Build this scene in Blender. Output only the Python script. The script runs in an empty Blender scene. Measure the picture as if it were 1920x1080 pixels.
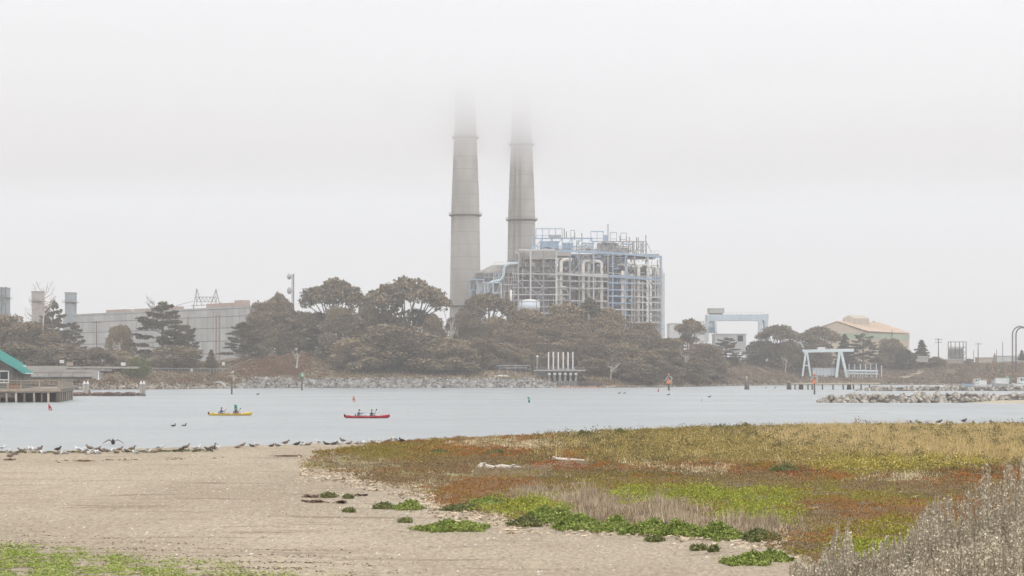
import bpy, math, random
import numpy as np
from mathutils import Vector, Matrix, noise as mnoise

sc = bpy.context.scene
COL = sc.collection
R = math.radians
rnd = random.Random(7)
rng = np.random.default_rng(7)

# ------------------------------------------------------------------ camera, world, sun, exposure
F, EYE, HOR = 3000.0, 5.0, 703.0          # focal length in px of a 1920 px wide frame, eye height, horizon row
cam = bpy.data.objects.new('camera', bpy.data.cameras.new('camera'))
COL.objects.link(cam); sc.camera = cam
cam.location = (0, 0, EYE); cam.rotation_euler = (R(90), 0, 0)
cam.data.sensor_width = 36; cam.data.lens = F / 1920 * 36
cam.data.shift_y = (HOR - 540) / 1920
cam.data.clip_start = 0.5; cam.data.clip_end = 9000

world = bpy.data.worlds.new('World'); sc.world = world; world.use_nodes = True
nt = world.node_tree; bg = nt.nodes['Background']
sky = nt.nodes.new('ShaderNodeTexSky'); sky.sky_type = 'NISHITA'; sky.sun_disc = False
sky.sun_elevation = R(52); sky.sun_rotation = R(200)
mx = nt.nodes.new('ShaderNodeMix'); mx.data_type = 'RGBA'; mx.inputs[0].default_value = 0.93
# overcast: white all round, brightening evenly from the horizon to the zenith
tcw = nt.nodes.new('ShaderNodeTexCoord'); sep = nt.nodes.new('ShaderNodeSeparateXYZ'); nt.links.new(tcw.outputs['Generated'], sep.inputs[0])
ram = nt.nodes.new('ShaderNodeMapRange'); ram.inputs['To Min'].default_value = 7.9; ram.inputs['To Max'].default_value = 18.2; nt.links.new(sep.outputs['Z'], ram.inputs['Value'])
cmb = nt.nodes.new('ShaderNodeCombineColor')
for k_, f_ in enumerate((.985, .985, 1.01)):
    mm = nt.nodes.new('ShaderNodeMath'); mm.operation = 'MULTIPLY'; mm.inputs[1].default_value = f_; nt.links.new(ram.outputs[0], mm.inputs[0]); nt.links.new(mm.outputs[0], cmb.inputs[k_])
nt.links.new(cmb.outputs[0], mx.inputs[7])
nt.links.new(sky.outputs[0], mx.inputs[6]); nt.links.new(mx.outputs[2], bg.inputs[0])
bg.inputs[1].default_value = 0.1
sun = bpy.data.objects.new('sun', bpy.data.lights.new('sun', 'SUN')); COL.objects.link(sun)
sun.data.energy = 1.3; sun.data.angle = R(14); sun.data.color = (1, 0.975, 0.94)
sun.rotation_euler = (R(38), 0, R(20))
vs = sc.view_settings
vs.view_transform = 'Standard'; vs.look = 'None'; vs.gamma = 1; vs.exposure = 0; vs.use_curve_mapping = False
sc.cycles.use_denoising = True
sc.cycles.volume_bounces = 8; sc.cycles.max_bounces = 10; sc.cycles.diffuse_bounces = 3; sc.cycles.glossy_bounces = 3

# ------------------------------------------------------------------ materials
MATS = {}
def mat(name, c, c2=None, scale=2.0, rough=0.85, bump=0.0, bscale=None, metal=0.0, island=None, obj_rand=None, stretch=None, detail=5, lo=.35, hi=.65, spec=0.3, trans=0.0):
    if name in MATS: return MATS[name]
    m = bpy.data.materials.new(name); m.use_nodes = True; MATS[name] = m
    t = m.node_tree; b = t.nodes['Principled BSDF']; L = t.links
    b.inputs['Roughness'].default_value = rough; b.inputs['Metallic'].default_value = metal
    b.inputs['Specular IOR Level'].default_value = spec
    b.inputs['Base Color'].default_value = (*c, 1)
    tc = t.nodes.new('ShaderNodeTexCoord'); src = tc.outputs['Object']
    if stretch:
        mp = t.nodes.new('ShaderNodeMapping'); mp.inputs['Scale'].default_value = stretch
        L.new(src, mp.inputs[0]); src = mp.outputs[0]
    out = None
    if c2:
        n = t.nodes.new('ShaderNodeTexNoise'); n.inputs['Scale'].default_value = scale; n.inputs['Detail'].default_value = detail
        L.new(src, n.inputs['Vector'])
        r = t.nodes.new('ShaderNodeValToRGB'); r.color_ramp.elements[0].position = lo; r.color_ramp.elements[1].position = hi
        r.color_ramp.elements[0].color = (*c, 1); r.color_ramp.elements[1].color = (*c2, 1)
        L.new(n.outputs['Fac'], r.inputs[0]); out = r.outputs[0]
    def vary(out, sock, amt):
        mr = t.nodes.new('ShaderNodeMapRange'); mr.inputs['To Min'].default_value = 1 - amt; mr.inputs['To Max'].default_value = 1 + amt
        L.new(sock, mr.inputs['Value'])
        h = t.nodes.new('ShaderNodeHueSaturation'); L.new(mr.outputs[0], h.inputs['Value'])
        if out: L.new(out, h.inputs['Color'])
        else: h.inputs['Color'].default_value = (*c, 1)
        return h.outputs[0]
    if island:
        g = t.nodes.new('ShaderNodeNewGeometry'); out = vary(out, g.outputs['Random Per Island'], island)
    if obj_rand:
        g = t.nodes.new('ShaderNodeObjectInfo'); out = vary(out, g.outputs['Random'], obj_rand)
    if out: L.new(out, b.inputs['Base Color'])
    if bump:
        n = t.nodes.new('ShaderNodeTexNoise'); n.inputs['Scale'].default_value = bscale or scale * 3; n.inputs['Detail'].default_value = 6
        L.new(src, n.inputs['Vector'])
        bp = t.nodes.new('ShaderNodeBump'); bp.inputs['Strength'].default_value = bump; bp.inputs['Distance'].default_value = 0.1
        L.new(n.outputs['Fac'], bp.inputs['Height']); L.new(bp.outputs[0], b.inputs['Normal'])
    return m

def volume(name, d, g):
    m = bpy.data.materials.new(name); m.use_nodes = True; t = m.node_tree; t.nodes.clear()
    o = t.nodes.new('ShaderNodeOutputMaterial'); p = t.nodes.new('ShaderNodeVolumePrincipled')
    p.inputs['Density'].default_value = d; p.inputs['Color'].default_value = (1, 1, 1, 1); p.inputs['Anisotropy'].default_value = g
    t.links.new(p.outputs[0], o.inputs['Volume']); return m

# ------------------------------------------------------------------ mesh helpers
def P(px, py, Y): return Vector(((px - 960) / F * Y, Y, EYE - (py - HOR) / F * Y))
def XX(px, Y): return (px - 960) / F * Y
def ZZ(py, Y): return EYE - (py - HOR) / F * Y

def tag(o, label=None, cat=None, group=None, kind=None):
    if label: o['label'] = label
    if cat: o['category'] = cat
    if group: o['group'] = group
    if kind: o['kind'] = kind
    return o
def thing(name, label, cat, loc=(0, 0, 0), group=None, rz=0, kind=None):
    o = bpy.data.objects.new(name, None); COL.objects.link(o); o.location = loc; o.rotation_euler = (0, 0, rz)
    o.empty_display_size = .2
    return tag(o, label, cat, group, kind)
def origin(p):
    v = Vector((0, 0, 0))
    while p is not None: v += p.location; p = p.parent
    return v
def mesh_np(name, V, Fc, m=None, parent=None, smooth=False):
    """V (n,3) world coordinates, Fc (k,3|4) indices"""
    V = np.asarray(V, dtype=np.float32); Fc = np.asarray(Fc, dtype=np.int32)
    me = bpy.data.meshes.new(name); k = Fc.shape[1]
    loc = origin(parent)
    if parent is None:
        loc = Vector((float(V[:, 0].mean()), float(V[:, 1].mean()), float(V[:, 2].min())))
    V = V - np.array(loc, dtype=np.float32)
    me.vertices.add(len(V)); me.vertices.foreach_set('co', V.ravel())
    me.loops.add(Fc.size); me.loops.foreach_set('vertex_index', Fc.ravel())
    me.polygons.add(len(Fc)); me.polygons.foreach_set('loop_start', np.arange(0, Fc.size, k, dtype=np.int32))
    if smooth: me.polygons.foreach_set('use_smooth', np.ones(len(Fc), dtype=bool))
    me.update(calc_edges=True)
    if m: me.materials.append(m)
    o = bpy.data.objects.new(name, me); COL.objects.link(o)
    if parent: o.parent = parent
    else: o.location = loc
    return o

class MB:
    def __init__(s): s.v = []; s.f = []
    def add(s, v, f):
        b = len(s.v); s.v += [tuple(p) for p in v]; s.f += [tuple(i + b for i in q) for q in f]; return s
    def box(s, a, b):
        v = [(x, y, z) for x in (a[0], b[0]) for y in (a[1], b[1]) for z in (a[2], b[2])]
        return s.add(v, [(0, 1, 3, 2), (4, 6, 7, 5), (0, 4, 5, 1), (2, 3, 7, 6), (0, 2, 6, 4), (1, 5, 7, 3)])
    def bar(s, p, q, w, h=None, up=(0, 0, 1)):
        p = Vector(p); q = Vector(q); d = (q - p).normalized(); h = h or w
        u = Vector(up)
        if abs(d.dot(u)) > .95: u = Vector((0, 1, 0))
        a = d.cross(u).normalized() * w / 2; b = a.cross(d).normalized() * h / 2
        v = [p - a - b, p + a - b, p + a + b, p - a + b, q - a - b, q + a - b, q + a + b, q - a + b]
        return s.add(v, [(0, 1, 2, 3), (7, 6, 5, 4), (0, 4, 5, 1), (1, 5, 6, 2), (2, 6, 7, 3), (3, 7, 4, 0)])
    def tube(s, pts, r, n=8, cap=True, flat=None):
        pts = [Vector(p) for p in pts]; m = len(pts)
        rs = r if isinstance(r, (list, tuple)) else [r] * m
        v = []; f = []; prev = None
        for i, p in enumerate(pts):
            d = (pts[min(i + 1, m - 1)] - pts[max(i - 1, 0)]).normalized()
            if prev is None: u = d.cross(Vector((0, 0, 1)) if abs(d.z) < .9 else Vector((0, 1, 0))).normalized()
            else: u = (prev - d * prev.dot(d)).normalized()
            prev = u; w = d.cross(u)
            rr = rs[i]; ra, rb = rr if isinstance(rr, tuple) else (rr, rr)
            for k in range(n):
                a = 2 * math.pi * k / n; v.append(p + u * math.cos(a) * ra + w * math.sin(a) * rb)
        for i in range(m - 1):
            for k in range(n):
                k2 = (k + 1) % n; f.append((i * n + k, i * n + k2, (i + 1) * n + k2, (i + 1) * n + k))
        if cap: f.append(tuple(range(n - 1, -1, -1))); f.append(tuple(range((m - 1) * n, m * n)))
        return s.add(v, f)
    def lathe(s, c, prof, n=16):
        v = []; f = []
        for r, z in prof:
            for k in range(n):
                a = 2 * math.pi * k / n; v.append((c[0] + r * math.cos(a), c[1] + r * math.sin(a), c[2] + z))
        for i in range(len(prof) - 1):
            for k in range(n):
                k2 = (k + 1) % n; f.append((i * n + k, i * n + k2, (i + 1) * n + k2, (i + 1) * n + k))
        f.append(tuple(range(n - 1, -1, -1))); f.append(tuple(range((len(prof) - 1) * n, len(prof) * n)))
        return s.add(v, f)
    def ell(s, c, r, nu=10, nv=6):
        c = Vector(c); prof = []
        v = [c + Vector((0, 0, -r[2]))]; f = []
        for i in range(1, nv):
            t = -math.pi / 2 + math.pi * i / nv
            for k in range(nu):
                a = 2 * math.pi * k / nu
                v.append(c + Vector((r[0] * math.cos(t) * math.cos(a), r[1] * math.cos(t) * math.sin(a), r[2] * math.sin(t))))
        v.append(c + Vector((0, 0, r[2]))); top = len(v) - 1
        for k in range(nu):
            k2 = (k + 1) % nu; f.append((0, 1 + k2, 1 + k)); f.append((top, top - nu + k, top - nu + k2))
        for i in range(nv - 2):
            for k in range(nu):
                k2 = (k + 1) % nu; a = 1 + i * nu
                f.append((a + k, a + k2, a + nu + k2, a + nu + k))
        return s.add(v, f)
    def build(s, name, m, parent=None, smooth=False):
        me = bpy.data.meshes.new(name)
        V = [Vector(p) for p in s.v]
        if parent is None:
            n = len(V); loc = Vector((sum(p.x for p in V) / n, sum(p.y for p in V) / n, min(p.z for p in V)))
        else: loc = origin(parent)
        me.from_pydata([tuple(p - loc) for p in V], [], s.f)
        if smooth: me.polygons.foreach_set('use_smooth', [True] * len(me.polygons))
        me.materials.append(m); me.update()
        o = bpy.data.objects.new(name, me); COL.objects.link(o)
        if parent: o.parent = parent
        else: o.location = loc
        return o
ONES = 'first second third fourth fifth sixth seventh eighth ninth tenth eleventh twelfth thirteenth fourteenth fifteenth sixteenth seventeenth eighteenth nineteenth twentieth'.split()
def ordinal(n):
    if n < 20: return ONES[n]
    tens = 'twenty thirty forty fifty sixty seventy'.split()[(n + 1) // 10 - 2]; r = (n + 1) % 10
    return tens + '-' + ONES[r - 1] if r else tens[:-1] + 'ieth'
def copy_tree(o, parent=None):
    c = o.copy(); COL.objects.link(c)
    if parent is not None: c.parent = parent
    for ch in list(o.children): copy_tree(ch, c)
    return c
def fbm(x, y, s, seed=0):
    """cheap smooth 2-D noise from rotated sines, about -1..1"""
    x = np.asarray(x, float) / s; y = np.asarray(y, float) / s; r = 0; a = 1.0; q = np.random.default_rng(seed + 100)
    tot = 0
    for k in range(4):
        for j in range(3):
            th = q.uniform(0, 6.28); ph = q.uniform(0, 6.28); f = (1.9 ** k) * q.uniform(.8, 1.2)
            r = r + a * np.sin((x * math.cos(th) + y * math.sin(th)) * f * 6.28 + ph); tot += a * .6
        a *= .55
    return r / tot
def smooth(t): t = np.clip(t, 0, 1); return t * t * (3 - 2 * t)

# ------------------------------------------------------------------ ground shapes
def near_z(X, Y):
    X = np.asarray(X, float); Y = np.asarray(Y, float)
    px = 960 + X / np.maximum(Y, 20) * F
    yw = np.interp(px, [-400, 0, 200, 400, 600, 760, 1000, 1300, 1500, 1920, 2400], [101, 103, 106, 110, 115, 119, 128, 145, 150, 154, 158])
    s = yw - Y
    z = np.where(s < 0, np.maximum(s * .05, -2.5), .34 * (1 - np.exp(-np.maximum(s, 0) / 3.5)))
    z = z + .10 * smooth((px - 900) / 500) * smooth(s / 15)
    z = z + (.03 * fbm(X, Y, 9, 1) + .02 * fbm(X, Y, 2.3, 2)) * smooth(s / 6) + .10 * np.maximum(0, fbm(X, Y, 5.5, 5)) * smooth((px - 850) / 300) * smooth(s / 20)
    return z + 2.75 * smooth((29 - Y) / 25)
SPX = [-3000, -300, 140, 330, 400, 480, 560, 700, 1000, 1130, 1250, 1370, 1500, 1700, 1920, 2400, 6000]
SY =  [  480,  515, 545, 560, 590, 606, 612, 616,  622,  632,  655,  735,  790,  800,  775,  760,  760]
SB =  [  2.5,  2.5, 2.5, 2.4, 2.6, 3.4, 3.4, 3.4,  3.4,  3.0,  1.5,  1.3,  1.3,  1.8,  2,    2,    2]
S40 = [  4.5,  4.5, 4.6, 5.0, 6.5,11.0,12.5, 9.0,  7.0,  7.5,  9.0,  8.0,  6.8,  6.5,  7.5,  7.5,  7.5]
S100= [   9,    9,   9,  10,  11,  14,  16,  18,   19,   18,   16,  13,   11.5, 11.5,  12.5,   12,   12]
def shore(px): return np.interp(px, SPX, SY)
def far_z(X, Y):
    X = np.asarray(X, float); Y = np.asarray(Y, float)
    px = 960 + X / Y * F
    s = Y - shore(px); b = np.interp(px, SPX, SB); h4 = np.interp(px, SPX, S40); h1 = np.interp(px, SPX, S100)
    z = np.where(s < 0, np.maximum(s * .25, -3), np.where(s < 6, s / 6 * b, 0))
    z = np.where((s >= 6) & (s < 40), b + (h4 - b) * (s - 6) / 34, z)
    z = np.where((s >= 40) & (s < 100), h4 + (h1 - h4) * (s - 40) / 60, z)
    z = np.where(s >= 100, h1 + (11 - h1) * np.clip((s - 100) / 300, 0, 1), z)
    return z + (.5 * fbm(X, Y, 40, 3) + .25 * fbm(X, Y, 9, 4)) * smooth((s - 5) / 20)
def grid_mesh(name, m, X, Y, Z):
    n, k = X.shape
    V = np.stack([X, Y, Z], -1).reshape(-1, 3)
    i = np.arange(n * k).reshape(n, k)
    Fc = np.stack([i[:-1, :-1], i[:-1, 1:], i[1:, 1:], i[1:, :-1]], -1).reshape(-1, 4)
    return mesh_np(name, V, Fc, m, None, True)

# sand: pale grain, darker damp patches, thin wrack streaks
sand = bpy.data.materials.new('sand'); sand.use_nodes = True
def sand_nodes():
    t = sand.node_tree; b = t.nodes['Principled BSDF']; L = t.links; b.inputs['Roughness'].default_value = .95; b.inputs['Specular IOR Level'].default_value = .15
    tc = t.nodes.new('ShaderNodeTexCoord')
    def nz(scale, st, detail=6):
        mp = t.nodes.new('ShaderNodeMapping'); mp.inputs['Scale'].default_value = st; L.new(tc.outputs['Object'], mp.inputs[0])
        n = t.nodes.new('ShaderNodeTexNoise'); n.inputs['Scale'].default_value = scale; n.inputs['Detail'].default_value = detail; n.inputs['Roughness'].default_value = .65
        L.new(mp.outputs[0], n.inputs[0]); return n.outputs['Fac']
    def ramp(s, a, b_, ca, cb):
        r = t.nodes.new('ShaderNodeValToRGB'); r.color_ramp.elements[0].position = a; r.color_ramp.elements[1].position = b_
        r.color_ramp.elements[0].color = (*ca, 1); r.color_ramp.elements[1].color = (*cb, 1); L.new(s, r.inputs[0]); return r.outputs[0]
    def mul(a, b_, fac=1):
        n = t.nodes.new('ShaderNodeMix'); n.data_type = 'RGBA'; n.blend_type = 'MULTIPLY'; n.inputs[0].default_value = fac
        L.new(a, n.inputs[6]); L.new(b_, n.inputs[7]); return n.outputs[2]
    base = ramp(nz(.12, (1, .5, 1)), .35, .62, (.38, .315, .228), (.475, .402, .302))
    grain = ramp(nz(9, (1, .35, 1), 3), .3, .7, (.70, .69, .68), (1.16, 1.16, 1.16))
    fine = ramp(nz(45, (1, 1, 1), 2), .35, .65, (.78, .77, .76), (1.1, 1.1, 1.1))
    streak = ramp(nz(.35, (.35, 2.2, 1), 8), .31, .45, (.56, .52, .49), (1, 1, 1))
    col = mul(mul(mul(base, grain), fine), streak)
    L.new(col, b.inputs['Base Color'])
    bp = t.nodes.new('ShaderNodeBump'); bp.inputs['Strength'].default_value = .6; bp.inputs['Distance'].default_value = .22
    L.new(nz(5, (1, .6, 1), 8), bp.inputs['Height']); L.new(bp.outputs[0], b.inputs['Normal'])
sand_nodes()

yy = np.concatenate([np.linspace(-40, 10, 12), np.linspace(12, 60, 97), np.linspace(60.7, 175, 160), np.linspace(180, 420, 12)])
xx = np.concatenate([np.linspace(-1500, -90, 14), np.linspace(-80, 110, 320), np.linspace(120, 1500, 14)])
GX, GY = np.meshgrid(xx, yy)
tag(grid_mesh('beach', sand, GX, GY, near_z(GX, GY)), 'sandy beach and marsh flat in the foreground', 'beach', kind='structure')

hillm = mat('hill_soil', (.085, .062, .036), (.16, .11, .065), scale=.09, rough=1, bump=.8, bscale=.8, detail=9)
pxs = np.concatenate([np.linspace(-3500, -500, 12), np.linspace(-450, 2450, 380), np.linspace(2500, 5400, 12)])
ss = np.concatenate([np.linspace(-20, 8, 15), np.linspace(10, 110, 70), np.linspace(120, 420, 40), np.array([500, 700, 1000, 1400, 1750])])
GP, GS = np.meshgrid(pxs, ss)
GY = shore(GP) + GS; GX = (GP - 960) / F * GY
tag(grid_mesh('far_shore', hillm, GX, GY, far_z(GX, GY)), 'brown sloping shore and hill across the water', 'shore', kind='structure')

# water
wm = bpy.data.materials.new('water'); wm.use_nodes = True
def water_nodes():
    t = wm.node_tree; b = t.nodes['Principled BSDF']; L = t.links
    b.inputs['Base Color'].default_value = (.30, .32, .322, 1); b.inputs['Roughness'].default_value = .38; b.inputs['IOR'].default_value = 1.33
    tc = t.nodes.new('ShaderNodeTexCoord')
    def nz(scale, st, detail):
        mp = t.nodes.new('ShaderNodeMapping'); mp.inputs['Scale'].default_value = st; mp.inputs['Rotation'].default_value = (0, 0, .25); L.new(tc.outputs['Object'], mp.inputs[0])
        n = t.nodes.new('ShaderNodeTexNoise'); n.inputs['Scale'].default_value = scale; n.inputs['Detail'].default_value = detail; L.new(mp.outputs[0], n.inputs[0]); return n.outputs['Fac']
    b1 = t.nodes.new('ShaderNodeBump'); b1.inputs['Strength'].default_value = 1; b1.inputs['Distance'].default_value = .22
    L.new(nz(.9, (.8, 1.3, 1), 6), b1.inputs['Height'])
    b2 = t.nodes.new('ShaderNodeBump'); b2.inputs['Strength'].default_value = 1; b2.inputs['Distance'].default_value = .06
    L.new(nz(.13, (.6, 1.5, 1), 4), b2.inputs['Height']); L.new(b1.outputs[0], b2.inputs['Normal'])
    b3 = t.nodes.new('ShaderNodeBump'); b3.inputs['Strength'].default_value = 1; b3.inputs['Distance'].default_value = .5
    L.new(nz(1.0, (.30, .055, 1), 5), b3.inputs['Height']); L.new(b2.outputs[0], b3.inputs['Normal']); L.new(b3.outputs[0], b.inputs['Normal'])
    mr = t.nodes.new('ShaderNodeMapRange'); mr.inputs['From Min'].default_value = .3; mr.inputs['From Max'].default_value = .7; mr.inputs['To Min'].default_value = .27; mr.inputs['To Max'].default_value = .46
    L.new(nz(.05, (.5, .7, 1), 5), mr.inputs['Value']); L.new(mr.outputs[0], b.inputs['Roughness'])
water_nodes()
wb = MB(); wb.add([(-2400, 60, 0), (2400, 60, 0), (2400, 1100, 0), (-2400, 1100, 0)], [(0, 1, 2, 3)])
tag(wb.build('water', wm), 'grey green rippled harbour water', 'water', kind='structure')

# ------------------------------------------------------------------ haze and low cloud
def box_volume(name, a, b, m):
    o = MB().box(a, b).build(name, m); return o
tag(box_volume('haze', (-4000, -60, -4.5), (4000, 2600, 156), volume('haze_air', 0.0003, .3)), 'pale sea haze over the whole harbour', 'haze', kind='stuff')
def low_cloud():
    ys = np.array([-55 + 945 * i / 34 for i in range(35)] + [900, 912, 930, 955, 990])
    xs = np.linspace(-3600, 3600, 73); X, Y = np.meshgrid(xs, ys)
    lo = np.where(Y < 890, 101 + 1.5 * np.sqrt(np.maximum(0, 890 - Y)), 101 + 4.9 * np.sqrt(np.maximum(0, Y - 890))) + 3.5 * fbm(X, Y, 420, 70) + 2.0 * fbm(X, Y, 150, 71)
    lo = np.minimum(lo, 152.5); hi = np.full(X.shape, 153.5); n, k = X.shape; i = np.arange(n * k).reshape(n, k); j = i + n * k
    quad = lambda A: np.stack([A[:-1, :-1], A[:-1, 1:], A[1:, 1:], A[1:, :-1]], -1).reshape(-1, 4)
    Fc = [quad(i)[:, ::-1], quad(j)]
    for a, b in ((i[0], j[0]), (i[-1][::-1], j[-1][::-1]), (i[::-1, 0], j[::-1, 0]), (i[:, -1], j[:, -1])): Fc.append(np.stack([a[:-1], a[1:], b[1:], b[:-1]], -1))
    V = np.concatenate([np.stack([X, Y, lo], -1).reshape(-1, 3), np.stack([X, Y, hi], -1).reshape(-1, 3)])
    tag(mesh_np('low_cloud', V, np.concatenate(Fc), volume('cloud_mist', .021, .85)), 'low fog layer swallowing the tops of the smokestacks', 'cloud', kind='stuff')
low_cloud()

# ------------------------------------------------------------------ smokestacks
conc = mat('stack_concrete', (.32, .30, .275), (.46, .435, .405), scale=.09, rough=.95, bump=.4, bscale=.9, detail=9, stretch=(1, 1, .35))
conc_d = mat('concrete_joint', (.27, .24, .21), rough=.95)
steel_d = mat('dark_steel', (.13, .12, .12), (.2, .185, .17), scale=1.5, rough=.7)
steel_g = mat('grey_steel', (.29, .29, .30), (.39, .385, .385), scale=.5, rough=.6, obj_rand=.12)
steel_l = mat('pale_steel', (.47, .465, .46), (.57, .56, .545), scale=.5, rough=.6, obj_rand=.1)
steel_b = mat('blue_steel', (.27, .375, .51), (.37, .46, .57), scale=.6, rough=.55, obj_rand=.12)
pale_b = mat('pale_blue_paint', (.47, .55, .61), (.55, .62, .66), scale=.5, rough=.6)
white = mat('white_paint', (.74, .74, .73), (.62, .61, .59), scale=1.2, rough=.6)

def smokestack(px, Y, wb_px, label, ladder):
    x = XX(px, Y); h = 152.0
    def rad(z):   # half widths measured at two heights
        return np.interp(z, [0, 35, 88, 128, 148], [8.55, 8.0, 7.15, 5.55, 4.9]) * wb_px
    t = thing('smokestack', label, 'smokestack', (x, Y, 4))
    MB().lathe((x, Y, 4), [(float(rad(z)), z) for z in np.linspace(0, h - 4, 40)], 64).build('shaft', conc, t, True)
    for z in np.arange(10, 140, 6.4):
        r = float(rad(z))
        MB().lathe((x, Y, 4 + z), [(r + .01, -.10), (r + .05, -.06), (r + .05, .06), (r + .01, .10)], 48).build('cast_joint', conc_d, t)
    for z in (36.5, 82.8, 122.5):
        r = float(rad(z)); m = MB()
        m.lathe((x, Y, 4 + z), [(r - .1, -.9), (r + 1.25, -.15), (r + 1.25, .1), (r - .1, .1)], 48)
        for k in range(24):
            a = 2 * math.pi * k / 24; c, s = math.cos(a) * (r + 1.2), math.sin(a) * (r + 1.2)
            m.bar((x + c, Y + s, 4 + z + .1), (x + c, Y + s, 4 + z + 1.25), .09)
        ring = [(x + math.cos(2 * math.pi * k / 32) * (r + 1.2), Y + math.sin(2 * math.pi * k / 32) * (r + 1.2), 4 + z + 1.2) for k in range(33)]
        m.tube(ring, .06, 5); m.tube([Vector(p) - Vector((0, 0, .5)) for p in ring], .04, 5)
        m.build('ring_platform', mat('ring_grey', (.26, .245, .23), rough=.8), t)
    for a0 in ladder:
        m = MB(); zs = np.linspace(12, 138, 26)
        for off in (-.35, .35):
            m.tube([(x + math.sin(R(a0)) * (rad(z) + .3) + off, Y - math.cos(R(a0)) * (rad(z) + .3), 4 + z) for z in zs], .09, 5)
        for z in np.arange(12, 138, 1.5):
            px_, py_ = x + math.sin(R(a0)) * (rad(z) + .3), Y - math.cos(R(a0)) * (rad(z) + .3)
            m.bar((px_ - .35, py_, 4 + z), (px_ + .35, py_, 4 + z), .06)
        m.build('ladder', steel_d, t)
smokestack(872.5, 820, 1.0, 'left concrete smokestack, the wider and nearer of the tall pair fading into fog', ())
smokestack(978, 845, .985, 'right concrete smokestack with dark ladder lines, rising behind the boiler framework', (-32, -8))

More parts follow.
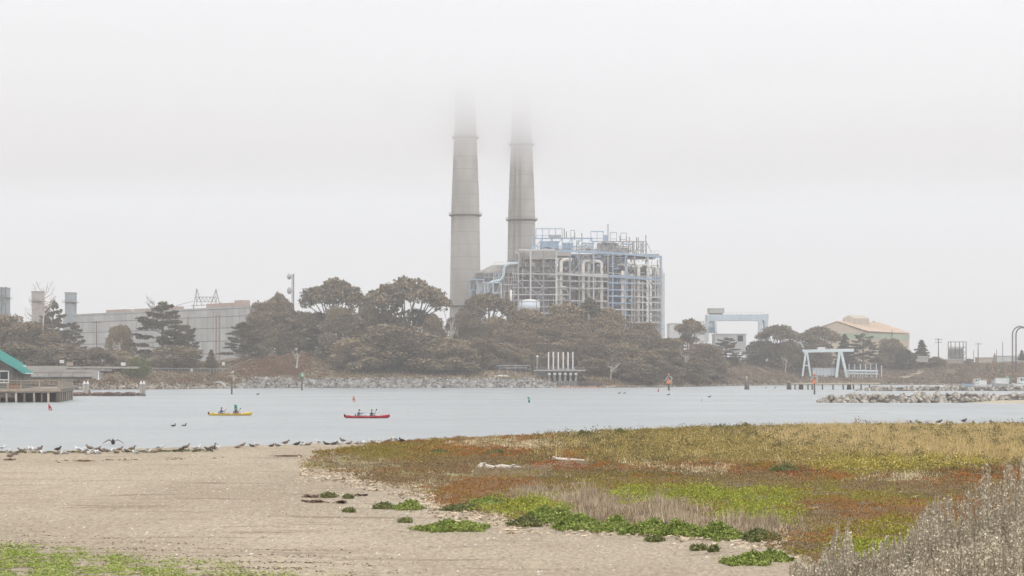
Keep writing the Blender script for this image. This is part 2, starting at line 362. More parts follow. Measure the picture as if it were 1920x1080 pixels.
# ------------------------------------------------------------------ boiler house: open steel framework full of pipes
def boiler_house():
    YF = 806.0
    t = thing('boiler_house', 'huge open steel boiler framework with pale looped pipes and blue top frames beside the smokestacks', 'power plant', (XX(1100, YF), YF, 9))
    zb = 10.0
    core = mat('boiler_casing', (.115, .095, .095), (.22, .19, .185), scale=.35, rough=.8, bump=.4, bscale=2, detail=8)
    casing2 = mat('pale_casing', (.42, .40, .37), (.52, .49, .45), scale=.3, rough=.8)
    navy = mat('navy_panel', (.055, .075, .14), (.09, .11, .18), scale=.7, rough=.6)
    pipe_m = mat('lagged_pipe', (.70, .65, .57), (.78, .74, .68), scale=.7, rough=.5, obj_rand=.08)
    def part(m, name, mt, smooth=False): return m.build(name, mt, t, smooth)
    col = lambda px, y0, y1, w, Y, mt: part(MB().box((XX(px, Y) - w / 2, Y - w / 2, ZZ(y0, Y)), (XX(px, Y) + w / 2, Y + w / 2, ZZ(y1, Y))), 'column', mt)
    beam = lambda px0, px1, py0, py1, w, Y, mt: part(MB().bar(P(px0, py0, Y), P(px1, py1, Y), w, w * 1.1), 'beam', mt)
    brace = lambda px0, py0, px1, py1, w, Y, mt: part(MB().bar(P(px0, py0, Y), P(px1, py1, Y), w), 'brace', mt)
    # inner casings (boilers, hoppers, bunkers)
    def case(px0, px1, py0, py1, Y, d, mt, name='casing'):
        part(MB().box((XX(px0, Y), Y, ZZ(py1, Y)), (XX(px1, Y), Y + d, ZZ(py0, Y))), name, mt)
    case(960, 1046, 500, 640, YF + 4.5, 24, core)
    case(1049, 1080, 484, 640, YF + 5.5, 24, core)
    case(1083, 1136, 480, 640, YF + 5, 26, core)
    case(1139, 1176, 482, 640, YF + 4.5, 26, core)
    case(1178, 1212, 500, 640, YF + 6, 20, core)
    case(1139, 1165, 522, 590, YF + 3, 3, navy, 'panel')
    case(984, 1044, 468, 486, YF + 2, 18, casing2, 'panel')
    case(1002, 1040, 490, 512, YF + 7, 4, casing2, 'panel')
    case(1058, 1112, 499, 512, YF + 6, 4, casing2, 'panel')
    case(1176, 1200, 505, 522, YF + 6, 4, casing2, 'panel')
    case(1044, 1070, 472, 480, YF + 3, 12, casing2, 'duct')
    case(1070, 1236, 476, 479, YF + 8, 28, steel_g, 'roof_deck')
    # vertical siding seams on the pale panels
    for px in range(990, 1042, 5):
        part(MB().box((XX(px, YF) - .08, YF + 1.86, ZZ(485.5, YF)), (XX(px, YF) + .08, YF + 1.99, ZZ(468.5, YF))), 'seam', steel_g)
    for k, Y in enumerate((YF, YF + 7.5, YF + 22)):
        sc_ = YF / Y
        for px, top, w, mt in ((972, 474, .75, steel_g), (995, 468, .75, steel_l), (1019, 469, .7, steel_g), (1043, 468, .8, steel_l), (1069, 470, .8, steel_g),
                               (1086, 472, .55, steel_g), (1113, 470, .7, steel_l), (1140, 472, .7, steel_g), (1149, 474, .6, steel_b), (1173, 474, .65, steel_b),
                               (1190, 475, .7, steel_g), (1215, 478, .65, steel_l), (1240, 480, .65, steel_b), (1245, 521, .5, steel_g)):
            px2 = px + (k and rnd.uniform(-6, 4)); top2 = top + (k and rnd.uniform(2, 12))
            col(960 + (px2 - 960) * sc_ if k else px, 648, top2, w if k == 0 else w * .8, Y, mt if k == 0 else steel_g)
        for j, (a, b) in enumerate(((960, 1069), (1069, 1140), (1140, 1190), (1190, 1243))):
            for i, py in enumerate((513, 526, 540.5, 552.5, 563, 575, 586, 598, 610)):
                dy = rnd.uniform(-3, 3) if k else (0, 1, 4, 5)[j] + (i > 1) * rnd.uniform(-1.5, 1.5)
                if k and rnd.random() < .25: continue
                if k == 0 and j == 1 and i in (3, 6): continue
                mt = steel_b if (j == 2 and i < 5) else (steel_l if rnd.random() < .4 else steel_g)
                beam(a, b, py + dy, py + dy + rnd.uniform(0, 1.5), .55 if k == 0 else .45, Y + .0, mt)
    beam(1044, 1140, 470, 474, .9, YF - .05, steel_b); beam(1140, 1241, 474, 481.5, .9, YF - .05, steel_b)
    beam(972, 1044, 468.5, 469, .7, YF - .05, steel_l); beam(1044, 1140, 513, 519, 1.0, YF - .1, steel_l); beam(1140, 1241, 518, 525, .9, YF - .1, steel_b)
    for a in ((1019, 487, 1041, 510), (995, 515, 1020, 540), (1075, 508, 1098, 476), (1060, 540, 1068, 552), (995, 540, 1019, 562), (1098, 476, 1112, 492),
              (1173, 520, 1189, 500), (1005, 552, 1019, 540), (972, 526, 994, 552), (1090, 540, 1112, 560), (1195, 530, 1213, 552)):
        brace(*a, .4, YF - .15, steel_g)
    # end elevation seen through on the right
    for px in (1218, 1222.5, 1227, 1231, 1235.5, 1242):
        col(px, 645, rnd.uniform(498, 515), rnd.uniform(.35, .6), YF + rnd.uniform(2, 14), steel_l if rnd.random() < .6 else steel_g)
    # ---- looped steam pipes
    def pipe(pts, r, Y, name='pipe', mt=pipe_m):
        out = []
        q = [P(a, b, Y) for a, b in pts]
        for i, p in enumerate(q):      # round the corners
            if 0 < i < len(q) - 1:
                a = q[i - 1]; b = q[i + 1]; d = min((p - a).length, (b - p).length) * .5
                p0 = p + (a - p).normalized() * d; p1 = p + (b - p).normalized() * d
                for k in range(6):
                    s = k / 5; out.append(p0.lerp(p, s).lerp(p.lerp(p1, s), s))
            else: out.append(p)
        part(MB().tube(out, r, 10), name, mt, True)
    Yp = YF + 1.6
    pipe([(1052, 640), (1052, 486), (1072, 488)], .95, Yp)
    pipe([(1093.5, 640), (1093.5, 489), (1108, 489.5)], .85, Yp)
    pipe([(1104, 640), (1104, 493), (1116, 493)], .7, Yp + .9)
    pipe([(1112, 490), (1128, 490), (1128, 640)], .85, Yp)
    pipe([(1158, 497), (1170, 496), (1176, 504), (1176, 560)], .55, Yp + 1)
    pipe([(1178, 495), (1197, 494), (1197, 640)], .95, Yp)
    pipe([(1204, 498), (1217, 498), (1217, 640)], .7, Yp + 3)
    pipe([(1208, 499), (1226, 499), (1226, 640)], .75, Yp + 6)
    pipe([(1212, 500), (1232, 500), (1232, 640)], .75, Yp + 9)
    pipe([(1030, 516), (1044.5, 517), (1044.5, 640)], .6, Yp); pipe([(1026, 519), (1048.2, 520), (1048.2, 640)], .55, Yp + .8)
    pipe([(1168, 640), (1168, 508)], 1.0, Yp + .2); pipe([(1185, 640), (1185, 512)], .4, Yp); pipe([(1205, 640), (1205, 520)], .4, Yp)
    pipe([(1070, 511), (1112, 512)], .5, Yp + 2); pipe([(1140, 512), (1190, 516)], .4, Yp + 2)
    for i in range(90):
        px = rnd.uniform(965, 1238); y0 = rnd.uniform(480, 600); L_ = rnd.uniform(10, 50)
        pipe([(px, y0), (px, y0 + L_)], rnd.uniform(.1, .28), YF + rnd.uniform(1, 8), 'riser', rnd.choice([pipe_m, steel_l, steel_g, steel_d, steel_b]))
    # ---- roof gear
    Y = YF + 6
    def frame_box(px0, px1, py0, py1, n, mt, w, Y, depth, X=True):
        for yy_ in (Y, Y + depth):
            for i in range(n + 1):
                px = px0 + (px1 - px0) * i / n
                col(px, py1, py0, w, yy_, mt)
            beam(px0, px1, py0, py0, w, yy_, mt); beam(px0, px1, (py0 + py1) / 2 + 4, (py0 + py1) / 2 + 4, w * .8, yy_, mt)
            if X:
                for i in range(n):
                    a = px0 + (px1 - px0) * i / n; b = px0 + (px1 - px0) * (i + 1) / n
                    brace(a, py1, b, py0, w * .7, yy_, mt)
        for i in range(n + 1):
            px = px0 + (px1 - px0) * i / n
            part(MB().bar(P(px, py0, Y), P(px, py0, Y + depth), w * .8), 'beam', mt)
    frame_box(998, 1110, 447, 470, 6, steel_b, .55, Y, 9)
    frame_box(1005, 1054, 429, 447, 4, steel_b, .38, Y + 2, 8, False)
    frame_box(1108, 1131, 434, 452, 2, steel_b, .4, Y + 2, 6, False)
    frame_box(1112, 1206, 453, 478, 5, steel_g, .5, Y + 1, 10)
    frame_box(1178, 1212, 453, 478, 3, steel_l, .4, Y + 6, 8)
    frame_box(1070, 1077, 432, 449, 1, steel_g, .28, Y + 3, 4, False)
    frame_box(1144, 1156, 436, 452, 1, steel_g, .28, Y + 3, 4, False); frame_box(1164, 1175, 437, 453, 1, steel_g, .28, Y + 3, 4, False)
    brace(995, 470, 1000, 448, .5, Y, steel_g); brace(1212, 454, 1222, 474, .3, Y, steel_g)
    for px, a, b in ((1058, 428, 448), (1062, 434, 448), (1077.5, 436, 450), (1091, 437, 452), (1140, 420, 455), (1162.5, 442, 455), (1174.5, 443, 456), (1180, 444, 456), (1193.5, 445, 478), (1196.5, 445, 478), (1211, 441, 478), (1245, 512, 540)):
        part(MB().tube([P(px, b, Y + 4), P(px, a, Y + 4)], .22, 6), 'vent_stack', steel_d)
    for px0, px1, py0, py1, mt in ((1030, 1052, 440, 447, casing2), (1012, 1048, 452, 466, steel_b), (1055, 1075, 455, 469, steel_b), (1084, 1108, 459, 468, pipe_m), (1120, 1160, 456, 476, steel_g),
                                   (1160, 1180, 462, 476, casing2), (1133, 1140, 440, 452, steel_b), (1098, 1110, 466, 472, steel_l), (1016, 1030, 463, 469, white), (1145, 1158, 470, 476, casing2)):
        case(px0, px1, py0, py1, Y + 3, 4, mt, 'equipment_box')
    for i in range(26):
        px = rnd.uniform(1005, 1205); pipe([(px, rnd.uniform(449, 460)), (px + rnd.uniform(-1, 1), 474)], rnd.uniform(.12, .3), Y + rnd.uniform(0, 9), 'riser', rnd.choice([steel_d, steel_b, steel_g, steel_l]))
    for i in range(14):
        px = rnd.uniform(1000, 1180); py = rnd.uniform(455, 474); pipe([(px, py), (px + rnd.uniform(10, 30), py + 1)], rnd.uniform(.15, .4), Y + rnd.uniform(-.5, 6), 'pipe', rnd.choice([pipe_m, steel_b, steel_l]))
    # ---- walkways, handrails, valves and cable trays inside the bays (too fine to pick apart)
    for mt, n, seed in ((steel_l, 300, 1), (steel_d, 520, 2), (steel_g, 340, 3), (steel_b, 110, 4)):
        m = MB(); q = random.Random(seed)
        for i in range(n):
            px = q.uniform(962, 1238) if mt is not steel_b else q.uniform(1060, 1190); py = q.uniform(484, 615) if mt is not steel_b else q.uniform(478, 505)
            Yq = YF + q.uniform(.9, 4.4); c = P(px, py, Yq)
            k = q.random()
            if k < .4: sx, sy, sz = q.uniform(.8, 3.5), .5, q.uniform(.12, .3)
            elif k < .75: sx, sy, sz = q.uniform(.12, .3), .3, q.uniform(.8, 3.2)
            else: sx, sy, sz = q.uniform(.4, 1.3), .6, q.uniform(.4, 1.2)
            m.box(c - Vector((sx, sy, sz)) / 2, c + Vector((sx, sy, sz)) / 2)
        o = part(m, 'fittings', mt); o['kind'] = 'stuff'
    m = MB()
    for px0, px1, py in ((972, 1043, 511), (1043, 1140, 512.5), (1140, 1240, 520), (1070, 1140, 545), (1190, 1240, 548), (972, 1019, 550), (1050, 1140, 468), (1140, 1236, 473)):
        a = P(px0, py, YF - .6); b = P(px1, py + 1.5, YF - .6); n = int((b - a).length / 2)
        for dz in (.55, 1.1): m.bar(a + Vector((0, 0, dz)), b + Vector((0, 0, dz)), .07)
        for i in range(n + 1): c = a.lerp(b, i / n); m.bar(c, c + Vector((0, 0, 1.1)), .07)
    part(m, 'handrail', steel_l)
    case(1059, 1066, 500, 508, YF + 5, 1, mat('red_sheet', (.42, .10, .11)), 'red_sheet')
    case(1053, 1061, 536, 544, YF + 1, 1, pale_b, 'equipment_box')
    # ---- lower wing on the left: sloped duct house, blue pipe rack, white down pipe
    Yw = YF + 4
    a, b = XX(893, Yw), XX(972, Yw)
    z0, z1, z2 = ZZ(512, Yw), ZZ(497, Yw), ZZ(560, Yw)
    xm = XX(922, Yw)
    v = [(a, Yw, z2), (a, Yw, z0), (xm, Yw, z1), (b, Yw, z1 + .5), (b, Yw, z2)]; v += [(x, y + 20, z) for x, y, z in v]
    part(MB().add([p for p in v], [(0, 4, 3, 2, 1), (5, 6, 7, 8, 9), (0, 1, 6, 5), (1, 2, 7, 6), (2, 3, 8, 7), (3, 4, 9, 8), (4, 0, 5, 9)]), 'duct_house', casing2)
    case(893, 925, 511, 522, Yw - 2, 1.9, steel_d, 'dark_opening'); case(946, 972, 512, 570, Yw - 2, 1.9, core); case(925, 941, 512, 530, Yw - 1.5, 1.4, core, 'dark_opening')
    for px in (928, 946, 958): part(MB().box((XX(px, Yw) - .15, Yw - .3, z2), (XX(px, Yw) + .15, Yw - .02, z1)), 'column', steel_l)
    frame_box(880.5, 908, 524, 556, 2, steel_b, .45, YF - 2, 8); frame_box(909, 940, 530, 560, 2, pale_b, .5, YF - 2, 6)
    frame_box(925, 944, 513, 526, 4, pale_b, .25, YF + .5, 2)
    frame_box(936, 972, 498, 562, 4, steel_l, .35, YF + 1.2, 2); frame_box(908, 936, 512, 562, 3, steel_g, .32, YF + .6, 2)
    for py in (506, 520, 533, 546): beam(908, 972, py, py, .3, YF + 1.0, steel_l)
    pipe([(972, 494), (944.5, 495), (944.5, 526), (915, 529), (913, 553)], .75, YF - .6, 'pipe', pale_b)
    pipe([(958, 575), (958, 544)], .65, YF - .2)
    pipe([(928, 491), (972, 493)], .18, YF); pipe([(928, 491), (928, 497)], .18, YF)
    for px in (970, 979, 983): pipe([(px, 500), (px, 474)], .35, YF + 1, 'vent_stack', steel_d)
    case(966, 973, 471, 476, YF + .5, 2, casing2, 'equipment_box'); case(975, 979, 469, 475, YF + .5, 2, casing2, 'equipment_box')
boiler_house()

# white tank in front of the boilers
def storage_tank():
    Y = 790; c = P(993, 570, Y); z0 = ZZ(584, Y)
    t = thing('storage_tank', 'short pale blue storage tank at the foot of the boiler framework', 'tank', (c.x, Y, z0))
    r = 19.5 / F * Y; h = ZZ(566, Y) - z0
    MB().lathe((c.x, Y, z0), [(r, 0), (r, h)], 40).build('shell', mat('tank_paint', (.60, .68, .74), (.68, .74, .78), scale=.3, rough=.5), t, True)
    MB().lathe((c.x, Y, z0), [(r + .12, h), (r + .12, h + .2), (r * .5, h + 1.1), (.1, h + 1.4)], 40).build('roof', white, t, True)
    m = MB()
    for i in range(13): a = math.pi * (1.0 + i / 12); m.bar((c.x + (r + .1) * math.cos(a), Y + (r + .1) * math.sin(a), z0 + h), (c.x + (r + .1) * math.cos(a), Y + (r + .1) * math.sin(a), z0 + h + 1.1), .08)
    m.build('handrail', steel_g, t)
    for px in (978, 1006): p = P(px, 580, Y - r - .3); MB().bar((p.x, p.y, z0), (p.x, p.y, z0 + h + .5), .25).build('ladder', steel_d, t)
storage_tank()

# ------------------------------------------------------------------ turbine hall and things near it
def turbine_hall():
    a = Vector((XX(118, 905), 905, 9)); b = Vector((XX(486, 782), 782, 9)); d = (b - a); L_ = d.length; u = d / L_; n = Vector((u.y, -u.x, 0))
    ztop = 39.0
    t = thing('turbine_hall', 'long grey concrete turbine hall with panel joints behind the trees', 'building', a.lerp(b, .5))
    wallm = mat('hall_wall', (.42, .42, .41), (.50, .495, .48), scale=.12, rough=.95, bump=.25, bscale=1.2, detail=9, obj_rand=.07)
    def slab(s0, s1, z0, z1, off, th, name, mt):
        p0 = a + u * s0; p1 = a + u * s1; q = []
        for w in (off, off - th):
            for p in (p0, p1):
                for z in (z0, z1): q.append((p.x + n.x * w, p.y + n.y * w, z))
        return MB().add(q, [(0, 2, 3, 1), (4, 5, 7, 6), (0, 1, 5, 4), (2, 6, 7, 3), (1, 3, 7, 5), (0, 4, 6, 2)]).build(name, mt, t)
    slab(0, L_, 6, ztop, -.1, 9, 'wall', mat('joint_grey', (.2, .19, .185), rough=.95))
    nx = 34; zs = [8, 15.5, 22, 28.5, 34.2, ztop - 1]
    for i in range(nx):
        for j in range(len(zs) - 1):
            slab(L_ * i / nx + .2, L_ * (i + 1) / nx - .2, zs[j] + .2, zs[j + 1] - .2, rnd.uniform(.15, .3), .4, 'wall_panel', wallm)
    slab(-.4, L_ + .4, ztop - .9, ztop, .35, 9.3, 'parapet', wallm)
    pinkm = mat('roof_vent_pink', (.50, .38, .33), rough=.9)
    for s0, s1, h in ((40, 58, 1.6), (66, 78, 1.4), (82, 104, 1.8), (130, 150, 2.2), (153, 159, 3.2)):
        s0, s1 = s0 / 175 * L_, s1 / 175 * L_
        slab(s0, s1, ztop + .02, ztop + h, -2, 5, 'roof_vent', pinkm)
    # rusty drain stacks and the service door at the right-hand end
    for px in (381, 434, 440):
        s = (px - 118) / (505 - 118) * L_ * .985
        slab(s, s + 1.0, 10, ztop - 4, .5, .3, 'rust_streaked_pilaster', mat('rust_pilaster', (.36, .29, .26), (.30, .2, .17), scale=.5, rough=.95))
    s = (387 - 118) / (505 - 118) * L_
    slab(s, s + 4.2, 8, 22, .35, .3, 'service_door', mat('door_frame_grey', (.26, .30, .33), rough=.7))
    slab(s + .7, s + 1.7, 10, 13.4, .45, .08, 'pane', mat('dark_glass', (.03, .04, .05), rough=.2)); slab(s + 2.3, s + 3.3, 10, 13.4, .45, .08, 'pane', MATS['dark_glass'])
    slab(s + 2.2, s + 3.4, 17, 18.6, .45, .08, 'pane', MATS['dark_glass'])
turbine_hall()

def exhaust_stack(px0, px1, ptop, Y, label, mt, lattice=False):
    x0, x1 = XX(px0, Y), XX(px1, Y); w = x1 - x0; zt = ZZ(ptop, Y); c = (x0 + x1) / 2
    t = thing('exhaust_stack', label, 'exhaust stack', (c, Y, 9), 'short boxy exhaust stacks on the left')
    MB().box((x0, Y - w / 2, 9), (x1, Y + w / 2, zt)).build('casing', mt, t)
    MB().box((x0 - .25, Y - w / 2 - .25, zt - .02), (x1 + .25, Y + w / 2 + .25, zt + .5)).build('top_rim', steel_g, t)
    zp = zt - 5.0
    m = MB(); m.box((x0 - 1.2, Y - w / 2 - 1.2, zp - .2), (x1 + 1.2, Y + w / 2 + 1.2, zp)).build('platform', steel_d, t)
    m = MB()
    for i in range(7):
        x = x0 - 1.1 + (w + 2.2) * i / 6; m.bar((x, Y - w / 2 - 1.1, zp), (x, Y - w / 2 - 1.1, zp + 1.1), .1)
    m.bar((x0 - 1.1, Y - w / 2 - 1.1, zp + 1.1), (x1 + 1.1, Y - w / 2 - 1.1, zp + 1.1), .1); m.build('handrail', steel_d, t)
    for i in range(1, 5):
        x = x0 + w * i / 5; MB().box((x - .08, Y - w / 2 - .16, 9), (x + .08, Y - w / 2 - .02, zt - .1)).build('stiffener', steel_g, t)
    if lattice:
        for i in range(4):
            x = x0 + w * i / 3; MB().bar((x, Y - w / 2 - .8, 9), (x, Y - w / 2 - .8, zt + .8), .35).build('column', steel_d, t)
        for i in range(12):
            z = 12 + (zt - 12) * i / 11; MB().bar((x0 - .4, Y - w / 2 - .8, z), (x1 + .4, Y - w / 2 - .8, z), .3).build('beam', steel_g, t)
            if i: MB().bar((x0 if i % 2 else x1, Y - w / 2 - .9, z - 2.2), (x1 if i % 2 else x0, Y - w / 2 - .9, z), .22).build('brace', steel_g, t)
stk_b = mat('stack_blue_grey', (.30, .36, .40), (.37, .42, .45), scale=.3, rough=.7); stk_t = mat('stack_tan', (.42, .385, .345), (.48, .44, .40), scale=.3, rough=.8)
exhaust_stack(-8, 15.5, 541, 880, 'latticed grey exhaust stack cut by the left picture edge', stk_b, True)
exhaust_stack(62, 81, 548, 900, 'tan square exhaust stack behind the bare dead tree', stk_t)
exhaust_stack(124, 141.5, 550, 900, 'blue grey square exhaust stack at the end of the long hall roof', stk_b)

def lattice_tower():
    Y = 960; t = thing('transmission_tower', 'twin peaked lattice transmission tower behind the long hall roof', 'transmission tower', (XX(388, Y), Y, 10))
    def bar(a, b, w=.32, dy=0): MB().bar(P(*a, Y + dy), P(*b, Y + dy), w).build('strut', steel_d, t)
    for dy in (0, 5):
        for pk, a, b in ((369, 363, 379), (405, 394, 413)):
            bar((a, 574), (pk, 541 if pk == 369 else 543), .3, dy); bar((b, 574), (pk, 541 if pk == 369 else 543), .3, dy); bar((pk, 541), (pk, 575), .25, dy)
        bar((366, 557), (406, 557), .3, dy); bar((358, 573), (418, 571), .3, dy); bar((366, 566), (410, 566), .25, dy)
        for i in range(6):
            x = 366 + 7 * i; bar((x, 557), (x + 3.5, 566), .2, dy); bar((x + 3.5, 566), (x + 7, 557), .2, dy)
        bar((330, 573), (362, 565), .25, dy); bar((413, 566), (420, 574), .3, dy)
        for px in (363, 413): MB().bar((XX(px, Y), Y + dy, 10), P(px, 573, Y + dy), .5).build('leg', steel_d, t)
lattice_tower()

def antenna_mast():
    Y = 760; x = XX(549.5, Y); t = thing('antenna_mast', 'thin antenna mast with two round dishes above the tree tops', 'antenna mast', (x, Y, 14))
    zt = ZZ(513, Y); m = MB()
    for dx, dy in ((-.45, -.45), (.45, -.45), (0, .5)): m.tube([(x + dx, Y + dy, 14), (x + dx, Y + dy, zt)], .16, 6)
    for i in range(30):
        z = 14 + (zt - 14) * i / 30; m.bar((x - .45, Y - .45, z), (x + .45, Y - .45, z + 1.2), .1); m.bar((x + .45, Y - .45, z), (x, Y + .5, z + 1.2), .1)
    m.build('mast', steel_g, t)
    for px, py, r in ((545.3, 518.5, 1.45), (545.8, 545, 1.6)):
        c = P(px, py, Y - .8); d = Vector((-.75, -.6, .0)).normalized()
        s = MB(); prof = [(.05, 0), (r * .5, .12 * r), (r, .42 * r), (r, .8 * r), (r * .7, 1.0 * r), (.05, 1.1 * r)]
        q = MB().lathe((0, 0, 0), prof, 20); rot = d.to_track_quat('Z', 'Y')
        s.add([c + rot @ Vector(p) for p in q.v], q.f); s.build('dish', mat('dish_grey', (.38, .38, .38), (.45, .45, .45), scale=1), t, True)
        MB().bar(c, (x, Y, c.z), .25).build('bracket', steel_d, t)
antenna_mast()

# ------------------------------------------------------------------ right-hand industry
def big_gantry():
    Y = 880; t = thing('gantry_crane', 'tall pale blue gantry crane with a boxy cabin on top of its beam', 'gantry crane', (XX(1383, Y), Y, 9))
    B = lambda x0, x1, y0, y1, ya, yb, name, mt: MB().box((XX(x0, Y), Y + ya, ZZ(y1, Y)), (XX(x1, Y), Y + yb, ZZ(y0, Y))).build(name, mt, t)
    for dy in (0, 7): B(1327, 1440, 589.5, 601, dy, dy + 1.6, 'girder', pale_b)
    B(1326, 1340, 590, 602.5, -.3, 9, 'end_beam', pale_b); B(1430, 1441, 589, 601, -.3, 9, 'end_beam', pale_b)
    B(1329, 1340, 602, 614, .4, 8, 'machinery_house', mat('gantry_grey', (.38, .42, .46), (.46, .50, .53), scale=.5)); B(1326, 1343, 611, 624, 1, 7, 'lower_house', mat('gantry_dark', (.26, .32, .40), (.38, .43, .48), scale=1.2))
    for a, b, dy in ((1327, 1324, 0), (1341, 1344, 0), (1327, 1324, 8), (1341, 1344, 8)): MB().bar(P(a, 600, Y + dy), P(b, 655, Y + dy), 1.2).build('leg', pale_b, t)
    for a, b, dy in ((1425, 1424, 0), (1436, 1440, 0), (1433, 1437, 8)): MB().bar(P(a, 600, Y + dy), P(b, 655, Y + dy), 1.9).build('leg', pale_b, t)
    B(1329.5, 1358, 578.5, 587, 0, 8, 'cabin', mat('cabin_beige', (.46, .45, .42), (.52, .51, .48), scale=.4)); B(1328.5, 1359, 577.6, 578.6, -.4, 8.4, 'cabin_roof', white)
    B(1332, 1355, 587, 589.6, 1, 7, 'trolley', steel_d)
    for i in range(10): x = 1345 + i * 9; MB().bar(P(x, 589.5, Y), P(x, 585.5, Y), .07).build('rail_post', steel_g, t)
    MB().bar(P(1345, 585.5, Y), P(1430, 585.5, Y), .07).build('handrail', steel_g, t)
big_gantry()

def small_gantry():
    Y = 812; t = thing('boat_hoist', 'small pale blue gantry hoist on splayed legs near the right wooden jetty', 'boat hoist', (XX(1548, Y), Y, 4))
    b = mat('hoist_blue', (.58, .66, .68), (.66, .72, .73), scale=.6, rough=.55)
    for dy in (0, 6):
        MB().bar(P(1506, 658.5, Y + dy), P(1600, 656.5, Y + dy), 1.1, 1.5).build('beam', b, t)
        for a, c in ((1511, 1504), (1513, 1520), (1574, 1568), (1577, 1588)): MB().bar(P(a, 659, Y + dy), P(c, 708, Y + dy), .85 if a < 1550 else 1.2).build('leg', b, t)
        MB().bar(P(1507, 685, Y + dy), P(1518, 685, Y + dy), .5).build('cross_bar', b, t)
    MB().box((XX(1535, Y), Y + 1, ZZ(655, Y)), (XX(1548, Y), Y + 5, ZZ(651, Y))).build('winch_housing', white, t)
    MB().bar(P(1506, 657, Y), P(1508, 657, Y + 6), 1).build('end_tie', b, t); MB().bar(P(1598, 656, Y), P(1599, 656, Y + 6), 1).build('end_tie', b, t)
small_gantry()

def block(name, label, cat, px0, px1, ptop, pbot, Y, depth, mt, roof=None, seams=0, windows=(), seam_m=None):
    x0, x1 = XX(px0, Y), XX(px1, Y); zt, z0 = ZZ(ptop, Y), ZZ(pbot, Y)
    t = thing(name, label, cat, ((x0 + x1) / 2, Y, z0))
    MB().box((x0, Y, z0), (x1, Y + depth, zt)).build('wall', mt, t)
    MB().box((x0 - .3, Y - .3, zt + .003), (x1 + .3, Y + depth + .3, zt + .4)).build('roof', roof or steel_l, t)
    for i in range(1, seams): x = x0 + (x1 - x0) * i / seams; MB().box((x - .07, Y - .1, z0), (x + .07, Y - .004, zt)).build('wall_seam', seam_m or steel_g, t)
    for a, b, c, d in windows: MB().box((XX(a, Y), Y - .12, ZZ(d, Y)), (XX(b, Y), Y - .01, ZZ(c, Y))).build('opening', mat('opening_dark', (.05, .05, .055), rough=.6), t)
    return t
pale_w = mat('pale_cladding', (.50, .52, .52), (.57, .58, .575), scale=.3, rough=.8)
block('storage_shed', 'low pale clad shed below the tall gantry crane', 'shed', 1341, 1399, 627, 660, 860, 14, pale_w, None, 10, ((1383, 1393, 629, 640),))
vb = block('vented_building', 'long pale building with a row of roof vents left of the tall gantry crane', 'building', 1256, 1330, 607, 640, 1050, 20, pale_w, None, 8)
for i in range(7):
    px = 1296 + i * 4.6; p = P(px, 606.5, 1056); MB().lathe((p.x, p.y, p.z), [(.35, 0), (.35, .8), (.9, 1.2), (.2, 1.7)], 8).build('roof_vent', steel_g, vb)
mat('bluish_tank', (.52, .58, .62), (.60, .64, .66), scale=.3)
block('pump_house', 'pale blue low wall panels under the small gantry hoist', 'pump house', 1524, 1572, 691, 708, 816, 8, MATS['bluish_tank'], None, 7)
block('flat_shed', 'tiny white flat roofed shed among bushes under the warehouse', 'shed', 1653, 1684, 668, 676, 870, 8, white)
block('site_hut', 'low grey concrete hut at the foot of the slope below the warehouse', 'hut', 1712, 1740, 669, 679, 860, 6, mat('hut_grey', (.38, .36, .34), (.44, .42, .39), scale=.4))
block('long_wall', 'long low tan wall below the black skeleton frame', 'wall', 1765, 1808, 674.5, 681, 868, 2, mat('tan_wall', (.40, .33, .27), (.46, .39, .32), scale=.4), None, 14)
block('tan_shed', 'low tan shed on the ridge between two utility poles at right', 'shed', 1836, 1862, 671, 680, 880, 8, mat('tan_shed_paint', (.45, .37, .29), (.5, .42, .34), scale=.4))
block('grey_shed', 'grey box shed on the ridge beside the tall bent pipes', 'shed', 1869, 1880, 668, 681, 880, 6, pale_w)
block('flat_office', 'long pale flat building on the ridge at the right edge', 'building', 1878, 1960, 668, 682, 905, 10, pale_w)

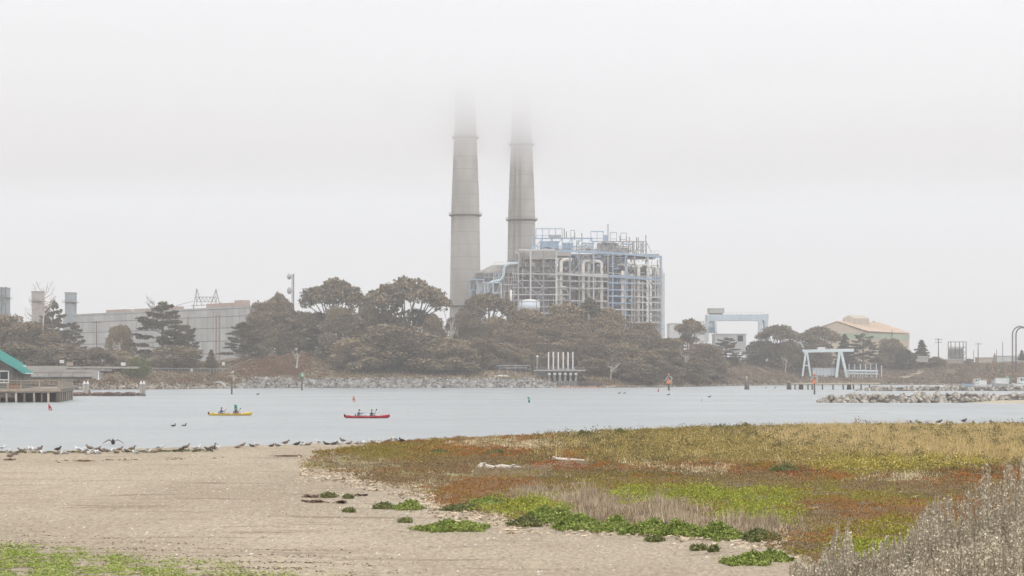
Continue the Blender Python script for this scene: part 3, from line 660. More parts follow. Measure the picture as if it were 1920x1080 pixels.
def warehouse():
    Y = 930; t = thing('warehouse', 'large warehouse with faded orange roof and green wall band behind trees at right', 'warehouse', (XX(1620, Y), Y, 10))
    # gable end faces the camera on the left half, long roof slope runs to the right and away
    tanm = mat('warehouse_tan', (.50, .42, .32), (.56, .47, .37), scale=.2, rough=.9); orange = mat('faded_orange_roof', (.55, .36, .24), (.50, .42, .33), scale=.25, rough=.9, stretch=(.3, 1, 1)); green = mat('faded_green_band', (.36, .43, .32), (.42, .47, .37), scale=.3, rough=.9)
    a0, apex, a1 = P(1515, 623, Y), P(1569, 604, Y), P(1625, 622.5, Y)
    Yb = Y + 62; r1 = P(1705, 626, Yb); rt = P(1650, 606.5, Yb); l1 = P(1600, 626, Yb)
    z0 = 8.0
    dn = lambda p, z: Vector((p.x, p.y, z))
    MB().add([dn(a0, z0), dn(a1, z0), a1, apex, a0, dn(l1, z0), dn(r1, z0), r1, rt, l1], [(0, 1, 2, 3, 4), (1, 6, 7, 2), (9, 8, 7, 6, 5), (0, 4, 9, 5)]).build('wall', tanm, t)
    up = Vector((0, 0, .35)); o = Vector((.6, -1, -.1))
    MB().add([apex + up, a1 + up + o, r1 + up + Vector((.8, .5, -.1)), rt + up, apex + up * 2, a1 + up * 2 + o, r1 + up * 2 + Vector((.8, .5, -.1)), rt + up * 2], [(0, 3, 2, 1), (4, 5, 6, 7), (0, 1, 5, 4), (1, 2, 6, 5), (2, 3, 7, 6), (3, 0, 4, 7)]).build('roof', orange, t)
    o2 = Vector((-.6, -1, -.1))
    MB().add([apex + up, a0 + up + o2, l1 + up, rt + up, apex + up * 2, a0 + up * 2 + o2, l1 + up * 2, rt + up * 2], [(0, 1, 2, 3), (4, 7, 6, 5), (0, 4, 5, 1), (1, 5, 6, 2)]).build('roof', orange, t)
    for k in range(1, 12):
        p = (apex + up * 2).lerp(rt + up * 2, k / 12); q = (a1 + up * 2).lerp(r1 + up * 2, k / 12)
        MB().bar(p + Vector((0, 0, .08)), q + Vector((0, 0, .08)), .16).build('roof_seam', mat('roof_seam_tan', (.56, .45, .36)), t)
    e = Vector((0, -.12, 0)); e2 = Vector((.15, -.1, 0)); h = 3.4; d0 = Vector((0, 0, .6))
    for A, Bq, ee in ((a0, a1, e), (a1, r1, e2)):
        p, q = A + ee - d0, Bq + ee - d0; MB().add([p, q, q - Vector((0, 0, h)), p - Vector((0, 0, h)), p - ee * 1.5, q - ee * 1.5, q - ee * 1.5 - Vector((0, 0, h)), p - ee * 1.5 - Vector((0, 0, h))], [(0, 3, 2, 1), (0, 1, 5, 4), (2, 3, 7, 6), (1, 2, 6, 5), (0, 4, 7, 3)]).build('green_band', green, t)
    c0, c1 = P(1580, 603, Y + 14), P(1609, 603, Y + 34)
    b, d, hh = c0, c1 - c0, 3.0
    w = Vector((4.2, 0, 0)); rr = Vector((0, 0, 1.8)); zz = Vector((0, 0, hh))
    b = b - Vector((0, 0, 2.5))
    MB().add([b, b + w * 1.6, b + w * 1.6 + zz * 1.5, b + w * .8 + zz * 1.5 + rr, b + zz * 1.5, b + d, b + w * 1.6 + d, b + w * 1.6 + zz * 1.5 + d, b + w * .8 + zz * 1.5 + rr + d, b + zz * 1.5 + d],
             [(0, 1, 2, 3, 4), (1, 6, 7, 2), (2, 7, 8, 3), (3, 8, 9, 4), (4, 9, 5, 0), (9, 8, 7, 6, 5)]).build('cupola', mat('cupola_tan', (.47, .41, .33), (.52, .46, .38), scale=.4), t)
    for i in range(5):
        p = apex.lerp(rt, .2 + i * .16) + Vector((0, 0, .6)); MB().box(p - Vector((.8, 1, .6)), p + Vector((.8, 1, .7))).build('ridge_vent', tanm, t)
warehouse()

def skeleton_tower():
    Y = 872; t = thing('skeleton_frame', 'square black steel skeleton frame with a grey box inside, on the right ridge', 'steel frame', (XX(1795, Y), Y, 11))
    for dy in (0, 7):
        for px in (1778, 1783, 1791, 1799, 1806, 1811.5): MB().bar(P(px, 678, Y + dy), P(px, 640.5, Y + dy), .38).build('column', steel_d, t)
        for py in (641, 651, 660, 671): MB().bar(P(1777.5, py, Y + dy), P(1812, py, Y + dy), .36).build('beam', steel_d, t)
        for a, b in ((1778, 1791), (1799, 1812)): MB().bar(P(a, 678, Y + dy), P(b, 660, Y + dy), .25).build('brace', steel_d, t)
    for px in (1778, 1811.5):
        for py in (641, 660): MB().bar(P(px, py, Y), P(px, py, Y + 7), .36).build('beam', steel_d, t)
    MB().box((XX(1783.5, Y), Y + .8, ZZ(674, Y)), (XX(1807, Y), Y + 6, ZZ(653, Y))).build('box', mat('box_grey', (.27, .265, .265), (.33, .32, .315), scale=.8), t)
skeleton_tower()

wood_d = mat('weathered_pile', (.10, .085, .07), (.17, .145, .12), scale=1.5, rough=.95, stretch=(1, 1, .2), obj_rand=.25)
wood_g = mat('grey_timber', (.27, .235, .195), (.36, .32, .27), scale=1.2, rough=.95, stretch=(1, 1, .3), obj_rand=.2)
wood_t = mat('tan_timber', (.33, .26, .19), (.42, .34, .26), scale=1.5, rough=.95, obj_rand=.15)
def utility_pole(px, ptop, pbot, Y, label, arms=1, w=.3):
    p0, p1 = P(px, pbot, Y), P(px, ptop, Y); t = thing('utility_pole', label, 'utility pole', p0, 'utility poles')
    MB().tube([p0 - Vector((0, 0, 3)), p1], [w, w * .7], 8).build('pole', wood_d, t)
    for k in range(arms):
        z = p1.z - .6 - 1.6 * k; MB().box((p1.x - 1.9, Y - .3, z - .12), (p1.x + 1.9, Y - .1, z + .12)).build('cross_arm', wood_d, t)
        for dx in (-1.7, -.6, .6, 1.7): MB().lathe((p1.x + dx, Y - .2, z + .1), [(.1, 0), (.14, .15), (.06, .32)], 6).build('insulator', steel_g, t)
utility_pole(181, 602, 650, 700, 'dark utility pole with small cross arm in front of the long hall', 1, .26)
utility_pole(1672.5, 618, 674, 880, 'plain dark pole in front of the orange roofed warehouse', 0, .28)
utility_pole(1759.5, 634.5, 676, 880, 'utility pole with two cross arms just left of the black skeleton frame', 2)
utility_pole(1834, 643, 676, 890, 'utility pole with one cross arm right of the black skeleton frame', 1)
utility_pole(1825.5, 656, 676, 900, 'short thin pole between the skeleton frame and the cross armed pole', 0, .18)
utility_pole(1868.5, 655, 682, 870, 'short thin pole just left of the grey box shed on the ridge', 0, .18)
utility_pole(1880, 641, 682, 900, 'tall thin bare pole behind the grey box shed on the ridge', 0, .22)
def pipes_bent():
    for px0, px1, Y, lab, top in ((1898.5, 1927, 800, 'taller outer bent pipe hoop standing at the right edge', 612), (1905, 1930, 806, 'inner bent pipe hoop nested inside the taller one at the right edge', 614)):
        pts = [P(px0, 707, Y), P(px0, 660, Y), P(px0, 628, Y)]; c = P((px0 + px1) / 2, 627, Y); r = XX(px1, Y) - XX((px0 + px1) / 2, Y); hz = ZZ(top, Y) - c.z
        pts += [Vector((c.x - r * math.cos(a), Y, c.z + hz * math.sin(a))) for a in np.linspace(.2, math.pi - .2, 10)] + [P(px1, 628, Y), P(px1, 707, Y)]
        t = thing('pipe_hoop', lab, 'pipe', pts[0]); MB().tube(pts, .38, 8).build('pipe', steel_d, t, True)
        for py in (640, 665): p = P(px0, py, Y); MB().lathe((p.x, p.y, p.z), [(.5, 0), (.5, .3)], 8).build('flange', steel_g, t)
pipes_bent()

# posts and pipe jetty beside the small hoist
def post_row():
    Y = 806
    for i, px in enumerate((1592, 1602.5, 1613, 1623, 1632.5, 1643, 1653)):
        p = P(px, 707, Y); q = P(px, 684 + (i == 6) * 3, Y)
        t = thing('mooring_post', 'pale %s thin post in the row right of the small gantry hoist' % ('first second third fourth fifth sixth last'.split()[i]), 'post', p, 'pale posts beside the small hoist')
        MB().tube([p, q], .24, 8).build('shaft', pale_b, t); MB().lathe((q.x, q.y, q.z), [(.3, 0), (.3, .25), (.1, .4)], 8).build('cap', white, t)
    t = thing('pipe_rack', 'low pale blue pipe rack running right from the small hoist', 'pipe rack', P(1617, 707, Y + 1))
    for py, r in ((695, .45), (700, .35)): MB().tube([P(1588, py, Y + 1), P(1646, py + 1, Y + 1)], r, 8).build('pipe', MATS['hoist_blue'], t)
    for px in range(1590, 1648, 9): MB().bar(P(px, 709, Y + 1), P(px, 694, Y + 1), .3).build('support', steel_l, t)
post_row()

# ------------------------------------------------------------------ cooling-water intake on the centre shore
def intake():
    Y = 628
    t = thing('intake_structure', 'grey concrete water intake with bays at the end of the stone bank', 'intake structure', (XX(1065, Y), Y, 0))
    cg = mat('intake_concrete', (.30, .28, .26), (.38, .36, .33), scale=.5, rough=.95); dk = mat('intake_dark', (.10, .09, .085), (.17, .15, .14), scale=.6, rough=.95)
    B = lambda x0, x1, y0, y1, ya, yb, name, mt: MB().box((XX(x0, Y), Y + ya, ZZ(y1, Y)), (XX(x1, Y), Y + yb, ZZ(y0, Y))).build(name, mt, t)
    B(1001, 1098, 693, 696, 0, 14, 'deck', cg); B(1004, 1030, 696, 714, 4, 12, 'wall', cg); B(1028, 1082, 696, 707, 3, 12, 'wall', dk)
    for i, px in enumerate((1030, 1040, 1050, 1060, 1070, 1080)):
        B(px - 1.7, px + 1.7, 699, 715, .5, 3, 'pier', cg); B(px - 2.6, px + 2.6, 699, 703, -.4, 3.2, 'bracket', steel_l)
    B(1040, 1083, 714, 727.5, 0, 10, 'base_wall', dk)
    for px in range(1043, 1083, 5): B(px - .4, px + .4, 713, 727, -.3, 0, 'fender', steel_g)
    B(1083, 1130, 718, 728, 4, 8, 'low_wall', dk)
    for px in range(1087, 1131, 6): B(px - .6, px + .6, 714, 728, 2.5, 3.8, 'fender', dk)
    m = MB()
    for px in np.arange(1001, 1098, 4.2): m.bar(P(px, 693, Y + .1), P(px, 688.4, Y + .1), .07)
    for py in (688.4, 690.6): m.bar(P(1001, py, Y + .1), P(1098, py, Y + .1), .07)
    m.build('handrail', steel_g, t)
    for i in range(8): px = 1030 + i * 6.5; B(px, px + rnd.uniform(2, 4), 690, 693, 2, 3.5, 'machine_box', steel_g if i % 2 else dk)
    for i, px in enumerate((1028.5, 1037.5, 1046.8, 1056, 1065, 1074)):
        p = P(px, 693, Y + 1.5); q = P(px, 661, Y + 1.5); s = thing('white_post', '%s of the six tall white posts on the water intake deck, counted from the left' % ('first second third fourth fifth sixth'.split()[i]), 'post', p, 'six white posts on the intake deck')
        MB().tube([p, q], .27, 8).build('shaft', white, s); MB().lathe((q.x, q.y, q.z), [(.32, -.2), (.32, .05), (.1, .15)], 8).build('cap', white, s); MB().box(p - Vector((.5, .5, 0)), p + Vector((.5, .5, .3))).build('base', steel_g, s)
    om = mat('float_orange', (.62, .20, .10), (.72, .30, .18), scale=2)
    for i, px in enumerate((1047, 1054, 1063, 1072, 1081, 1094, 1102, 1110, 1117, 1126)):
        p = P(px, 727, Y - 2); s = thing('float', '%s orange float from the left in the line below the water intake' % ONES[i], 'float', (p.x, p.y, 0), 'orange floats below the intake')
        MB().tube([(p.x - .7, p.y, .1), (p.x - .5, p.y, .12), (p.x + .5, p.y, .12), (p.x + .7, p.y, .1)], [.08, .2, .2, .08], 8).build('body', om, s, True); MB().ell((p.x, p.y, .42), (.16, .16, .16), 6, 4).build('lifting_eye', steel_g, s)
    p = P(1007, 696, Y + 6); q = P(1007, 670, Y + 6); s = thing('lamp_post', 'single lamp post with white globe left of the six white posts', 'lamp post', p)
    MB().tube([p, q], .16, 8).build('pole', steel_l, s); MB().ell(q + Vector((.1, 0, .3)), (.5, .5, .45), 10, 6).build('lamp_head', white, s, True)
    # tubular frame and sheds left of it
    s = thing('tubular_rack', 'low tubular pipe rack on the bank left of the lamp post', 'pipe frame', P(962, 708, Y + 8))
    for px in (936, 951, 966, 976, 987, 994): MB().bar(P(px, 712, Y + 8), P(px, 685.5, Y + 8), .2).build('post', steel_g, s)
    for a, b, py in ((930, 995, 685.5), (936, 987, 690)): MB().tube([P(a, py + 3, Y + 8), P(a + 3, py, Y + 8), P(b, py, Y + 8)], .16, 6).build('rail', steel_g, s)
    s = thing('boat', 'upturned pale skiff lying along the top of the stone bank', 'boat', P(925, 709, Y + 4))
    MB().tube([P(913, 709.5, Y + 4), P(920, 707.5, Y + 4), P(936, 706.5, Y + 4), P(950, 706.5, Y + 4), P(956, 708, Y + 4)], [.15, .55, .7, .65, .4], 10).build('hull', white, s, True); MB().bar(P(914, 710, Y + 3.3), P(955, 709, Y + 3.3), .15).build('gunwale', steel_g, s)
    s = thing('jersey_barrier', 'long low white barrier on top of the stone bank left of the skiff', 'barrier', P(888, 709, Y + 4))
    a, b = P(866, 711, Y + 4), P(910, 709.5, Y + 4); v = []
    for p in (a, b):
        for dy, dz in ((-.4, 0), (-.3, .25), (-.12, .45), (-.12, .85), (.12, .85), (.12, .45), (.3, .25), (.4, 0)): v.append((p.x, p.y + dy, p.z - .2 + dz))
    MB().add(v, [tuple(range(7, -1, -1)), tuple(range(8, 16))] + [(i, (i + 1) % 8, 8 + (i + 1) % 8, 8 + i) for i in range(8)]).build('rail_body', white, s)
    for x in (-.3, .3): MB().bar(a + Vector((2 + x, 0, -.3)), a + Vector((2 + x, 0, .1)), .3).build('foot', steel_g, s)
    s = thing('utility_box', 'green grey utility cabinet on the bank right of the upturned skiff', 'cabinet', P(959, 710, Y + 5)); MB().box(P(955, 711, Y + 5), P(963, 700, Y + 7.5)).build('body', mat('cab_green', (.22, .27, .2)), s); MB().box(P(954.6, 700.5, Y + 4.8), P(963.4, 699.8, Y + 7.7)).build('lid', steel_g, s)
    s = thing('tan_crate', 'tan block shaped shed on the bank in front of the lamp post', 'shed', P(995, 714, Y + 2)); MB().box(P(985, 715, Y + 2), P(1004, 705, Y + 6)).build('body', mat('crate_tan', (.45, .36, .27), (.5, .42, .33), scale=.6), s); MB().box(P(984.5, 705, Y + 1.8), P(1004.5, 704, Y + 6.2)).build('lid', wood_t, s)
    # grey machinery partly hidden under the trees
    s = thing('valve_yard', 'pale pipe machinery half hidden under the trees above the bank', 'machinery', P(937, 675, Y + 24))
    q = random.Random(3)
    for i in range(14):
        p = P(q.uniform(922, 956), q.uniform(660, 677), Y + 24 + q.uniform(0, 3)); MB().bar(p, p + Vector((q.uniform(1.2, 3), 0, 0)) if i % 2 else p + Vector((0, 0, -q.uniform(1.5, 3))), .3).build('pipe', steel_l, s)
    for px in (926, 938, 950): MB().box(P(px, 676, Y + 24), P(px + 4, 671, Y + 26)).build('housing', steel_g, s)
intake()

# ------------------------------------------------------------------ left concrete causeway and its lamp, signs
def causeway():
    Y = 522
    cw = mat('causeway_concrete', (.29, .265, .24), (.37, .345, .31), scale=.25, rough=.95, bump=.2); ck = mat('causeway_shadowed', (.16, .15, .135), (.2, .19, .17), scale=.5)  # second material is the same concrete with shade put into its colour
    t = thing('concrete_causeway', 'low weathered concrete causeway running behind the restaurant pier', 'causeway', (XX(120, Y), Y, 3))
    def B(x0, x1, y0, y1, ya, yb, name, mt): return MB().box((XX(x0, Y), Y + ya, ZZ(y1, Y)), (XX(x1, Y), Y + yb, ZZ(y0, Y))).build(name, mt, t)
    B(-60, 101, 685.5, 693, 14, 16, 'parapet', cw); B(101, 238, 687, 690.5, 14, 16, 'parapet', cw); B(-60, 190, 692.5, 695, 4, 14, 'roadway', cw)
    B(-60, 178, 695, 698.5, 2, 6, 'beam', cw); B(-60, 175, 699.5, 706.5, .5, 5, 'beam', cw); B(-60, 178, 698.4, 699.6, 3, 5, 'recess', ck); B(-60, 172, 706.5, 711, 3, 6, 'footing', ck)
    B(173, 181, 697, 710, 0, 8, 'abutment', cw)
    for px in range(-40, 172, 22): B(px - .35, px + .35, 699.3, 706.7, .3, .5, 'joint', ck)
    for px in range(110, 236, 14): B(px - .5, px + .5, 685.8, 690.6, 13.8, 14, 'parapet_post', cw)
    p = P(184.5, 712, Y - 4); s = thing('bollard_post', 'white post with small foot at the end of the concrete causeway', 'post', p)
    MB().tube([p, P(184.5, 696, Y - 4)], .18, 8).build('shaft', white, s); MB().box(p - Vector((.4, .4, 0)), p + Vector((.4, .4, .5))).build('foot', steel_l, s)
    for px, py, lab, mt, w in ((116, 678, 'small white roadside sign above the concrete causeway', white, .75), (131, 682.5, 'small tan roadside sign right of the white one above the causeway', wood_t, 1.1), (231, 682.5, 'white marker box at the right end of the concrete causeway', white, .8), (359, 694, 'small white marker post on the brown bank', white, .45), (419, 682, 'small white marker by the road under the dark cypress', white, .5)):
        Yq = 545 if px < 300 else 590
        q = P(px, py, Yq); s = thing('road_sign', lab, 'sign', (q.x, q.y, q.z - 2)); MB().box(q - Vector((w, .05, .55)), q + Vector((w, .05, .55))).build('plate', mt, s); MB().bar(q - Vector((0, -.12, 2.6)), q + Vector((0, .12, .4)), .12).build('post', steel_d, s)
    s = thing('guard_rail', 'thin grey guard rail along the shore road under the left trees', 'guard rail', P(330, 692, 580))
    for i in range(24): p = P(286 + i * 6, 691 + (i > 16), 588); MB().bar(p - Vector((0, 0, 1.4)), p, .15).build('post', wood_g, s)
    MB().bar(P(284, 690.5, 587.7), P(428, 691.5, 587.7), .1, .22).build('rail', steel_g, s)
causeway()

# ------------------------------------------------------------------ restaurant pier at the left edge
def wooden_pier():
    C = Vector((XX(111, 292), 292, 0)); s_ = Vector((-7.8, 38, 0)).normalized(); f_ = Vector((-s_.y, s_.x, 0))   # f_ runs left along the front
    t = thing('wooden_pier', 'weathered wooden pier deck on many piles at the left edge', 'pier', (C.x, C.y, 0))
    g = lambda a, b, z: C + f_ * a + s_ * b + Vector((0, 0, z))
    def slab(a0, a1, b0, b1, z0, z1, name, m):
        q = [g(a, b, z) for a in (a0, a1) for b in (b0, b1) for z in (z0, z1)]
        return MB().add(q, [(0, 1, 3, 2), (4, 6, 7, 5), (0, 4, 5, 1), (2, 3, 7, 6), (0, 2, 6, 4), (1, 5, 7, 3)]).build(name, m, t)
    for i in range(34): slab(-.3, 34, i * 1.15 - .2, i * 1.15 + .92, 2.42, 2.52, 'deck_plank', wood_g)
    slab(0, 34, .05, .35, 1.75, 2.41, 'edge_beam', wood_g); slab(0, .3, .4, 38.5, 1.75, 2.41, 'edge_beam', wood_g); slab(-.32, 34, -.24, -.1, 2.0, 2.40, 'fascia', wood_t)
    for b in (9, 18, 27, 36): slab(0, 34, b, b + .35, 1.75, 2.4, 'cross_beam', wood_d)
    slab(.5, 34, 3.0, 3.2, -.6, 1.7, 'under_deck_shade', mat('pier_shade', (.05, .043, .036), (.09, .078, .065), scale=1.2, rough=1, stretch=(1, 1, .2)))  # added dark sheet behind the front piles, its colour standing for under-deck shade
    pl = mat('pier_pile_pale', (.30, .26, .21), (.40, .36, .30), scale=1.2, rough=.95, stretch=(1, 1, .3), obj_rand=.25)
    for i in range(23):
        a = .25 + i * 1.45 + rnd.uniform(-.25, .25); w = rnd.choice((.16, .2, .22, .34))
        p = g(a, .2, -1.5); MB().tube([p, g(a + rnd.uniform(-.08, .08), .2, 1.8)], w, 8).build('pile', pl if rnd.random() < .45 else wood_d, t, True)
    for i in range(14):
        b = 1.6 + i * 2.75; p = g(.2, b, -1.5); MB().tube([p, g(.2, b, 2.1)], .2, 8).build('pile', pl if i % 2 else wood_d, t, True)
    for b in (6, 12, 18, 26):
        for i in range(9): a = 2 + i * 3.3 + rnd.uniform(-.5, .5); MB().tube([g(a, b, -1.5), g(a, b, 1.9)], .2, 7).build('pile', wood_d, t, True)
    for a in (0.05, 3.4, 6.6, 8.9, 12, 15): slab(a, a + .16, .0, .16, 2.5, 3.95, 'railing_post', wood_t)
    for i in range(15): b = 1.3 + i * 2.6; slab(0, .14, b, b + .14, 2.5, 3.95, 'railing_post', wood_g)
    slab(-.03, 24, -.04, .12, 3.96, 4.06, 'hand_rail', wood_t); slab(-.03, .15, .2, 38.4, 3.96, 4.06, 'hand_rail', wood_t)
    slab(.2, 24, .02, .08, 3.45, 3.53, 'rail', wood_g); slab(.03, .09, .2, 38.4, 3.4, 3.48, 'rail', wood_g); slab(.2, 24, .02, .08, 2.85, 2.93, 'rail', wood_g)
    mesh = mat('railing_mesh', (.22, .20, .17), (.3, .27, .23), scale=6, rough=.9)
    m = MB()
    for i in range(80): a = .3 + i * .3; p = g(a, .05, 2.55); m.bar(p, p + Vector((0, 0, 1.4)), .03)
    m.build('baluster', mesh, t)['kind'] = 'stuff'
    m = MB()
    for i in range(105): b = .5 + i * .36; p = g(.06, b, 2.55); m.bar(p, p + Vector((0, 0, 1.4)), .045)
    m.build('baluster', wood_g, t)['kind'] = 'stuff'
    slab(7.5, 24, .3, .5, .9, 2.4, 'lower_board', wood_d)
    # terracotta planters on the deck
    tc = mat('terracotta', (.45, .18, .09), (.5, .24, .13), scale=3)
    for i, a in enumerate((7.2, 7.9, 8.6)):
        p = g(a, 1.6, 2.53); k = thing('planter', '%s terracotta planter on the pier deck behind the railing, counted from the left' % ('last', 'middle', 'first')[i], 'planter', p, 'terracotta planters on the pier')
        MB().lathe(p, [(.2, 0), (.3, .55), (.34, .55), (.34, .65), (.27, .65), (.25, .5)], 12).build('pot', tc, k); MB().ell(p + Vector((0, 0, .8)), (.3, .3, .25), 8, 5).build('plant', mat('pot_plant', (.08, .1, .04), (.13, .15, .06), scale=8), k)
wooden_pier()

def restaurant():
    Y0 = 297.0; xr = XX(44, Y0); z0 = 2.53; ze = ZZ(697, Y0)
    t = thing('restaurant', 'dark wooden pier restaurant with teal metal roof at the left edge', 'building', (xr, Y0, z0), rz=R(12.2))
    wallm = mat('restaurant_board', (.13, .12, .11), (.19, .18, .165), scale=.8, rough=.95, stretch=(1, 1, .2), obj_rand=.15)
    teal = mat('teal_roof', (.075, .30, .27), (.11, .37, .33), scale=.8, rough=.45, stretch=(.4, 1, 1)); trim = mat('pale_trim', (.68, .69, .67), rough=.6)
    W, D, sl = 20.0, 17.0, .62
    # gable wall boards
    n = 44
    for i in range(n):
        a, b = xr - W * i / n, xr - W * (i + 1) / n; top = lambda x: ze + min(xr - x, W - (xr - x)) * sl - .05
        z1, z2 = top(a), top(b)
        v = [(a, Y0, z0), (b + .04, Y0, z0), (b + .04, Y0, z2), (a, Y0, z1), (a, Y0 + .12, z0), (b + .04, Y0 + .12, z0), (b + .04, Y0 + .12, z2), (a, Y0 + .12, z1)]
        MB().add(v, [(0, 3, 2, 1), (4, 5, 6, 7), (0, 1, 5, 4), (1, 2, 6, 5), (2, 3, 7, 6), (3, 0, 4, 7)]).build('wall_board', wallm, t)
    for i in range(30):
        y0, y1 = Y0 + .14 + (D - .2) * i / 30, Y0 + .14 + (D - .2) * (i + 1) / 30 - .04
        MB().box((xr - .12, y0, z0), (xr, y1, ze)).build('wall_board', wallm, t)
    MB().box((xr - W + .2, Y0 + .13, z0), (xr - .13, Y0 + D, ze)).build('wall', mat('restaurant_inner', (.06, .055, .05)), t)
    # two roof slopes, ribbed, with an upper tier set back
    def slope(x_e, x_r, y0, y1, z_e, th, name):
        z_r = z_e + abs(x_r - x_e) * sl
        v = [(x_e, y0, z_e), (x_r, y0, z_r), (x_r, y1, z_r), (x_e, y1, z_e)]; v += [(x, y, z + th) for x, y, z in v]
        MB().add(v, [(0, 1, 2, 3), (7, 6, 5, 4), (0, 4, 5, 1), (1, 5, 6, 2), (2, 6, 7, 3), (3, 7, 4, 0)]).build(name, teal, t)
        k = int((y1 - y0) / .9)
        for i in range(k + 1):
            y = y0 + (y1 - y0) * i / k; o = Vector((0, 0, th + .03)); MB().bar(Vector((x_e, y, z_e)) + o, Vector((x_r, y, z_r)) + o, .07).build('roof_rib', teal, t)
        MB().bar((x_e + .0, y0 - .06, z_e - .05), (x_r, y0 - .06, z_r - .05), .1, .3).build('rake_board', teal, t)
        MB().bar((x_e + (.05 if x_e > x_r else -.05), y0, z_e - .02), (x_e + (.05 if x_e > x_r else -.05), y1, z_e - .02), .12, .2).build('gutter', trim, t)
    xm = xr - W / 2
    slope(xr + .4, xm, Y0 - 1.1, Y0 + D + .8, ze - .3, .14, 'roof'); slope(xr - W - 1, xm, Y0 - 1.1, Y0 + D + .8, ze - .62, .14, 'roof')
    slope(xr - 2.0, xm, Y0 + D - 2, Y0 + D + 13, ze + 1.2, .14, 'upper_roof'); slope(xr - W + 2, xm, Y0 + D - 2, Y0 + D + 13, ze + 1.2, .14, 'upper_roof')
    MB().box((xr - W + 2.5, Y0 + D + .9, z0), (xr - 2.5, Y0 + D + 12, ze + 1.4)).build('wall', MATS['restaurant_inner'], t)
    # window with white frame
    x0, x1, zb, zt = XX(1, Y0), XX(17, Y0), ZZ(717, Y0), ZZ(696, Y0)
    w = MB().box((x0, Y0 - .06, zb), (x1, Y0 - .01, zt)).build('window', mat('window_dark', (.03, .035, .04), rough=.15, spec=.6), t)
    for a, b in (((x0 - .1, zb - .1), (x1 + .1, zb + .08)), ((x0 - .1, zt - .08), (x1 + .1, zt + .1)), ((x0 - .1, zb + .08), (x0 + .08, zt - .08)), ((x1 - .08, zb + .08), (x1 + .1, zt - .08)), ((x0 + .08, zb + .45), (x1 - .08, zb + .57)), (((x0 + x1) / 2 - .05, zb + .08), ((x0 + x1) / 2 + .05, zb + .45))):
        MB().box((a[0], Y0 - .12, a[1]), (b[0], Y0 - .065, b[1])).build('frame', trim, w)
    MB().box((xr - .18, Y0 - .07, z0), (xr + .03, Y0 - .01, ze)).build('corner_board', wallm, t)
restaurant()

# ------------------------------------------------------------------ rocks
rockm = mat('rock', (.17, .15, .125), (.50, .455, .40), scale=.8, rough=.95, bump=.7, bscale=3, detail=9, obj_rand=.3, island=.35)
rockf = mat('rock_far', (.15, .138, .125), (.36, .34, .315), scale=.5, rough=.95, island=.4)
phi = (1 + 5 ** .5) / 2
ICO = np.array([(-1, phi, 0), (1, phi, 0), (-1, -phi, 0), (1, -phi, 0), (0, -1, phi), (0, 1, phi), (0, -1, -phi), (0, 1, -phi), (phi, 0, -1), (phi, 0, 1), (-phi, 0, -1), (-phi, 0, 1)]) / 1.902
ICF = np.array([(0, 11, 5), (0, 5, 1), (0, 1, 7), (0, 7, 10), (0, 10, 11), (1, 5, 9), (5, 11, 4), (11, 10, 2), (10, 7, 6), (7, 1, 8), (3, 9, 4), (3, 4, 2), (3, 2, 6), (3, 6, 8), (3, 8, 9), (4, 9, 5), (2, 4, 11), (6, 2, 10), (8, 6, 7), (9, 8, 1)])
def rot_rand(q, n):
    a = q.normal(size=(n, 4)); a /= np.linalg.norm(a, axis=1)[:, None]; w, x, y, z = a.T
    return np.stack([np.stack([1 - 2 * (y * y + z * z), 2 * (x * y - z * w), 2 * (x * z + y * w)], -1), np.stack([2 * (x * y + z * w), 1 - 2 * (x * x + z * z), 2 * (y * z - x * w)], -1), np.stack([2 * (x * z - y * w), 2 * (y * z + x * w), 1 - 2 * (x * x + y * y)], -1)], 1)
def rocks_np(pos, size, q):
    n = len(pos); V = ICO[None] * (1 + q.uniform(-.28, .28, (n, 12, 1))); V = V * (q.uniform(.55, 1.15, (n, 1, 3)) * size[:, None, None])
    V = np.einsum('nij,nkj->nki', rot_rand(q, n), V) + pos[:, None, :]
    Fc = ICF[None] + (np.arange(n) * 12)[:, None, None]
    return V.reshape(-1, 3), Fc.reshape(-1, 3)
def rock_stuff(name, pos, size, m, parent, seed):
    V, Fc = rocks_np(np.asarray(pos), np.asarray(size), np.random.default_rng(seed)); o = mesh_np(name, V, Fc, m, parent); o['kind'] = 'stuff'; return o
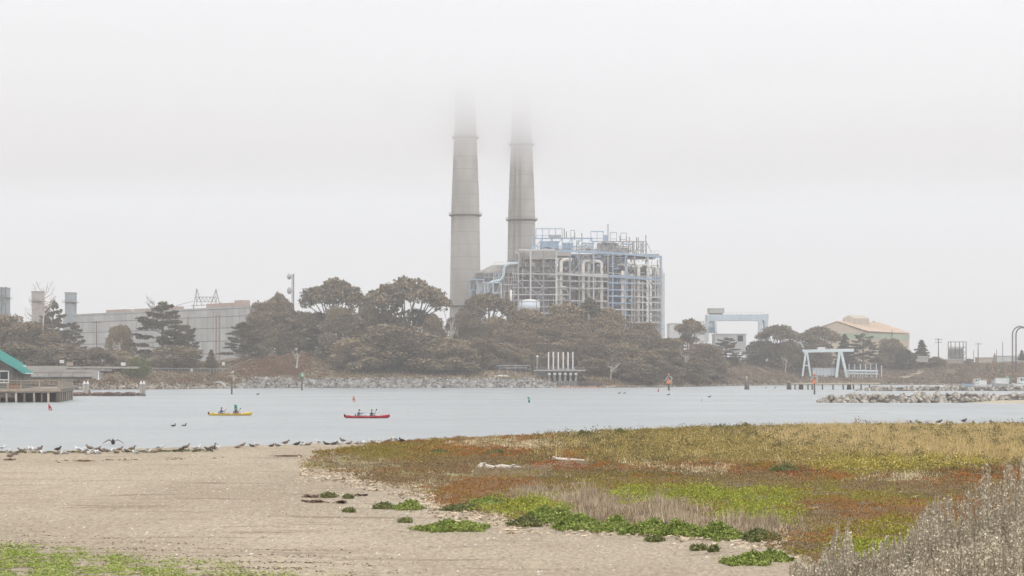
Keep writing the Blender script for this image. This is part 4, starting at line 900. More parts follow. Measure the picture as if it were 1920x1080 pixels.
def revetment():
    t = thing('stone_revetment', 'long bank of grey boulders along the far waterline', 'stone bank', (XX(740, 620), 620, 0), kind='structure')
    q = np.random.default_rng(5); pos = []; size = []
    for i in range(2600):
        px = q.uniform(446, 1042); s = q.uniform(-.6, 7.0); Y = shore(px) + s - .5; X = XX(px, Y); z = np.interp(s, [-.6, 6.5, 7.2], [-.1, 3.5, 3.5]) * np.interp(px, [446, 470, 1000, 1042], [.75, 1, 1, .7])
        pos.append((X, Y, z + q.uniform(-.15, .2))); size.append(q.uniform(.38, .85))
    rock_stuff('boulders', pos, size, rockf, t, 1)
    t = thing('shore_rocks', 'scattered tan rocks along the left far waterline behind the sea lion dock', 'rocks', (XX(260, 550), 550, 0), kind='structure')
    pos = []; size = []
    for i in range(520):
        px = q.uniform(100, 445); s = q.uniform(-.5, 5.0) ; Y = shore(px) + s - .5; z = np.interp(s, [-.5, 5], [0, 2.0])
        pos.append((XX(px, Y), Y, z)); size.append(q.uniform(.25, .8))
    for i in range(130):
        px = q.normal(383, 9); s = q.uniform(-.5, 8); Y = shore(px) + s; pos.append((XX(px, Y), Y, np.interp(s, [-.5, 8], [0, 3.2]) * max(.2, 1 - abs(px - 383) / 25))); size.append(q.uniform(.4, .95))
    rock_stuff('boulders', pos, size, mat('rock_tan', (.20, .165, .13), (.37, .32, .265), scale=.5, rough=.95, island=.35), t, 2)
    t = thing('waterline_stones', 'thin line of dark stones at the foot of the brown right hand shore', 'rocks', (XX(1500, 790), 790, 0), kind='structure')
    pos = []; size = []
    for i in range(1400):
        px = q.uniform(1042, 1930); Y = shore(px) + q.uniform(-.5, 2.5); pos.append((XX(px, Y), Y, q.uniform(0, .5))); size.append(q.uniform(.2, .6))
    rock_stuff('boulders', pos, size, mat('rock_brown', (.20, .165, .13), (.36, .31, .25), scale=.5, rough=.95, island=.35), t, 3)
revetment()

def breakwater():
    q = np.random.default_rng(11)
    proto = []
    for k in range(14):
        V, Fc = rocks_np(np.zeros((1, 3)), np.ones(1), q); me = bpy.data.meshes.new('rock'); me.from_pydata(V.tolist(), [], Fc.tolist()); me.materials.append(rockm); proto.append(me)
    def ridge(px0, Yc, X0, X1, hgt, wid, n, label, nobj, rmin, rmax, seed, name):
        q = np.random.default_rng(seed)
        t = thing('breakwater', label, 'breakwater', (X0, Yc, 0), kind='structure')
        cand = []
        for i in range(n):
            X = X0 + (X1 - X0) * q.random(); u = q.uniform(-1, 1); taper = min(1, .25 + (X - X0) / 7.0) if X - X0 < 5.5 else 1
            r = q.uniform(rmin, rmax) * (.75 + .25 * taper); z = max(-.3, hgt * taper * (1 - abs(u)) * 1.05 - .2 + q.uniform(-.12, .12)); cand.append((X, Yc + u * wid * (.5 + .5 * taper), z, r))
        # those on the near face and crest, largest in view, are single stones
        near = sorted(cand, key=lambda c: (c[1] - Yc > wid * .15, -c[3])); single = near[:nobj]; rest = near[nobj:]
        for c in single:
            o = bpy.data.objects.new('rock', proto[int(q.integers(14))]); COL.objects.link(o); o.parent = t
            o.location = Vector(c[:3]) - Vector((X0, Yc, 0)); o.rotation_euler = tuple(q.uniform(0, 6.28, 3)); o.scale = tuple(c[3] * q.uniform(.8, 1.35, 3))
        if rest: rock_stuff('boulders', [c[:3] for c in rest], [c[3] for c in rest], rockm, t, seed + 1)
        # rubble core so that no light shows through
        m = MB(); v = []
        xs = np.linspace(X0 + 1.5, X1, 24)
        for x in xs:
            tp = min(1, .2 + (x - X0) / 8); v += [(x, Yc - wid * .85 * tp, -.5), (x, Yc, hgt * .8 * tp), (x, Yc + wid * .85 * tp, -.5)]
        f = []
        for i in range(23): a = 3 * i; f += [(a, a + 3, a + 4, a + 1), (a + 1, a + 4, a + 5, a + 2), (a + 2, a + 5, a + 3, a)]
        f += [(0, 1, 2), (71, 70, 69)]
        m.add(v, f).build('rubble_core', mat('rubble', (.09, .08, .07), (.15, .135, .12), scale=1.5, rough=1), t)
    ridge(1530, 291, XX(1533, 291), 128, 1.5, 4.0, 900, 'nearer boulder breakwater jutting into the water at right', 300, .34, .74, 21, 'near')
    ridge(1600, 500, XX(1605, 500), 205, 1.35, 4.5, 700, 'farther boulder breakwater lying just behind the nearer one at right', 120, .42, .8, 31, 'far')
breakwater()

# sand spit in front of the near breakwater
def spit():
    pts = [(1812, 287.2, .0), (1835, 286.6, .12), (1870, 285.5, .35), (1925, 284.5, .45), (2010, 283.5, .45)]
    v = []; f = []
    for px, y, h in pts:
        x = XX(px, y); k = h * 12
        v += [(x, y - 1 - k, -.08), (x, y - .4 * k, h * .55), (x, y + 1, h), (x, y + 3.5, h * 1.1)]
    for i in range(len(pts) - 1):
        for j in range(3): a = 4 * i + j; f.append((a, a + 4, a + 5, a + 1))
    tag(MB().add(v, f).build('sand_spit', mat('spit_sand', (.44, .38, .29), (.38, .36, .24), scale=.5, rough=.95), None, True), 'pale sandy spit in front of the near breakwater', 'sand', kind='structure')
spit()

# ------------------------------------------------------------------ pile jetty at right
def jetty():
    Y = 545
    t = thing('jetty', 'low wooden jetty on thin piles left of the breakwaters', 'jetty', (XX(1560, Y), Y, 0))
    for i in range(14): a = 1487 + i * 11.6; MB().box((XX(a, Y) + .04, Y - .5, ZZ(720.6, Y)), (XX(a + 11.6, Y) - .04, Y + 2, ZZ(717.8, Y))).build('deck_section', mat('pale_plank', (.46, .38, .30), (.54, .46, .37), scale=.8, rough=.95), t)
    for px in (1491, 1515, 1523, 1542, 1562, 1581, 1600, 1615, 1630): MB().tube([P(px, 735, Y), P(px + rnd.uniform(-.4, .4), 720.5, Y)], .27, 8).build('pile', wood_d, t, True)
    m = MB()
    for px in np.arange(1502, 1668, 6.4): p = P(px, 719, Y + 1.7); m.bar(p, p + Vector((0, 0, rnd.uniform(1.6, 2.6))), .1)
    m.bar(P(1502, 709.5, Y + 1.7), P(1660, 711, Y + 1.7), .1); m.bar(P(1502, 714, Y + 1.7), P(1660, 715, Y + 1.7), .09)
    m.build('railing', wood_t, t)
    MB().bar(P(1632, 704, Y + 3), P(1664, 718, Y + 3), .9, .25).build('ramp', wood_g, t); MB().bar(P(1632, 699, Y + 3.4), P(1664, 713, Y + 3.4), .12).build('ramp_rail', wood_t, t)
    for n, (px, top, Yq, lab) in enumerate(((1400.5, 711, 545, 'lone stubby pile cluster topped by a small post, in open water at right centre'), (1479.5, 714, 548, 'pile cluster at the left end of the right jetty'), (1502, 715, 548, 'pile cluster under the right jetty, second from its left end'), (1592, 716, 548, 'pile cluster under the right jetty beside the breakwater tip'))):
        s = thing('pile_cluster', lab, 'piles', (XX(px, Yq), Yq, 0), 'pile clusters by the right jetty')
        for dx, dy in ((-.5, 0), (.5, .1), (0, -.4), (0, .5)): MB().tube([(XX(px, Yq) + dx * 1.35, Yq + dy, -1), (XX(px, Yq) + dx * .8, Yq + dy * .7, ZZ(top + 3, Yq))], .26, 8).build('pile', wood_d, s, True)
        MB().lathe((XX(px, Yq), Yq, ZZ(top + 6, Yq)), [(.72, 0), (.72, .25)], 12).build('binding', steel_d, s)
        if n == 0: MB().tube([P(px - .5, 714, Yq), P(px - .5, 708, Yq)], .2, 8).build('post', wood_t, s); MB().ell(P(px - .5, 707.5, Yq), (.3, .3, .3), 8, 5).build('lamp_head', white, s)
        else: MB().lathe((XX(px, Yq), Yq, ZZ(top + 3, Yq)), [(.5, 0), (.4, .3), (.1, .5)], 10).build('cap', wood_g, s)
jetty()

# ------------------------------------------------------------------ channel markers and buoys
orange = mat('marker_orange', (.66, .17, .07), (.72, .26, .14), scale=3); green = mat('buoy_green', (.02, .17, .10), (.04, .22, .13), scale=3, rough=.5); red = mat('buoy_red', (.42, .05, .05), (.5, .10, .08), scale=3, rough=.5); green_l = mat('marker_green', (.12, .45, .18), (.2, .5, .24), scale=2)
def marker(px, pbase, ptop, label, kind):
    Y = EYE * F / (pbase - HOR); p = P(px, pbase, Y); k = Y / F; t = thing('channel_marker', label, 'channel marker', (p.x, Y, 0))
    top = ZZ(ptop, Y); r = max(.2, 2.6 * k)
    MB().tube([(p.x, Y, -1.5), (p.x + .02, Y, top)], r * .62, 8).build('pile', wood_d, t, True)
    if kind == 'green':
        q = P(px + 1.5, 703, Y - r); MB().box(q - Vector((3.2 * k, .04, 3.4 * k)), q + Vector((2.6 * k, .04, 3.4 * k))).build('day_board', green_l, t); MB().box(q - Vector((1.6 * k, .075, 1.2 * k)), q + Vector((.6 * k, .045, 1.2 * k)) - Vector((0, .09, 0))).build('board_panel', white, t)
        MB().box(P(px - 5, 707, Y - .1), P(px + 1, 700, Y + .1)).build('side_board', steel_d, t); MB().lathe((p.x, Y, top), [(.2, 0), (.3, .2), (.12, .5)], 8).build('lantern', steel_g, t)
    elif kind == 'orange':
        c = ptop + 10
        a, b, d = P(px - 5, c + 5, Y - r - .05), P(px + 4, c + 5, Y - r - .05), P(px - .5, c - 5.5, Y - r - .05)
        e = Vector((0, -.06, 0)); MB().add([a, b, d, a + e, b + e, d + e], [(0, 1, 2), (5, 4, 3), (0, 3, 4, 1), (1, 4, 5, 2), (2, 5, 3, 0)]).build('day_board', orange, t)
        for x0, y0, x1, y1 in ((-7, c - 1, -1, c - 9), (0, c - 9, 7, c - 6), (5, c - 6, 5.5, c + 5), (1, c + 3, 7, c - 4)): MB().bar(P(px + x0, y0, Y - .1), P(px + x1, y1, Y - .1), .2, .2).build('frame_bar', steel_l, t)
        MB().lathe((p.x, Y, top), [(.18, 0), (.3, .2), (.1, .6)], 8).build('lantern', orange, t)
    else:
        for a, b, cc, d, mt in ((-6, 2, 703.5, 706, wood_t), (-5.5, -2.5, 706, 711, wood_d), (2, 6, 703, 714, wood_t)): MB().box(P(px + a, d, Y - r - .08), P(px + b, cc, Y - r)).build('cross_board', mt, t)
        MB().box(P(px - 2.5, 710, Y - r - .12), P(px + 1.5, 705.5, Y - r - .09)).build('notice_board', steel_d, t)
    return t, p, top
marker(434.5, 739.5, 702, 'thick dark marker pile with cross boards and a white bird on top, left of centre', 'boards')
marker(566, 732, 701, 'thin marker pile carrying a small green square board', 'green')
marker(1254, 732.5, 704, 'marker pile with orange triangle and pale frame below the right end of the tree slope', 'orange')
marker(1527, 739.5, 704, 'marker pile with orange triangle standing in front of the right wooden jetty', 'orange')

def cone_buoy(px, pb, pt, label, tilt, mt, kind):
    Y = EYE * F / (pb - HOR); p = P(px, pb, Y); h = (pb - pt) / F * Y; r = h * .22; t = thing('buoy', label, 'buoy', (p.x, Y, 0), None)
    t.rotation_euler = (0, R(tilt), 0); o = Vector((p.x, Y, 0))
    if kind == 'nun':
        MB().lathe(o, [(r, -h * .4), (r * 1.05, 0), (r, h * .5), (r * .35, h * .93), (r * .1, h)], 16).build('body', mt, t, True); MB().lathe(o, [(r + .01, h * .30), (r + .015, h * .40)], 16).build('band', mat('buoy_dark', (.16, .05, .05)), t)
        MB().box(o + Vector((-r * .25, -r - .03, h * .1)), o + Vector((r * .55, -r * .9, h * .3))).build('panel', white, t); MB().tube([o + Vector((0, 0, h * .97)), o + Vector((0, 0, h * 1.06))], r * .14, 6).build('lifting_eye', steel_d, t)
    else:
        MB().lathe(o, [(r * .75, -h * .4), (r * .8, 0), (r * .8, h * .98), (r * .7, h)], 16).build('body', mt, t, True); MB().lathe(o, [(r * .82, h * .80), (r * .83, h * .86)], 16).build('band', mat('buoy_mid_green', (.05, .3, .2)), t)
        MB().tube([o + Vector((0, 0, h)), o + Vector((0, 0, h * 1.06))], r * .15, 6).build('lifting_eye', steel_d, t)
        MB().box(o + Vector((-r * .3, -r * .86, h * .5)), o + Vector((r * .3, -r * .7, h * .66))).build('panel', white, t)
cone_buoy(95, 769.5, 757, 'slender red cone buoy leaning left in front of the pier', -16, mat('buoy_crimson', (.36, .015, .04), rough=.45), 'nun')
cone_buoy(663.5, 753, 742, 'stout red orange nun buoy beyond the red kayak', 0, mat('buoy_faded_red', (.46, .12, .08), (.52, .2, .14), scale=3), 'nun')
cone_buoy(992.5, 755, 744.5, 'green can buoy leaning left alone in mid channel', -10, green, 'can')
cone_buoy(1234.5, 735, 728.5, 'small red nun buoy near the orange marker pile', 0, red, 'nun')
cone_buoy(443, 775.5, 759, 'green can buoy directly behind the yellow kayak', -4, green, 'can')
cone_buoy(1315, 753.5, 745, 'thin yellowish stick buoy in the open water at right centre', 3, mat('buoy_yellow', (.5, .42, .25), (.6, .55, .4), scale=3), 'nun')
for n in ('buoy.005',):
    o = bpy.data.objects[n]; o.scale = (.35, .35, 1)

# ------------------------------------------------------------------ white capped pile pairs, floating dock, sea lions
def dock():
    Y = 378.0
    pm = mat('capped_pile', (.30, .27, .23), (.38, .35, .31), scale=1.5, rough=.95, stretch=(1, 1, .3), obj_rand=.15)
    for px, nm in ((158, 'left one of the left white capped pile pair beside the sea lion dock'), (164.5, 'right one of the left white capped pile pair beside the sea lion dock'), (264.5, 'left one of the right white capped pile pair beside the sea lion dock'), (270, 'right one of the right white capped pile pair beside the sea lion dock')):
        x = XX(px, Y); zt = ZZ(720.5, Y); t = thing('mooring_pile', nm, 'pile', (x, Y, 0), 'white capped piles by the dock')
        MB().lathe((x, Y, -1.5), [(.36, 0), (.36, zt + 1.5)], 14).build('shaft', pm, t, True); MB().lathe((x, Y, zt), [(.40, 0), (.42, .08), (.08, .75), (.02, .78)], 14).build('cap', white, t, True)
        MB().lathe((x, Y, .0), [(.37, 0), (.375, .55)], 14).build('tide_band', wood_d, t, True)
    a, b = XX(128, Y), XX(272, Y); t = thing('floating_dock', 'low dark floating dock crowded with sea lions between the capped piles', 'dock', ((a + b) / 2, Y, 0))
    n = 9
    for i in range(n): MB().box((a + (b - a) * i / n + .03, Y - 1.2, -.3), (a + (b - a) * (i + 1) / n - .03, Y + .9, .14)).build('float_section', wood_d, t)
    MB().bar((a, Y - 1.27, .05), (b, Y - 1.27, .05), .1, .18).build('edge_board', wood_g, t)
    sm = mat('sea_lion_hide', (.085, .05, .035), (.16, .10, .07), scale=1.2, rough=.55, obj_rand=.45)
    def lion(name, up):
        m = MB()
        if up: pts = [(-1.0, 0, .12), (-.6, 0, .2), (-.1, 0, .28), (.25, 0, .45), (.42, 0, .8), (.5, 0, 1.1), (.68, 0, 1.18), (.82, 0, 1.15)]; r = [.05, .16, .27, .31, .24, .15, .12, .04]
        else: pts = [(-1.05, 0, .08), (-.7, 0, .15), (-.2, 0, .24), (.25, 0, .28), (.6, .05, .24), (.85, .1, .18), (1.0, .12, .15), (1.12, .14, .12)]; r = [.04, .14, .25, .29, .21, .15, .12, .04]
        m.tube(pts, r, 10)
        m.tube([(.2, .2, .2), (.3, .5, .06), (.15, .75, .03)], [(.12, .05), (.1, .04), (.04, .02)], 6); m.tube([(.2, -.2, .2), (.3, -.5, .06), (.15, -.75, .03)], [(.12, .05), (.1, .04), (.04, .02)], 6)
        for s in (-1, 1): m.tube([(-.95, s * .03, .1), (-1.15, s * .12, .06), (-1.35, s * .2, .04)], [(.06, .04), (.07, .02), (.03, .01)], 6)
        return m
    lie = lion('sea_lion', False); k = 0
    base = None
    xs = [130.5 + 3.1 * i + rnd.uniform(-1, 1) for i in range(8)] + [176 + 5.1 * i + rnd.uniform(-1.6, 1.6) for i in range(17)]
    for k, px in enumerate(sorted(xs)):
        if base is None:
            base = lie.build('sea_lion', sm, None, True); o = base
            base.data.transform(Matrix.Translation(base.location)); tag(o, 'sea lion on the dock', 'sea lion', 'sea lions lying on the floating dock')
        else: o = base.copy(); COL.objects.link(o)
        o.location = (XX(px, Y), Y - .3 + rnd.uniform(-.7, .5), .14); o.rotation_euler = (0, 0, rnd.uniform(0, 6.28)); o.scale = [rnd.uniform(1.2, 1.75)] * 3
        o['label'] = 'dark brown sea lion lying on the floating dock, %s from the left' % ordinal(k)
    o = lion('sea_lion', True).build('sea_lion', sm, None, True); o.data.transform(Matrix.Translation(o.location)); o.location = (XX(170.5, Y), Y - .4, .14); o.rotation_euler = (0, 0, 2.4); o.scale = (1.15,) * 3
    tag(o, 'dark sea lion sitting upright right of the left white capped piles', 'sea lion')
dock()
def drain_log():
    t = thing('drain_pipe', 'pale bent culvert pipe reaching down the bank to the water at left', 'pipe', P(415, 724, 586))
    MB().tube([P(404, 717.5, 590), P(413, 717, 588), P(419, 720, 586), P(425, 728, 583)], [.45, .5, .5, .45], 9).build('pipe', mat('culvert', (.36, .34, .32), (.44, .42, .39), scale=1), t, True)
    MB().lathe(P(425, 729, 583) - Vector((0, 0, .1)), [(.55, 0), (.55, .3)], 10).build('collar', steel_g, t)
drain_log()

# ------------------------------------------------------------------ trees on the far shore
bark = mat('bark', (.16, .13, .105), (.27, .23, .19), scale=.6, rough=1, stretch=(1, 1, .3)); bark_p = mat('pale_bark', (.42, .37, .32), (.52, .47, .41), scale=.6, rough=1)
leaf_e = mat('eucalyptus_leaf', (.195, .155, .10), (.275, .22, .145), scale=.12, rough=.9, island=.28, obj_rand=.16, spec=.1)
leaf_d = mat('cypress_leaf', (.12, .102, .07), (.178, .15, .10), scale=.14, rough=.95, island=.28, obj_rand=.12, spec=.05)
leaf_b = mat('scrub_leaf', (.235, .178, .11), (.32, .25, .16), scale=.12, rough=.95, island=.28, obj_rand=.15, spec=.1)
leaf_g = mat('bright_leaf', (.15, .16, .055), (.21, .21, .085), scale=.4, rough=.9, island=.35, spec=.1)
def leaf_tris(c, size, q, flat=.0):
    n = len(c); u = q.normal(size=(n, 3)); u[:, 2] *= (1 - flat); u /= np.linalg.norm(u, axis=1)[:, None]
    w = q.normal(size=(n, 3)); w[:, 2] *= (1 - flat); w -= u * (u * w).sum(1)[:, None]; w /= np.linalg.norm(w, axis=1)[:, None]
    s = (size * q.uniform(.6, 1.4, n))[:, None]
    V = np.stack([c - u * s * .6 - w * s * .45, c - u * s * .2 + w * s * .55, c + u * s * .8], 1).reshape(-1, 3)
    return V, np.arange(3 * n).reshape(-1, 3)
def lobes_pts(lobes, per_area, q, fill=.25, up=.15):
    out = []
    for c, r in lobes:
        area = 4 * math.pi * ((r[0] * r[1]) ** 1.6 / 3 + (r[0] * r[2]) ** 1.6 / 3 + (r[1] * r[2]) ** 1.6 / 3) ** (1 / 1.6)
        n = max(12, int(area * per_area)); d = q.normal(size=(n, 3)); d /= np.linalg.norm(d, axis=1)[:, None]
        low = d[:, 2] < -.25; d[low & (q.random(n) < .6), 2] *= -1
        k = np.where(q.random(n) < fill, q.uniform(.4, .9, n), q.uniform(.86, 1.1, n))
        # knobbly edge: small clumps
        d2 = d * (k * (1 + .16 * np.sin(d[:, 0] * 9 + c[0]) * np.sin(d[:, 1] * 8 + c[1]) + .1 * np.sin(d[:, 2] * 13 + c[2])))[:, None]
        out.append(np.array(c) + d2 * np.array(r))
    return np.concatenate(out)
def tree_proto(kind, seed):
    """trunk and crown mesh data, crown radius 10 m, height 22 m, standing at the origin"""
    q = np.random.default_rng(seed); lobes = []; m = MB()
    if kind == 'umbrella':
        limb = []
        for i in range(19):
            a = i * 2.399 + q.uniform(-.3, .3); r = 9.0 * math.sqrt((i + .4) / 19); z = 20.2 - (r / 9.0) ** 2 * 5.2 + q.uniform(-.7, .5)
            rr = q.uniform(2.0, 3.1); lobes.append(((r * math.cos(a), r * math.sin(a), z), (rr, rr, rr * .62))); limb.append((r * math.cos(a), r * math.sin(a), z - .6))
        for i in range(6):
            a = q.uniform(0, 6.28); r = q.uniform(3, 8); lobes.append(((r * math.cos(a), r * math.sin(a), q.uniform(9, 13)), (q.uniform(1.6, 2.6),) * 2 + (1.5,)))
        for tx in (-1.2, 0.4, 1.5): m.tube([(tx * .4, 0, -2), (tx, tx * .3, 5), (tx * 1.6, tx * .2, 9)], [.6, .5, .4], 7)
        for x, y, z in limb:
            b = (-1.9 if x < -2 else 2.3 if x > 2 else .6); m.tube([(b, 0, 8), (b + (x - b) * .45, y * .4, 12), (x, y, z)], [.32, .2, .09], 5)
        per, sz, fill = 5.2, .6, .2
    elif kind == 'dense':
        for i in range(34):
            a = i * 2.399 + q.uniform(-.4, .4); t = (i + .5) / 34; z = 2 + 17.5 * (1 - t) + q.uniform(-1, 1); r = 8.2 * math.sqrt(max(.02, 1 - ((z - 4) / 17) ** 2)) * q.uniform(.72, 1.05) if z > 4 else 8.0
            rr = q.uniform(2.2, 3.4); lobes.append(((r * math.cos(a), r * math.sin(a), z), (rr, rr, rr * q.uniform(.75, 1.0))))
        lobes += [((0, 0, 19.3), (3.2, 3.2, 2.4)), ((0, 0, 12), (6.2, 6.2, 7))]
        m.tube([(0, 0, -3), (.3, 0, 8), (-.2, .3, 17)], [.7, .5, .15], 7)
        for c, r in lobes[:14]: m.tube([(0, 0, c[2] * .5), c], [.25, .08], 5)
        per, sz, fill = 4.4, .6, .22
    elif kind == 'cypress':
        for i in range(26):
            t = i / 25; z = 3.5 + 17 * t; a = i * 2.4 + q.uniform(-.5, .5); R_ = 7.8 * (1 - .62 * t ** 1.3) * q.uniform(.5, 1.0)
            rr = q.uniform(1.7, 2.9) * (1 - .35 * t); lobes.append(((R_ * math.cos(a), R_ * math.sin(a), z + q.uniform(-.5, .5)), (rr * 1.25, rr * 1.1, rr * .36)))
            for k in range(2):      # sharp outer sprays
                b = a + q.uniform(-.35, .35); lobes.append((((R_ + rr) * math.cos(b), (R_ + rr) * math.sin(b), z + q.uniform(.1, .7)), (rr * .6, rr * .5, .28)))
            m.tube([(0, 0, z - 1.4), (R_ * .5 * math.cos(a), R_ * .5 * math.sin(a), z - .5), ((R_ + rr * .6) * math.cos(a), (R_ + rr * .6) * math.sin(a), z)], [.26, .16, .05], 5)
        lobes.append(((0, 0, 21), (1.3, 1.3, 1.1)))
        m.tube([(0, 0, -2), (.3, 0, 9), (0, 0, 21)], [.65, .45, .1], 7)
        per, sz, fill = 5.4, .58, .35
    elif kind == 'conifer':
        for i in range(30):
            t = i / 29; z = 2 + 18.5 * t; a = i * 2.4; R_ = 7.5 * (1 - t) ** .85 * q.uniform(.65, 1.05)
            lobes.append(((R_ * .6 * math.cos(a), R_ * .6 * math.sin(a), z), (1.1 + R_ * .42, 1.1 + R_ * .42, .8)))
            lobes.append(((R_ * 1.15 * math.cos(a), R_ * 1.15 * math.sin(a), z + .3), (.9 + R_ * .15, .8, .35)))
        m.tube([(0, 0, -2), (0, 0, 20.5)], [.6, .08], 7); per, sz, fill = 3.0, .75, .3
    else:   # bush
        for i in range(14):
            a = i * 2.399; z = q.uniform(4, 16); r = 6.2 * math.sqrt(max(.05, 1 - ((z - 5) / 15) ** 2)); rr = q.uniform(3, 4.4); lobes.append(((r * math.cos(a), r * math.sin(a), z), (rr, rr, rr)))
        lobes.append(((0, 0, 16.5), (4, 4, 4.2))); m.tube([(0, 0, -3), (0, 0, 10)], [.8, .3], 6)
        for c, r in lobes[:6]: m.tube([(0, 0, 2), c], [.4, .1], 5)
        per, sz, fill = 3.2, .75, .25
    pts = lobes_pts(lobes, per, q, fill); pts = pts[pts[:, 2] > -1]
    V, Fc = leaf_tris(pts, sz, q, .25)
    return m, V, Fc
PROTO = {}
LEAF = {'umbrella': leaf_e, 'dense': leaf_b, 'cypress': leaf_d, 'conifer': leaf_d, 'bush': leaf_b}
def tree(kind, var, px, ptop, hw, Y, label, group=None, leafm=None, rz=None, base=None, name=None, barkm=None):
    key = (kind, var); x = XX(px, Y); z0 = float(far_z(x, Y)) if base is None else base; zt = ZZ(ptop, Y)
    nm = name or {'umbrella': 'eucalyptus_tree', 'dense': 'eucalyptus_tree', 'cypress': 'cypress_tree', 'conifer': 'conifer_tree', 'bush': 'shrub'}[kind]
    t = thing(nm, label, 'shrub' if nm == 'shrub' else 'tree', (x, Y, z0), group)
    if key not in PROTO:
        m, V, Fc = tree_proto(kind, 40 + var * 7 + len(kind)); a = m.build('trunk', bark); a.data.transform(Matrix.Translation(a.location)); a.location = (0, 0, 0)
        b = mesh_np('crown', V, Fc, LEAF[kind]); b.data.transform(Matrix.Translation(b.location)); b.location = (0, 0, 0); PROTO[key] = (a.data, b.data); bpy.data.objects.remove(a); bpy.data.objects.remove(b)
    for nm2, me in zip(('trunk', 'crown'), PROTO[key]):
        o = bpy.data.objects.new(nm2, me); COL.objects.link(o); o.parent = t
        mt = (barkm if nm2 == 'trunk' else leafm)
        if mt: o.material_slots[0].link = 'OBJECT'; o.material_slots[0].material = mt
    s = hw / F * Y / 10.0; t.scale = (s, s, max(.12, (zt - z0) / 21.5)); t.rotation_euler = (0, 0, rnd.uniform(0, 6.28) if rz is None else rz)
    return t
